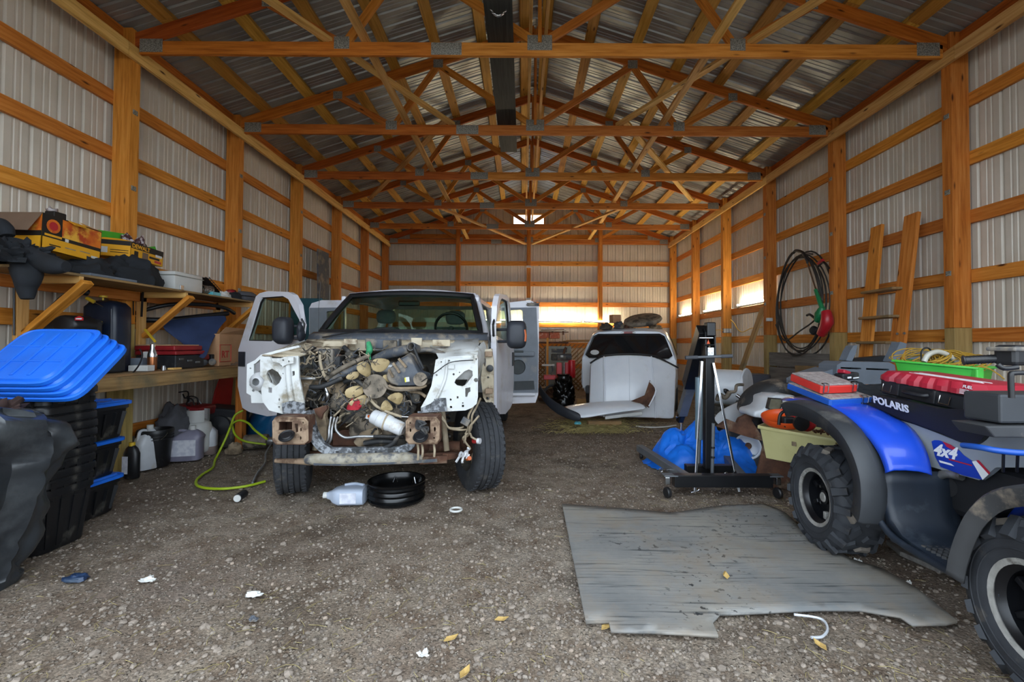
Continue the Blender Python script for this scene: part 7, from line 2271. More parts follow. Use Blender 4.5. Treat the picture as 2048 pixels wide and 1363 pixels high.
# --- totes -------------------------------------------------------------
def lid_part(root, M4, mat='lid_blue', w=.62, d=.47):
 """Shallow ribbed lid, built in the frame M4 (x across, y up the slope, z out)."""
 fm = lambda a, b, c: M4 @ Vector((a, b, c))
 base = MB().loft([[fm(math.copysign(abs(math.cos(q)) ** .3, math.cos(q)) * w / 2 * s_, math.copysign(abs(math.sin(q)) ** .3, math.sin(q)) * d / 2 * s_, z) for q in [k * PI / 16 + PI / 32 for k in range(32)]] for z, s_ in ((-.022, 1.0), (0, 1.0), (.004, .96), (-.004, .93), (-.004, .90), (.010, .87), (.011, .85))])
 o = base.build('lid_panel', mat, root, smooth=35)
 for i in range(1, 4):
  x = -w * .40 + i * w * .80 / 4
  MB().add(*boxpts(lambda a, b, c: fm(x - .012 + .024 * a, -d * .38 + d * .76 * b, .008 + .010 * c))).build('lid_rib', mat, o, bevel=.004)
 for j in range(1, 3):
  y = -d * .40 + j * d * .80 / 3
  MB().add(*boxpts(lambda a, b, c: fm(-w * .40 + w * .8 * a, y - .008 + .016 * b, .008 + .008 * c))).build('lid_rib', mat, o, bevel=.004)
 return o
def tote(name, label, c, w, d, h, group=None, taper=.82):
 t = thing(name, label, 'tote', c, 0, group)
 sh = lambda s_, z: [(math.copysign(abs(math.cos(q)) ** .3, math.cos(q)) * w / 2 * s_, math.copysign(abs(math.sin(q)) ** .3, math.sin(q)) * d / 2 * s_, z) for q in [k * PI / 14 + PI / 28 for k in range(28)]]
 MB().loft([sh(taper, 0), sh(taper + .02, .01), sh(.955, h - .05), sh(.96, h - .05), sh(1.0, h - .045), sh(1.0, h - .012), sh(.985, h), sh(.95, h), sh(.94, h - .03), sh(taper - .02, .03)]).build('tote_body', 'tote_black', t, world=False, smooth=30)
 for k in range(6):
  for sy in (-1, 1):
   x = -w * .36 + k * w * .145
   MB().bar((x * taper, sy * d / 2 * (taper + .01), .03), (x, sy * d / 2 * .955, h - .07), .02, .012, (0, 1, 0)).build('tote_rib', 'tote_black', t, world=False)
 for k in range(4):
  y = -d * .32 + k * d * .21
  MB().bar((w / 2 * (taper + .012), y * taper, .03), (w / 2 * .957, y, h - .07), .012, .03, (0, 0, 1)).build('tote_rib', 'tote_black', t, world=False)
 return t
t0 = None
ORD = ['lowest', 'second from the bottom', 'third from the bottom', 'fourth from the bottom', 'fifth from the bottom', 'sixth from the bottom', 'middle one', 'sixth from the top', 'fifth from the top', 'fourth from the top', 'third from the top', 'second from the top', 'topmost']
NT_ = 13
for k in range(NT_):
 z = k * .0585
 loc = (-3.257 + random.uniform(-.008, .008), 3.02 + random.uniform(-.008, .008), z)
 if t0 is None:
  t0 = tote('storage_tote', 'nested black tote, lowest in the tall stack under the blue lids', loc, .60, .40, .40, 'nested black totes in the tall stack')
 else:
  o = copy_tree(t0)
  o.location = loc
  o['label'] = 'nested black tote, %s in the tall stack under the blue lids' % ORD[k]
# blue lids leaning on the stack
BLp, BRp, TRp, TLp = atY(-45, 766, 2.70), atY(138, 766, 2.70), atY(205, 660, 3.06), atY(30, 657, 3.06)
ex = ((BRp - BLp) + (TRp - TLp)).normalized()
ey = ((TLp + TRp) / 2 - (BLp + BRp) / 2)
ey = (ey - ex * ey.dot(ex)).normalized()
ez = ex.cross(ey)
cen = (BLp + BRp + TRp + TLp) / 4
labs = ['blue tote lid, frontmost of the four leaning on the black tote stack', 'blue tote lid, second from the front of the leaning four', 'blue tote lid, third from the front of the leaning four', 'blue tote lid, rearmost of the four leaning on the black tote stack']
for k in range(4):
 q = cen + ex * (.042 * k - .03) - ez * (.034 * k) + ey * (-.01 * k)
 m4 = Matrix((ex, ey, ez)).transposed().to_4x4()
 m4.translation = q
 t = thing('tote_lid', labs[k], 'lid', q)
 lid_part(t, m4, w=.53, d=.50)
for k, (z, x, y, lab) in enumerate(((.0, -3.50, 3.52, 'black tote with a blue lid, bottom of the stack of three beside the bench'), (.295, -3.49, 3.51, 'black tote with a blue lid, middle of the stack of three beside the bench'), (.59, -3.43, 3.50, 'black tote with a blue lid, top of the stack of three beside the bench'))):
 t = tote('lidded_tote', lab, (x, y, z), .56, .40, .275)
 m4 = Matrix.Translation((x, y, z + .283))
 lid_part(t, m4, w=.59, d=.43)
# black plastic sheet over a crate, dead leaves on top
mb = MB()
rows = []
for z, x1, y1 in resample(((1.06, -2.82, 2.62), (1.03, -2.72, 2.70), (.97, -2.665, 2.735), (.88, -2.65, 2.745), (.78, -2.66, 2.735), (.68, -2.67, 2.73), (.58, -2.69, 2.72), (.48, -2.70, 2.71), (.38, -2.72, 2.70), (.28, -2.74, 2.69), (.18, -2.76, 2.68), (.09, -2.78, 2.66), (.03, -2.79, 2.65), (.0, -2.80, 2.64)), 3):
 ring = []
 x0, y0 = -3.45, 2.10
 for k in range(180):
  q = 2 * PI * k / 180
  cx_, cy_ = (x0 + x1) / 2, (y0 + y1) / 2
  p = Vector((cx_ + math.copysign(abs(math.cos(q)) ** .35, math.cos(q)) * (x1 - x0) / 2, cy_ + math.copysign(abs(math.sin(q)) ** .35, math.sin(q)) * (y1 - y0) / 2, z))
  along = p.x * 3 + p.y * 5
  a_ = abs(noise.noise(Vector((along * 1.1 + z * 1.6, z * .9, 2)))) - .2
  b_ = abs(noise.noise(Vector((along * 2.6 - z * 2.2, z * 1.6, 7)))) - .2
  c_ = abs(noise.noise(Vector((along * 1.5 + z * 5, z * 3 - along * .6, 5)))) - .2
  w_ = .13 * a_ + .07 * b_ + .07 * c_
  p += Vector((math.cos(q), math.sin(q), .2)) * w_ * (1 if z > .05 else .3)
  if z > .6:
   p.z -= (p.y - 2.2) * .30 * min(1, (z - .6) / .3)
  ring.append(p)
 rows.append(ring)
tc = Vector((-3.1, 2.4, 1.03))
mb.loft([[tc + (p - tc) * s_ + Vector((0, 0, .03 * noise.noise(p * 5))) for p in rows[0]] for s_ in (.1, .4, .7)] + rows)
sh_ = mb.build('plastic_sheet', 'sheet_black', at=(-3.0, 2.5, 0), smooth=35)
tag(sh_, 'black plastic sheet draped over a crate at the left edge', 'sheet')
ll = cloth_blob((-2.86, 2.50, .93), (.24, .30, .10), 'dead_leaves', 'leaf_litter', None, 3, .5, 24, 10, .0)
tag(ll, 'small heap of dark dead leaves on top of the black plastic sheet', 'leaves', kind='stuff')
# ================================================================ back of the shed
def z5b(x, y):
 return (1040 + x / 3.586, 580 + y / 3.586)
def zg(x, y):
 return (1060 + x / 5.928, 620 + y / 5.928)
# --- white wagon seen from behind ----------------------------------------
VY = R(-18)
vm = Matrix.Translation((1.98, 8.62, 0)) @ Matrix.Rotation(VY, 4, 'Z')      # local: x across, y away from the viewer
suv = thing('white_van', 'white vehicle seen from its tail, dark rear window, loose bonnet leaning on it', 'vehicle', (1.98, 8.62, 0), VY)
L_ = lambda x, y, z: vm @ Vector((x, y, z))
def vring(y, hw, z0, z1, zr, tumble):
 """Body cross-section at depth y."""
 half = [(hw * .92, z0), (hw, z0 + .15), (hw * 1.0, (z0 + z1) / 2), (hw * .985, z1), (hw - tumble * .5, (z1 + zr) / 2), (hw - tumble, zr - .07), (hw - tumble - .10, zr - .012), (hw * .35, zr + .012)]
 s_ = .28 if y < .2 else 0
 return [L_(x, y + s_ * max(0, z - 1.08), z) for x, z in half] + [L_(-x, y + s_ * max(0, z - 1.08), z) for x, z in reversed(half)]
ring = [vring(.10, .87, .42, 1.05, 1.60, .20), vring(.06, .89, .42, 1.08, 1.60, .20), vring(.35, .90, .40, 1.10, 1.65, .20), vring(1.4, .90, .40, 1.10, 1.67, .19), vring(2.5, .90, .40, 1.10, 1.64, .20), vring(3.1, .90, .40, 1.08, 1.12, .06), vring(4.2, .88, .40, .98, 1.02, .06), vring(4.4, .84, .45, .85, .9, .08)]
MB().loft(ring).build('body_shell', 'hood_white', suv, smooth=50)
# tailgate face with its window
tg = lambda a, b, c=0: L_(a, .055 + .14 * max(0, (b - 1.08) / .5) + c, b)
wo = [(-.80, 1.14), (-.74, 1.10), (.74, 1.10), (.80, 1.14), (.66, 1.50), (.58, 1.54), (-.58, 1.54), (-.66, 1.50)]
wi = [(a * .965, 1.32 + (b - 1.32) * .92) for a, b in wo]
mb = MB()
mb.plate(wo, [], .03, lambda a, b, c: tg(a, b, c - .015))
rw = mb.build('rear_window', 'glass_black', suv)
MB().tube([tg(a, b, -.035) for a, b in wo], .014, 6, closed=True).build('window_seal', 'trim_black', rw, smooth=50)
MB().plate([(-.86, .50), (.86, .50), (.87, 1.06), (-.87, 1.06)], [], .03, lambda a, b, c: tg(a, b, c - .01)).build('tailgate', 'hood_white', suv, bevel=.02)
c = tg(0, 1.575, -.03)
MB().box(c, (.24, .04, .045), rot=(0, 0, VY)).build('brake_light', 'red_lens', suv, bevel=.008)
for s_ in (-.35, .35):
 MB().box(tg(s_ * .32, 1.575, -.052), (.06, .01, .035), rot=(0, 0, VY)).build('lens_frame', 'alloy', suv)
MB().add([tg(-.63 + math.cos(q) * .085, 1.19 + math.sin(q) * .048, -.04) for q in [k * PI / 12 for k in range(24)]], [tuple(range(24))]).build('window_sticker', 'case_white', suv)
# inside glimpses: side windows on the visible flank
mb = MB()
for y0, y1 in ((.55, 1.25), (1.35, 2.35)):
 sw_ = MB().grid([[L_(.905 - .0, y0, 1.14), L_(.905, y1, 1.14)], [L_(.74 + .012, y0 + .10, 1.55), L_(.74 + .012, y1 - .02, 1.55)]]).build('side_window', 'glass_black', suv, solid=.008)
for y in (.95, 3.4):
 for s_ in (-1, 1):
  m_ = vm @ Matrix.Translation((s_ * .80, y, .34)) @ Matrix.Rotation(PI / 2, 4, 'Y')
  MB().lathe([(.2, -.1), (.31, -.11), (.34, -.06), (.34, .06), (.31, .11), (.2, .1), (.0, .06)], 32, m_).build('wheel', 'rubber_tyre', suv, smooth=40)
MB().box(L_(0, .02, .47), (1.6, .14, .16), rot=(0, 0, VY)).build('rear_bumper', 'dusty_slate', suv, bevel=.03)
MB().box(tg(.15, 1.40, .06), (.26, .02, .05), rot=(0, 0, VY)).build('inner_mirror', 'trim_black', suv, bevel=.01)
# roof clutter
jz = 1.675
def jp(x, y):
 p = atY(x, y, 9.1)
 return p
t = thing('junk_lump', 'dark greasy drum-shaped part on the roof of the white vehicle, right', 'car part', jp(1285, 655))
c = jp(1285, 638)
MB().lathe([(0, .05), (.30, .05), (.36, .02), (.38, -.03), (.34, -.07), (0, -.08)], 28, axis_m(c + Vector((0, 0, .02)), (-.18, -.25, .95))).build('drum', 'engine_grime', t, smooth=40)
t.location.z = 1.66
boxT('torn_carton', 'small torn tan carton on top of the roof junk', 'box', (atY(1230, 640, 9.15).x, 9.15, 1.78), (.18, .16, .16), 'carton', .3)
for k, (x, y, sx, sz, m_, lab) in enumerate(((1212, 655, .28, .14, 'engine_dark', 'black greasy part at the left end of the roof junk'), (1238, 652, .26, .16, 'dusty_slate', 'dark grey block below the torn carton on the roof'), (1256, 658, .30, .09, 'rust_dark', 'rusty flat piece in the middle of the roof junk'), (1310, 657, .34, .10, 'mud_tan', 'dusty flat part at the right end of the roof junk'))):
 p = atY(x, y, 8.98 + .05 * k)
 o = cloth_blob((p.x, p.y, 1.655 if k else 1.64), (sx, .30, sz), 'scrap_part', m_, None, 20 + k, .28, 16, 10, .0)
 tag(o, lab, 'car part')
# --- bonnet leaning on it ---------------------------------------------------
rows = []
outer = [((1180, 727), (1176, 829)), ((1196, 716), (1196, 831)), ((1206, 711), (1206, 832)), ((1255, 708), (1256, 833)), ((1300, 711), (1308, 834)), ((1318, 717), (1325, 836)), ((1356, 736), (1350, 838))]
hn = len(outer)
for i in range(13):
 v = i / 12
 row = []
 for j, ((ax_, ay), (bx, by)) in enumerate(outer):
  Yt = 8.30 - .16 * (j / (hn - 1))
  Yb = 8.00 - .16 * (j / (hn - 1))
  a, b = atY(ax_, ay, Yt), atY(bx, by, Yb)
  b.z = max(b.z, .02)
  p = a.lerp(b, v)
  u_ = j / (hn - 1) * 2 - 1
  p.y -= .10 * (1 - u_ * u_) * (.5 + .5 * math.sin(v * PI)) + (.03 if j in (2, 3, 4) else 0)
  row.append(p)
 rows.append(row)
hd = thing('car_bonnet', 'big white car bonnet standing upright against the tail of the white vehicle', 'bonnet', (rows[-1][3].x, rows[-1][3].y, 0))
MB().grid(rows).build('bonnet_skin', 'hood_white', hd, smooth=50, solid=.02, sub=1, offset=0)
MB().tube([r_ + Vector((0, -.02, .01)) for r_ in rows[0]], .016, 8, smooth=4).build('bonnet_seal', 'trim_black', hd, smooth=50)
MB().tube([rows[0][3] + Vector((0, -.02, -.02)), rows[6][3] + Vector((0, -.022, 0)), rows[12][3] + Vector((0, -.02, .05))], .006, 6).build('centre_crease', 'hood_white', hd, smooth=50)
for j in (2, 4):
 MB().tube([rows[k][j] + Vector((0, -.012, 0)) for k in (0, 4, 8, 12)], .012, 6, smooth=3).build('bonnet_ridge', 'hood_white', hd, smooth=60)
# white wing and trim lying in front
fw = thing('front_wing', 'white car wing lying flat with a brown dirty inner end curling up', 'car part', atZ(1230, 838))
rows = []
ft = [((1128, 812), (1130, 818), (1155, 838)), ((1160, 806), (1165, 814), (1180, 835)), ((1200, 803), (1205, 812), (1210, 829)), ((1240, 800), (1250, 810), (1252, 822)), ((1280, 800), (1290, 808), (1298, 818))]
for a, b, c in ft:
 pa, pb, pc = atY(*a, 7.75), atY(*b, 7.45), atY(*c, 7.35)
 rows.append([pa, pa.lerp(pb, .5) + Vector((0, 0, .012)), pb, pb.lerp(pc, .4) + Vector((0, -.02, 0)), pc])
MB().grid(rows).build('wing_skin', 'hood_white', fw, smooth=50, solid=.012, sub=1)
hp_ = [(1262, 802), (1290, 790), (1300, 760), (1314, 778), (1310, 795), (1298, 815), (1280, 806)]
MB().prism([(p.x, p.z) for p in [atY(*q, 7.45) for q in hp_]], .03, fY(7.45)).build('wing_end', 'rust_dark', fw, bevel=.006)
mb = MB().tube([atY(1300, 762, 7.44), atY(1312, 780, 7.43), atY(1298, 812, 7.42)], .014, 8, smooth=4)
mb.build('wing_edge', 'hood_white', fw, smooth=50)
MB().bar(atY(1210, 835, 7.4), atY(1284, 826, 7.4), .03, .05).build('bracket_strip', 'case_white', fw, bevel=.005)
bv = MB()
vp = [((1077, 775), 7.7, .10), ((1082, 790), 7.55, .13), ((1094, 806), 7.4, .14), ((1112, 822), 7.25, .14), ((1140, 834), 7.1, .12), ((1160, 838), 7.05, .10)]
rows = [[atY(*p, Y) + Vector((0, 0, h)) for p, Y, h in vp], [atY(*p, Y) + Vector((.02, -.05, h * .4)) for p, Y, h in vp], [atY(*p, Y) + Vector((0, -.03, -.04)) for p, Y, h in vp]]
tag(bv.grid(rows).build('bumper_cover', 'mirror_black', at=atZ(1112, 840), smooth=60, solid=.02, sub=2), 'dark curved plastic bumper cover lying at the left of the white wing', 'bumper')
tag(cloth_blob((.86, 7.12, .10), (.12, .06, .05), 'teal_scrap', 'teal_decal', None, 2, .2, 12, 8), 'scrap of teal plastic on the bumper cover end', 'scrap')
p = atZ(1163, 810)
boxT('wood_block', 'short reddish wood block standing beside the bonnet foot', 'wood', (p.x, p.y, 0), (.20, .09, .14), 'pine_pale')
boxT('timber_prop', 'short board under the white wing', 'wood', (atZ(1205, 850).x, 7.45, 0), (.55, .12, .10), 'pine_grey', .1)
# hay
mb = MB()
rnd = random.Random(9)
for k in range(1500):
 p = atZ(rnd.gauss(1190, 42), rnd.uniform(842, 868))
 a = rnd.uniform(0, 2 * PI)
 q = p + Vector((math.cos(a), math.sin(a) * .8, rnd.uniform(0, .25))) * rnd.uniform(.06, .2)
 p.z += rnd.uniform(0, .06)
 mb.tube([p, (p + q) / 2 + Vector((0, 0, .02)), q], .0026, 3, caps=False)
hy = mb.build('hay', 'hay', at=(1.1, 7.2, 0))
tag(hy, 'loose heap of dry hay on the dirt in front of the white wing', 'hay', kind='stuff')
tag(MB().tube([atZ(x, y, .012) for x, y in ((1272, 852), (1300, 854), (1330, 853), (1352, 850))], .012, 6, smooth=4).build('white_strip', 'paper_white', at=atZ(1310, 854), smooth=50), 'thin pale strip lying on the dirt right of the hay', 'strip')
# --- red press, cabinet, bag, lattice ----------------------------------------
YBk = 12.6
lat = thing('lattice_panel', 'wooden lattice panel standing against the back wall behind the red press', 'panel', (1.2, 13.35, 0))
x0, x1, z0_, z1_ = .45, 2.0, .0, 1.36
for k in range(-8, 12):
 for s_ in (-1, 1):
  a = x0 + k * .13
  p = [a, z0_, a + s_ * 1.36, z1_]
  xs_ = sorted((p[0], p[2]))
  if xs_[1] < x0 or xs_[0] > x1:
   continue
  t0_, t1_ = 0, 1
  dx = p[2] - p[0]
  ts = sorted(((x0 - p[0]) / dx, (x1 - p[0]) / dx))
  t0_, t1_ = max(0, ts[0]), min(1, ts[1])
  if t1_ - t0_ < .08:
   continue
  MB().bar((p[0] + dx * t0_, 13.36 + .012 * s_, 1.36 * t0_), (p[0] + dx * t1_, 13.36 + .012 * s_, 1.36 * t1_), .008, .036, (0, 0, 1)).build('lattice_slat', 'pine_grey', lat)
MB().bar((x0, 13.35, 1.37), (x1, 13.35, 1.37), .04, .05).build('lattice_rail', 'pine', lat, bevel=.003)
for k in range(3):
 tag(MB().bar((1.05 + .1 * k, 13.30 - .05 * k, 1.42 + .02 * k), (2.1, 13.32 - .05 * k, 1.43 + .022 * k), .04, .02).build('thin_board', 'pine_grey', at=(1.5, 13.3, 1.42 + .02 * k)), ('lowest', 'middle', 'topmost')[k] + ' thin board lying on top of the lattice panel', 'board')
pr = thing('shop_press', 'red workshop press with a grey motor, in the back behind the open truck door', 'press', (.95, 10.6, 0))
PYp = 10.6
def pp(x, y, Y=PYp):
 return atY(*zg(x, y), Y)
for xx, w_ in ((345, .12), (440, .10), (495, .10)):
 a, b = pp(xx, 620), pp(xx, 800)
 MB().box(((a.x), PYp + (.06 if xx == 440 else 0), (a.z + b.z) / 2), (w_, .12, a.z - b.z)).build('press_column', 'shop_red', pr, bevel=.01)
a, b = pp(160, 790), pp(300, 780)
MB().box(((a.x + b.x) / 2, PYp - .05, a.z), (b.x - a.x, .25, .10)).build('press_bed', 'shop_red', pr, bevel=.01)
m_ = pp(400, 555)
MB().cyl(m_ + Vector((-.16, 0, 0)), m_ + Vector((.18, 0, 0)), .085, 18).build('motor', 'dusty_slate', pr, bevel=.01, smooth=40)
MB().box(m_ + Vector((-.22, 0, .0)), (.14, .12, .16)).build('gearbox', 'engine_dark', pr, bevel=.02)
MB().box(m_ + Vector((-.05, -.09, .02)), (.06, .01, .05)).build('motor_plate', 'paper_white', pr)
MB().tube([m_ + Vector((-.0, 0, .08)), pp(410, 470), pp(430, 440)], .03, 8).build('motor_stack', 'rust_dark', pr, smooth=50)
MB().cyl(pp(405, 620, 10.5), pp(405, 800, 10.5), .02, 10).build('press_screw', 'alloy', pr, smooth=40)
MB().cyl(pp(140, 650, 10.5), pp(290, 650, 10.5), .025, 10).build('white_roller', 'paper_white', pr, smooth=40)
fa = MB().cyl(pp(495, 800), pp(495, 590), .085, 18)
fa.build('cylinder', 'shop_red', pr, bevel=.02, smooth=40)
MB().tube([pp(250, 640, 10.5), pp(270, 700, 10.5), pp(255, 760, 10.5), pp(280, 790, 10.5)], .02, 8, smooth=4).build('coiled_spring', 'dusty_slate', pr, smooth=50)
for x in (310, 500):
 MB().box((pp(x, 900).x, PYp, .22), (.07, .30, .44)).build('press_foot', 'rust_dark', pr, bevel=.006)
ca = thing('steel_cabinet', 'grey steel cabinet behind the red press', 'cabinet', (1.05, 12.2, 0))
a, b = atY(*zg(185, 425), 12.2), atY(*zg(490, 650), 12.2)
MB().box(((a.x + b.x) / 2, 12.4, a.z / 2), (b.x - a.x, .4, a.z)).build('cabinet_body', 'cabinet_grey', ca, bevel=.01)
for z in (a.z - .12, a.z - .30):
 MB().box(((a.x + b.x) / 2 + .02, 12.19, z), ((b.x - a.x) * .6, .02, .10)).build('drawer', 'dusty_slate', ca, bevel=.006)
ob = thing('red_cabinet', 'faded red metal cabinet on a shelf against the back wall', 'cabinet', (.9, 12.6, 1.33))
a, b = atY(*zg(145, 290), 12.6), atY(*zg(390, 372), 12.6)
MB().box(((a.x + b.x) / 2, 12.75, (a.z + b.z) / 2), (b.x - a.x, .35, a.z - b.z)).build('cabinet_body', 'rust_orange', ob, bevel=.01)
MB().box(((a.x + b.x) / 2, 12.57, (a.z + b.z) / 2), (.02, .02, a.z - b.z)).build('door_gap', 'rust_dark', ob)
ob.location = ((a.x + b.x) / 2, 12.7, b.z)
sh2 = thing('back_shelf', 'low dark shelf carrying the red cabinet at the back wall', 'shelf', (.9, 12.75, 0))
MB().box(((a.x + b.x) / 2, 12.75, b.z - .03), (b.x - a.x + .3, .42, .05)).build('shelf_board', 'rust_dark', sh2, bevel=.004)
for s_ in (a.x - .12, b.x + .12):
 for yy in (12.6, 12.9):
  MB().bar((s_, yy, 0), (s_, yy, b.z - .055), .05, .05, (0, 1, 0)).build('shelf_leg', 'pine', sh2)
sc_ = thing('metal_scrap', 'rusty grey metal frame lying on top of the red cabinet', 'scrap', ((a.x + b.x) / 2, 12.7, a.z))
for k in range(4):
 p = Vector(((a.x + b.x) / 2, 12.7, a.z + .06 + .035 * k))
 MB().bar(p + Vector((-.42 + .05 * k, 0, 0)), p + Vector((.45 - .06 * k, .02, .02)), .08, .02).build('frame_bar', ('rust_dark', 'cabinet_grey', 'rust_dark', 'alloy')[k], sc_, bevel=.003)
for k in range(3):
 p = Vector(((a.x + b.x) / 2 - .3 + .3 * k, 12.7, a.z))
 MB().bar(p, p + Vector((0, 0, .10)), .05, .05, (0, 1, 0)).build('frame_post', 'rust_dark', sc_)
bgm = cloth_blob((pp(400, 900, 10.1).x, 10.1, 0), (.52, .5, .62), 'rubbish_bag', 'bag_black', None, 14, .20, 44, 26, .0, pw=.4, fs=6)
tag(bgm, 'shiny black rubbish bag standing in front of the red press', 'bag')
MB().loft([[Vector((pp(400, 900, 10.1).x + math.cos(q) * r_ * (1 + .3 * math.sin(q * 5)), 10.1 + math.sin(q) * r_, z)) for q in [k * PI / 8 for k in range(16)]] for z, r_ in ((.54, .16), (.62, .11), (.68, .13), (.69, .09))]).build('bag_neck', 'bag_black', bgm, smooth=60)
sw2 = thing('barrow_wheel', 'dark spoked wheel lying beside the black rubbish bag', 'wheel', (pp(270, 960, 10.2).x, 10.2, 0))
MB().tube([(pp(270, 960, 10.2).x + math.cos(q) * .2, 10.15 + math.sin(q) * .06, .22 + math.sin(q) * .2) for q in [k * PI / 14 for k in range(28)]], .03, 8, closed=True).build('tyre', 'rubber_tyre', sw2, smooth=60)
for k in range(4):
 q = k * PI / 4
 c = Vector((pp(270, 960, 10.2).x, 10.15, .22))
 d = Vector((math.cos(q) * .18, math.sin(q) * .05, math.sin(q) * .18))
 MB().cyl(c - d, c + d, .008, 6).build('spoke', 'rust_dark', sw2)
for k, (x, y, w_, lab) in enumerate(((185, 910, .3, 'upper'), (190, 965, .35, 'lower'))):
 p = pp(x, y, 10.9)
 tag(MB().bar((p.x - w_ / 2, 10.9 - .05 * k, .30 - .2 * k), (p.x + w_ / 2, 10.9 - .05 * k, .31 - .2 * k), .3, .03).build('scrap_board', 'pine_grey', at=(p.x, 10.9, .3 - .2 * k)), lab + ' scrap board by the wheel at the open truck door', 'board')
 if k == 0:
  MB()
MBx = thing('crate_stack', 'dark stacked crate behind the open rear truck door', 'crate', (.62, 11.0, 0))
MB().box((.62, 11.1, .14), (.5, .4, .27)).build('crate_side', 'rust_dark', MBx, bevel=.01)
mb_ = MB().box((.60, 11.2, .90), (.10, .5, 1.2)).box((.7, 11.3, .45), (.3, .3, .3))
u_ = MB().bar((.60, 11.15, .27), (.60, 11.15, 1.5), .05, .05, (0, 1, 0)).build('crate_upright', 'pine', MBx)
# leaning boards and odds along the left wall behind the truck
gb = MB().bar((-4.05, 9.3, .0), (-4.12, 9.3, 3.2), .02, .55, (0, 1, 0))
tag(MB().box((-4.06, 9.25, 1.62), (.03, .50, 3.2), rot=(0, -.02, 0)).build('tall_panel', 'dusty_slate', at=(-4.0, 9.25, 0), bevel=.004), 'tall grey panel leaning on the left wall behind the truck', 'panel')
tc_ = thing('teal_cabinet', 'dark teal metal cabinet against the left wall behind the truck door', 'cabinet', (-3.9, 8.1, 0))
a = atY(612, 597, 8.0)
MB().box((-3.77, 8.15, a.z / 2), (.55, .5, a.z)).build('cabinet_body', 'teal_metal', tc_, bevel=.01)
MB().box((-3.77, 7.89, a.z - .5), (.45, .02, .7)).build('cabinet_door', 'teal_metal', tc_, bevel=.006)
# ================================================================ right wall and the heap before it
def z9(x, y):
 return (1420 + x / 5.679, 660 + y / 5.679)
def zr(x, y):
 return (1300 + x / 4.094, 380 + y / 4.094)
# ladder
ld = thing('step_ladder', 'homemade wooden ladder with board steps leaning on the right wall', 'ladder', (4.35, 5.5, 0))
def onX(x, y, X):
 return atX(x, y, X)
tl_, bl_ = onX(1755, 452, 4.46), onX(1730, 720, 4.22)
tr_, br_ = onX(1825, 428, 4.46), onX(1795, 700, 4.22)
dl_, dr2 = (bl_ - tl_), (br_ - tr_)
kl, kr = tl_.z / -dl_.z, tr_.z / -dr2.z
fl_, frr = tl_ + dl_ * kl, tr_ + dr2 * kr
MB().bar(tl_, fl_, .18, .04, (1, 0, 0)).build('stringer', 'pine', ld, bevel=.004)
MB().bar(tr_, frr, .19, .04, (1, 0, 0)).build('stringer', 'pine', ld, bevel=.004)
for k in range(7):
 z = 1.98 - .30 * k + (.0 if k else .02)
 if z < .15:
  break
 a = tl_ + dl_ * ((tl_.z - z) / -dl_.z)
 b = tr_ + dr2 * ((tr_.z - z) / -dr2.z)
 a.x -= .05
 b.x -= .05
 st_ = MB().bar(a, b, .18, .032, (0, 0, 1)).build('step', 'pine_grey', ld, bevel=.012)
for x, y in ((1795, 667), (1809, 666), (1806, 707)):
 p = onX(x, y, 4.20)
 MB().lathe([(0, .01), (.012, .01), (.014, 0)], 12, axis_m(p, (-1, -.2, 0))).build('bolt_head', 'alloy', ld)
# trimmer and hose coil on the wall
hx = 4.46
def hw(x, y, X=hx):
 return atX(*zr(x, y), X)
cc = hw(1250, 930)
ring_ = []
coil = thing('hose_coil', 'coil of thin black hoses hanging on the right wall beside the green trimmer', 'hose', (cc.x, cc.y, cc.z - .8))
rnd = random.Random(21)
for k in range(6):
 ry, rz_ = .66 + rnd.uniform(-.10, .04), .79 + rnd.uniform(-.08, .05)
 oy, oz = rnd.uniform(-.05, .08), rnd.uniform(-.05, .02)
 X = hx + .02 * k - .08
 pts_ = [Vector((X + .02 * math.sin(q * 2 + k), cc.y + oy + math.cos(q) * ry, cc.z + oz + math.sin(q) * rz_ + (.06 * max(0, math.sin(q)) ** 4))) for q in [j * PI / 18 for j in range(36)]]
 MB().tube(pts_, .0125 if k % 2 else .010, 8, closed=True).build('hose_loop', 'hose_black', coil, smooth=60)
MB().tube([hw(1030, 1100, 4.32), hw(1100, 1230, 4.32), hw(1230, 1150, 4.30), hw(1330, 1080, 4.30), hw(1400, 1000, 4.30)], .012, 8, smooth=5).build('hose_end', 'hose_black', coil, smooth=60)
tr = thing('string_trimmer', 'green and red string trimmer hanging on the right wall inside the hose coil', 'trimmer', hw(1390, 1150, 4.30))
MB().tube([hw(1175, 515, 4.34), hw(1195, 495, 4.34), hw(1250, 510, 4.34), hw(1280, 560, 4.33), hw(1290, 600, 4.33)], [.02, .022, .022, .022, .016], 10, smooth=4).build('handle', 'trim_black', tr, smooth=60)
MB().cyl(hw(1290, 600, 4.33), hw(1360, 820, 4.31), .012, 10).build('shaft', 'bright_steel', tr, smooth=40)
MB().tube([hw(1355, 815, 4.31), hw(1385, 900, 4.30), hw(1410, 970, 4.30)], [.024, .03, .034], 12).build('motor_tube', 'trimmer_green', tr, smooth=50)
MB().tube([hw(1410, 960, 4.30), hw(1395, 1020, 4.30), hw(1370, 1070, 4.30)], [.04, .08, .05], 12, smooth=3).build('motor_head', 'trimmer_green', tr, smooth=50)
MB().tube([hw(1440, 990, 4.30), hw(1450, 1080, 4.30), hw(1400, 1180, 4.30)], [.06, .085, .06], 12, smooth=3).build('line_guard', 'saw_red', tr, smooth=50)
MB().lathe([(0, -.03), (.06, -.03), (.07, 0), (.05, .03), (0, .035)], 18, axis_m(hw(1340, 1148, 4.30), (-1, -.3, 0))).build('line_spool', 'trim_black', tr, smooth=40)
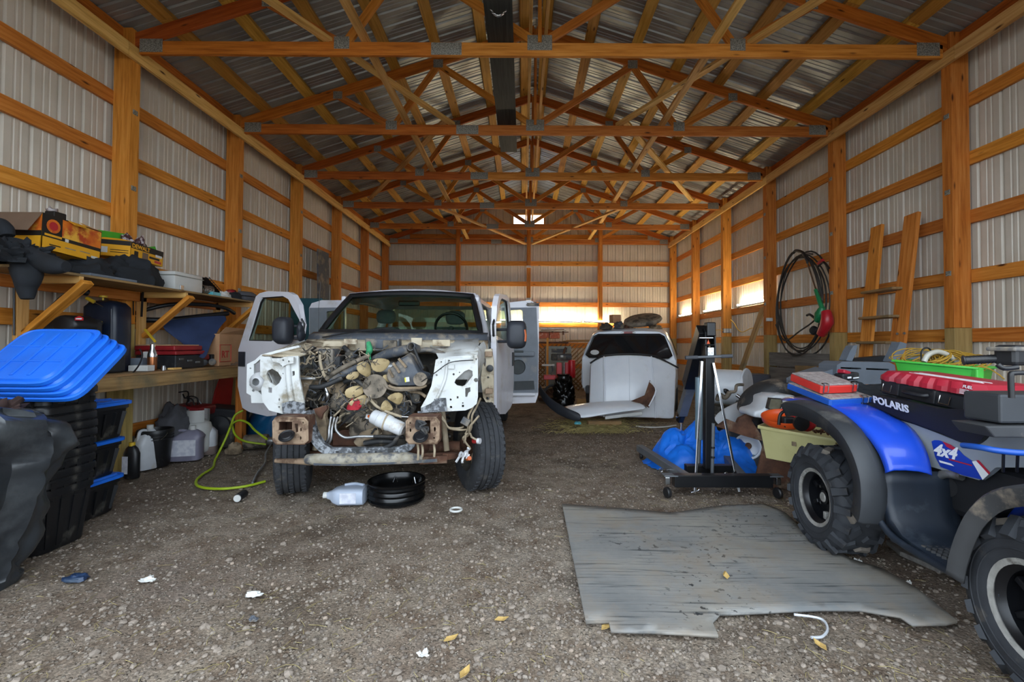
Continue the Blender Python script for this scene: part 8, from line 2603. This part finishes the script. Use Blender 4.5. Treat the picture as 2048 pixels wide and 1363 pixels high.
MB().tube([hw(1285, 1025, 4.30), hw(1310, 1018, 4.30), hw(1350, 1050, 4.30)], .018, 8, smooth=3).build('edge_guide', 'trim_black', tr, smooth=50)
MB().tube([hw(1375, 625, 4.32), hw(1420, 590, 4.32), hw(1465, 640, 4.32)], .018, 8, smooth=3).build('second_handle', 'trim_black', tr, smooth=50)
MB().tube([hw(1385, 600, 4.32), hw(1415, 575, 4.32)], .03, 8).build('trigger', 'saw_red', tr, smooth=50)
MB().cyl((4.64, cc.y + .02, cc.z + .80), (4.40, cc.y + .02, cc.z + .84), .014, 10).build('hook', 'alloy', coil, smooth=40)
# leaning plank, outlet box, cord
a, b = atX(1527, 614, 4.50), atX(1482, 742, 4.05)
d = b - a
b = a + d * (a.z / -d.z)
tag(MB().bar(a, b, .17, .035, (1, 0, 0)).build('leaning_plank', 'pine_grey', at=b, bevel=.003), 'weathered plank leaning against the right wall under the nearest tube light', 'plank')
ot = thing('outlet_box', 'white triple outlet box on a post of the right wall', 'outlet', atX(1454, 661, 4.46))
p = atX(1454, 661, 4.468)
yo = PY[5] - .06
pz_ = atY(1454, 661, yo)
for k in range(3):
 MB().box((pz_.x - .06 + k * .06, yo - .02, pz_.z), (.045, .04, .09)).build('outlet', 'paper_white', ot, bevel=.006)
MB().box((pz_.x, yo - .003, pz_.z), (.20, .012, .10)).build('back_plate', 'dusty_slate', ot)
yc = [atX(*zr(660, 1060), 4.40), atX(*zr(690, 1090), 4.42), atX(*zr(720, 1140), 4.45), atX(*zr(760, 1160), 4.5), atX(*zr(830, 1130), 4.55), atX(*zr(920, 1120), 4.55)]
tag(MB().tube(yc, .008, 6, smooth=5).build('yellow_cord', 'cord_yellow', at=yc[2], smooth=60), 'yellow power cord sagging from the outlet post along the right wall', 'cord')
tag(MB().tube([pz_ + Vector((-.05, -.02, 0)), pz_ + Vector((-.2, -.05, .02)), pz_ + Vector((-.3, -.02, .0))], .006, 6, smooth=3).build('outlet_cable', 'cord_yellow', at=pz_, smooth=50), 'short cable running left out of the outlet box', 'cord')
for (x, y) in ((1528, 643), (1529, 640)):
 pass
boxT('junction_box', 'small white junction box on the post right of the leaning plank', 'outlet', (atX(1527, 644, 4.46).x, PY[4] - .10, 1.78), (.10, .05, .06), 'paper_white')
boxT('junction_box', 'small white junction box on the middle post of the back wall, lower', 'outlet', (MID, YB - .115, 2.66), (.14, .04, .07), 'paper_white')
boxT('junction_box', 'small white junction box on the middle post of the back wall, upper', 'outlet', (MID, YB - .115, 3.64), (.14, .04, .06), 'paper_white')
# grey planks stacked on edge between the posts
for k, (z, m_, lab) in enumerate(((1.10, 'plank_grey', 'upper wide grey plank standing on edge along the right wall'), (.84, 'plank_grey', 'lower wide grey plank standing on edge along the right wall'))):
 tag(MB().bar((4.47, 6.62, z), (4.47, 8.24, z), .03, .24).build('grey_plank', m_, at=(4.44, 7.3, z - .12), bevel=.003), lab, 'plank')
tag(MB().bar((4.43, 6.62, .95), (4.43, 7.4, .93), .025, .18).build('brown_plank', 'pine_grey', at=(4.40, 7.0, .85), bevel=.003), 'brown board in front of the grey planks on the right wall', 'plank')
mb = MB()
pt_ = thing('plank_trestle', 'low timber trestle carrying the planks along the right wall', 'trestle', (4.42, 7.3, 0))
for y in (6.7, 8.0):
 MB().bar((4.42, y, 0), (4.42, y, .71), .089, .06, (0, 1, 0)).build('trestle_leg', 'pine', pt_)
MB().bar((4.42, 6.6, .69), (4.42, 8.1, .69), .10, .04).build('trestle_rail', 'pine', pt_)
# grey bin
bn = thing('plastic_bin', 'dark grey plastic bin with a lid by the third post of the right wall', 'bin', (0, 0, 0))
p = atY(*z9(510, 500), 7.6)
bn.location = (p.x, 7.75, 0)
MB().loft([[(math.copysign(abs(math.cos(q)) ** .4, math.cos(q)) * w_, math.copysign(abs(math.sin(q)) ** .4, math.sin(q)) * w_ * .8, z) for q in [k * PI / 12 for k in range(24)]] for z, w_ in ((0, .20), (.02, .21), (p.z - .08, .25), (p.z - .08, .27), (p.z - .02, .275), (p.z, .25))]).build('bin_body', 'bin_grey', bn, world=False, smooth=40)
MB().prism([(-.10, .2), (.10, .2), (.10, .55), (-.10, .55)], .012, lambda a, b, c: Vector((a, -.195 - c - .02 * b, b))).build('bin_panel', 'bin_grey', bn, world=False, bevel=.004)
# white drum on its side with a flanged end
wd = thing('white_drum', 'white plastic drum lying on its side with a flanged end, behind the hoist', 'drum', atZ(1470, 810))
p0, p1 = atY(1428, 772, 6.6), atY(1490, 775, 6.45)
MB().lathe([(0, 0), (.24, 0), (.25, .02), (.25, (p1 - p0).length), (.23, (p1 - p0).length + .01)], 36, axis_m(p0 - Vector((.05, 0, .0)), p1 - p0)).build('drum_body', 'fender_white', wd, smooth=50)
MB().lathe([(.0, 0), (.27, 0), (.28, .012), (.27, .03), (.2, .035), (0, .03)], 36, axis_m(p1, (p1 - p0) + Vector((0, -.2, 0)))).build('drum_flange', 'fender_white', wd, smooth=40)
MB().cyl(p1 + Vector((.05, -.10, -.02)), p1 + Vector((.07, -.13, -.02)), .03, 14).build('bung', 'trim_black', wd, smooth=40)
wd.location.z = 0
cr_ = thing('drum_cradle', 'dark scrap frame under the white drum', 'frame', (p0.x + .2, 6.5, 0))
zb_ = min(p0.z, p1.z) - .26
MB().box((p0.x + .15, 6.55, zb_ / 2), (.4, .4, zb_)).build('frame_block', 'engine_dark', cr_, bevel=.02)
# engine heap
eh = thing('engine_part', 'dark greasy engine with hoses on the dirt below the white drum', 'engine', atZ(1460, 822))
c = atY(*z9(230, 760), 6.0)
MB().box((c.x, 6.1, .22), (.50, .4, .44)).build('block', 'engine_dark', eh, bevel=.05)
for k in range(10):
 a = Vector((c.x + rnd.uniform(-.28, .28), 5.9, c.z + rnd.uniform(-.12, .08)))
 MB().tube(wander(a, a + Vector((rnd.uniform(-.2, .2), rnd.uniform(-.1, .1), rnd.uniform(-.1, .12))), 3, .04, 700 + k), rnd.choice((.012, .02, .03)), 7, smooth=4).build('hose', rnd.choice(('trim_black', 'engine_dark', 'dusty_slate', 'engine_grime')), eh, smooth=60)
MB().cyl(atY(*z9(300, 735), 5.85), atY(*z9(370, 785), 5.8), .02, 10).build('steel_rod', 'bright_steel', eh, smooth=40)
MB().box((c.x - .1, 5.95, .40), (.34, .2, .05), rot=(0, .1, .2)).build('cover_plate', 'alloy', eh, bevel=.01)
# long white wing and black arch in front of it
wgp = [((40, 1010), 5.35), ((60, 960), 5.4), ((130, 900), 5.45), ((260, 830), 5.5), ((400, 780), 5.55), ((480, 755), 5.55)]
rows = []
for (a, Y), dz in zip(wgp, (.02, .10, .17, .22, .25, .26)):
 p = atY(*z9(*a), Y)
 rows.append([p, p + Vector((.02, -.10, -.06)), p + Vector((.06, -.16, -.02 - dz)), p + Vector((.10, -.14, -dz * 1.6))])
tag(MB().grid(rows).build('fender_panel', 'fender_white', at=atZ(1480, 850), smooth=60, solid=.01, sub=2), 'long white body panel lying on the scrap between hoist and tub', 'panel')
# the second quad, white and teal, mostly buried
q2 = thing('old_quad', 'old white quad bike with square headlight and black mudguard behind the blue one', 'quad bike', (2.9, 4.7, 0))
arch = [((395, 960), .03), ((400, 880), .05), ((430, 800), .06), ((500, 710), .06), ((620, 630), .06), ((760, 590), .06), ((900, 570), .05), ((1000, 570), .04)]
rows = []
for (a, th) in arch:
 p = atY(*z9(*a), 4.95)
 c = Vector((p.x + .0, p.y, p.z))
 rows.append([p + Vector((0, .20, .02)), p, p + Vector((.03, -.06, -.03)), p + Vector((.09, -.07, -.12)), p + Vector((.14, -.02, -.18))])
MB().grid(rows).build('mudguard', 'quad_muddy', q2, smooth=60, solid=.012, sub=2)
bo = [(500, 990), (510, 920), (610, 900), (650, 850), (680, 770), (760, 735), (930, 735), (1010, 760), (1000, 840), (870, 900), (780, 1000), (650, 1010)]
mb = MB().prism([(p.x, p.z) for p in [atY(*z9(*q), 4.62) for q in bo]], .35, fY(4.62))
mb.build('front_cowl', 'fender_white', q2, bevel=.025, smooth=40, segs=3)
hl = [(652, 880), (680, 775), (795, 782), (800, 830), (770, 893), (670, 890)]
h_ = plateY(z9, 4.60, hl, [], .05).build('headlight', 'headlight_glass', q2, bevel=.012, segs=3, smooth=60)
plateY(z9, 4.605, [(640, 890), (672, 765), (805, 772), (810, 835), (778, 905)], [], .05).build('headlight_bezel', 'trim_black', q2, bevel=.008)
plateY(z9, 4.60, [(760, 960), (860, 880), (950, 870), (930, 920), (790, 995)], [], .03).build('teal_decal', 'teal_decal', q2)
MB().lathe([(0, -.03), (.03, -.025), (.035, 0), (.03, .02), (0, .02)], 16, axis_m(atY(*z9(690, 940), 4.58), (0, -1, 0))).build('filler_cap', 'dusty_slate', q2, smooth=40)
for x, y in ((3.35, 4.55), (3.45, 5.7)):
 MB().lathe([(.1, -.1), (.24, -.12), (.28, -.05), (.28, .05), (.24, .12), (.1, .1), (0, .05)], 28, axis_m((x, y, .28), (1, .1, 0))).build('wheel', 'lug_rubber', q2, smooth=40)
MB().box((3.0, 5.2, .55), (.5, 1.2, .35)).build('frame_core', 'seat_black', q2, bevel=.05)
# its grey cargo box with two uprights
bc = [atY(*z7(570, 330), 4.35), atY(*z7(990, 320), 4.25)]
bt = [(575, 400), (580, 330), (620, 305), (960, 310), (1000, 330), (1010, 400), (990, 470), (600, 470)]
gbx = plateY(z7, 4.35, bt, [[(606, 345), (755, 350), (755, 362), (606, 356)], [(790, 352), (958, 358), (958, 370), (790, 364)]], .26).build('cargo_box', 'box_grey', q2, bevel=.012)
MB().box(atY(*z7(780, 356), 4.36), (.50, .02, .03)).build('slot_back', 'trim_black', q2)
plateY(z7, 4.42, [(340, 440), (420, 395), (570, 350), (580, 470), (340, 475)], [], .30).build('side_cowl', 'box_grey', q2, bevel=.02)
for pts_ in ([(690, 300), (720, 230), (745, 190), (775, 185), (765, 240), (735, 305)], [(1020, 310), (1060, 230), (1090, 160), (1140, 175), (1130, 220), (1070, 315)]):
 plateY(z7, 4.40, pts_, [], .10).build('box_upright', 'box_grey', q2, bevel=.012)
plateY(z7, 4.50, [(750, 285), (1010, 262), (1020, 310), (745, 310)], [], .1).build('box_cushion', 'trim_black', q2, bevel=.015)
plateY(z7, 4.38, [(1130, 320), (1240, 240), (1250, 320), (1150, 350)], [], .05).build('grey_offcut', 'box_grey', q2, bevel=.006)
mb = MB().prism([(q.x, q.z) for q in [atY(*z9(*a), 4.78) for a in ((70, 1090), (200, 1010), (300, 1050), (330, 1000), (480, 930), (545, 912), (470, 1020), (560, 1190), (560, 1245), (330, 1180), (180, 1130))]], .05, lambda a, b, c: Vector((a, 4.78 + c + .25 * (b - .6), b)))
tag(mb.build('scrap_bracket', 'rust_dark', at=(2.3, 4.8, .3), bevel=.004), 'jagged rusty brown steel bracket lying above the small wheel, left of the tub', 'scrap')
# green tray with rope
gt_ = thing('plastic_tray', 'bright green plastic tray full of yellow rope, beyond the red case lid', 'tray', atY(1870, 745, 3.3))
ga, gb_, gc = atY(*z7(1075, 295), 3.35), atY(*z7(1690, 350), 2.95), None
e = (gb_ - ga).normalized()
s_ = Vector((-e.y, e.x, 0)).normalized()
if s_.x < 0:
 s_ = -s_
Lg = (gb_ - ga).length
sh = lambda g, z: [ga + e * (a * Lg) + s_ * (.30 * b) + Vector((0, 0, z)) for a, b in ((-g, -g), (1 + g, -g), (1 + g, 1 + g), (-g, 1 + g))]
MB().loft([sh(-.05, -.13), sh(-.02, -.03), sh(.0, -.015), sh(.03, -.015), sh(.03, .0), sh(-.0, .0), sh(-.06, -.11)]).build('tray_body', 'tray_green', gt_, bevel=.006, smooth=30)
MB().box(gb_ + s_ * .02 + Vector((0, 0, -.06)), (.05, .04, .10)).build('tray_lug', 'tray_green', gt_, bevel=.008)
rp = MB()
mid_ = ga + e * (Lg * .45) + s_ * .15
for k in range(26):
 r_ = rnd.uniform(.08, .17)
 c = mid_ + e * rnd.uniform(-.14, .16) + s_ * rnd.uniform(-.04, .04)
 ti, tj = rnd.uniform(-.9, .9), rnd.uniform(-.5, .5)
 rp.tube([c + e * (math.cos(q) * r_) + s_ * (math.sin(q) * r_ * .6) + Vector((0, 0, .02 + .07 * math.sin(q + ti) * (1 + tj) * .7)) for q in [j * PI / 8 for j in range(16)]], .004, 5, closed=True)
tag(rp.build('yellow_rope', 'rope_yellow', at=mid_, smooth=60), 'tangle of thin yellow rope heaped in the green tray', 'rope', kind='stuff')
tag(MB().tube([atY(*z7(*p), 3.2) for p in ((1300, 310), (1330, 260), (1400, 235), (1480, 260), (1540, 310), (1570, 350))], .018, 8, smooth=5).build('clear_hose', 'tube_clear', at=atY(*z7(1430, 330), 3.2), smooth=60), 'thick milky hose arching out of the green tray', 'hose')
tag(MB().tube([atY(*z7(*p), 3.25) for p in ((1285, 330), (1280, 240), (1320, 205), (1355, 235), (1340, 300))], .006, 6, smooth=5).build('dark_wire', 'trim_black', at=atY(*z7(1320, 300), 3.25), smooth=60), 'dark wire loop standing up out of the green tray', 'wire')
tag(MB().tube([atY(*z7(*p), 2.9) for p in ((1700, 345), (1780, 360), (1850, 400), (1900, 440))], .004, 5, smooth=5).build('loose_rope_end', 'rope_yellow', at=atY(*z7(1800, 370), 2.9), smooth=60), 'single rope end trailing from the green tray to the right', 'rope')
# boards lying under the quad
for k, (pts_, lab) in enumerate((([(1772, 1082), (1800, 1080), (1900, 1100), (1945, 1128), (1880, 1140), (1800, 1105)], 'grey board lying on the dirt below the quad footboard'), ([(1882, 1135), (1950, 1130), (1990, 1160), (1940, 1170)], 'second grey board end by the front tyre of the quad'))):
 g_ = [atZ(x, y, .02) for x, y in pts_]
 o = MB().prism([(p.x, p.y) for p in g_], .03, lambda a, b, c: Vector((a, b, .0 + c))).build('ground_board', 'plank_grey', at=(g_[0].x, g_[0].y, 0), bevel=.004)
 tag(o, lab, 'board')
# ================================================================ small things on the dirt
jgc = atZ(694, 1006)
jl = thing('fluid_jug', 'translucent white jug lying on its side in front of the truck', 'jug', (jgc.x, jgc.y, 0), R(4))
rows = []
for x, w_, h_ in ((-.165, .02, .02), (-.15, .03, .03), (-.13, .035, .035), (-.10, .075, .055), (-.05, .10, .07), (.12, .10, .07), (.15, .097, .067), (.155, .08, .05)):
 rows.append([(x, math.copysign(abs(math.cos(q)) ** .5, math.cos(q)) * w_, .072 + math.copysign(abs(math.sin(q)) ** .5, math.sin(q)) * h_) for q in [k * PI / 10 for k in range(20)]])
MB().loft(rows).build('jug_body', 'translucent_jug', jl, world=False, smooth=50)
MB().cyl((-.19, 0, .072), (-.155, 0, .072), .026, 14).build('cap', 'paper_white', jl, world=False, smooth=40)
MB().add([(-.03, -.1015, .03), (.10, -.1015, .03), (.10, -.1015, .115), (-.03, -.1015, .115)], [(0, 1, 2, 3)]).build('label', 'label_print', jl, world=False, solid=.001)
MB().tube([(.13, .02, .145), (.05, .05, .15), (-.03, .03, .145)], .012, 8, smooth=4).build('handle', 'translucent_jug', jl, world=False, smooth=50)
rc = atZ(792, 998)
prof = []
rg = thing('drain_ring', 'open black ribbed plastic ring standing on the dirt beside the jug', 'ring', (rc.x, rc.y + .02, 0))
prof = [(.20, 0), (.235, 0), (.24, .02)]
for k in range(3):
 z = .025 + k * .042
 prof += [(.228, z), (.232, z + .006), (.243, z + .02), (.232, z + .034)]
prof += [(.240, .155), (.244, .165), (.236, .17), (.222, .165), (.215, .14), (.205, .10), (.212, .06), (.20, 0)]
MB().lathe(prof, 64).build('ring_wall', 'ring_black', rg, world=False, smooth=40)
for a in (.9, 1.9):
 MB().tube([(math.cos(a + .1) * .19, math.sin(a + .1) * .19, .09), (math.cos(a) * .19, math.sin(a) * .19, .14), (math.cos(a - .1) * .19, math.sin(a - .1) * .19, .09)], .006, 6).build('wire_clip', 'bright_steel', rg, world=False, smooth=40)
cn = atZ(476, 1003)
cnn = thing('spray_can', 'small black spray can lying on the dirt, white base towards the viewer', 'can', (cn.x, cn.y + .05, 0))
MB().cyl((0, -.06, .033), (-.02, .07, .033), .033, 18).build('can_body', 'trim_black', cnn, world=False, bevel=.004, smooth=40)
MB().cyl((.0007, -.0655, .033), (0, -.06, .033), .029, 18).build('can_base', 'paper_white', cnn, world=False, smooth=40)
wr = atZ(912, 1023)
tag(MB().tube([(wr.x + math.cos(q) * .045, wr.y + math.sin(q) * .045, .018) for q in [k * PI / 14 for k in range(28)]], .009, 8, closed=True).build('white_ring', 'paper_white', at=(wr.x, wr.y, 0), smooth=60), 'small white plastic ring lying on the open dirt', 'ring')
for k, (x, y, sx, m_, lab) in enumerate(((508, 1190, .10, 'paper_white', 'bright white twist of paper on the dirt in the left foreground'), (297, 1160, .11, 'paper_white', 'crumpled pale rag on the dirt near the black sheet'), (507, 845 + 395, .05, 'dusty_slate', 'small grey lump on the dirt below the paper twist'), (1715, 1124, .06, 'paper_white', 'scrap of white paper at the foot of the quad rear tyre'), (1815, 1167, .05, 'paper_white', 'pale scrap beside the mat edge near the boards'), (846, 1310, .06, 'paper_white', 'small white paper chip in the front foreground'), (1630, 0, 0, '', ''))):
 if not sx:
  continue
 p = atZ(x, y)
 o = cloth_blob((p.x, p.y, 0), (sx, sx * .55, .022), 'paper_scrap', m_, None, 50 + k, .45, 18, 8, .0)
 tag(o, lab, 'scrap')
for k, (x, y, lab) in enumerate(((1003, 1243, 'narrow tan leaf standing on edge in the gravel'), (902, 1282, 'round tan leaf lying in the gravel, centre front'), (930, 1350, 'tan leaf at the bottom edge of the view'), (1640, 1295, 'tan leaf on the dirt below the curved white strip'), (1213, 1258, 'yellow leaf at the cut corner of the rubber mat'), (1452, 1166, 'orange-tan leaf lying on the rubber mat'))):
 p = atZ(x, y)
 q = rnd.uniform(0, 3)
 pts_ = [Vector((math.cos(q) * a - math.sin(q) * b, math.sin(q) * a + math.cos(q) * b, .012 + c)) for a, b, c in ((-.035, 0, 0), (-.015, .016, .006), (.012, .014, .004), (.035, 0, .012), (.012, -.014, .004), (-.015, -.016, .006))]
 o = MB().add([p + v for v in pts_] + [p + Vector((0, 0, .006 + .03 * (k == 5)))], [(i, (i + 1) % 6, 6) for i in range(6)]).build('dry_leaf', 'leaf_tan', at=p, solid=.002)
 if k == 5:
  o.location.z += .03
 tag(o, lab, 'leaf')
tag(MB().tube([atZ(x, y, .012) for x, y in ((1588, 1228), (1640, 1236), (1655, 1255), (1645, 1272), (1622, 1274))], .006, 6, smooth=6).build('plastic_strip', 'jug_white', at=atZ(1640, 1250), smooth=60), 'curved white plastic strip on the gravel below the mat', 'strip')
bp = atZ(170, 1158)
tag(cloth_blob((bp.x - .05, bp.y, 0), (.14, .10, .03), 'blue_rag', 'quad_dark_blue', None, 61, .3, 16, 8, .0), 'small dark blue rag on the dirt at the foot of the black sheet', 'rag')
bx_ = atZ(4, 1215)
# plank across the chords and the chain
dp = MB().bar((.0 - .25, 2.2, CH + .095), (-.25, 7.45, CH + .095), .27, .045).build('dark_plank', 'plank_dark', at=(-.25, 4.8, CH + .07), bevel=.004)
tag(dp, 'wide dark plank lying along the truss chords near the ridge', 'plank')
ch = thing('steel_chain', 'bright steel chain looped under the dark plank near the top edge', 'chain', (-.2, 4.3, 4.6))
p0, p1 = atY(968, -14, 4.25), atY(1026, -14, 4.25)
NL = 22
for k in range(NL):
 t_ = (k + .5) / NL
 x = p0.lerp(p1, t_)
 z = p0.z - .22 * (1 - (2 * t_ - 1) ** 2)
 c = Vector((x.x, 4.25, z))
 dz = .22 * 2 * (2 * t_ - 1) * 2
 d = Vector((p1.x - p0.x, 0, dz)).normalized()
 n_ = Vector((0, 1, 0)) if k % 2 else d.cross(Vector((0, 1, 0)))
 MB().tube([c + d * (math.cos(q) * .017) + n_ * (math.sin(q) * .009) for q in [j * PI / 5 for j in range(10)]], .003, 5, closed=True).build('link', 'bright_steel', ch, smooth=60)
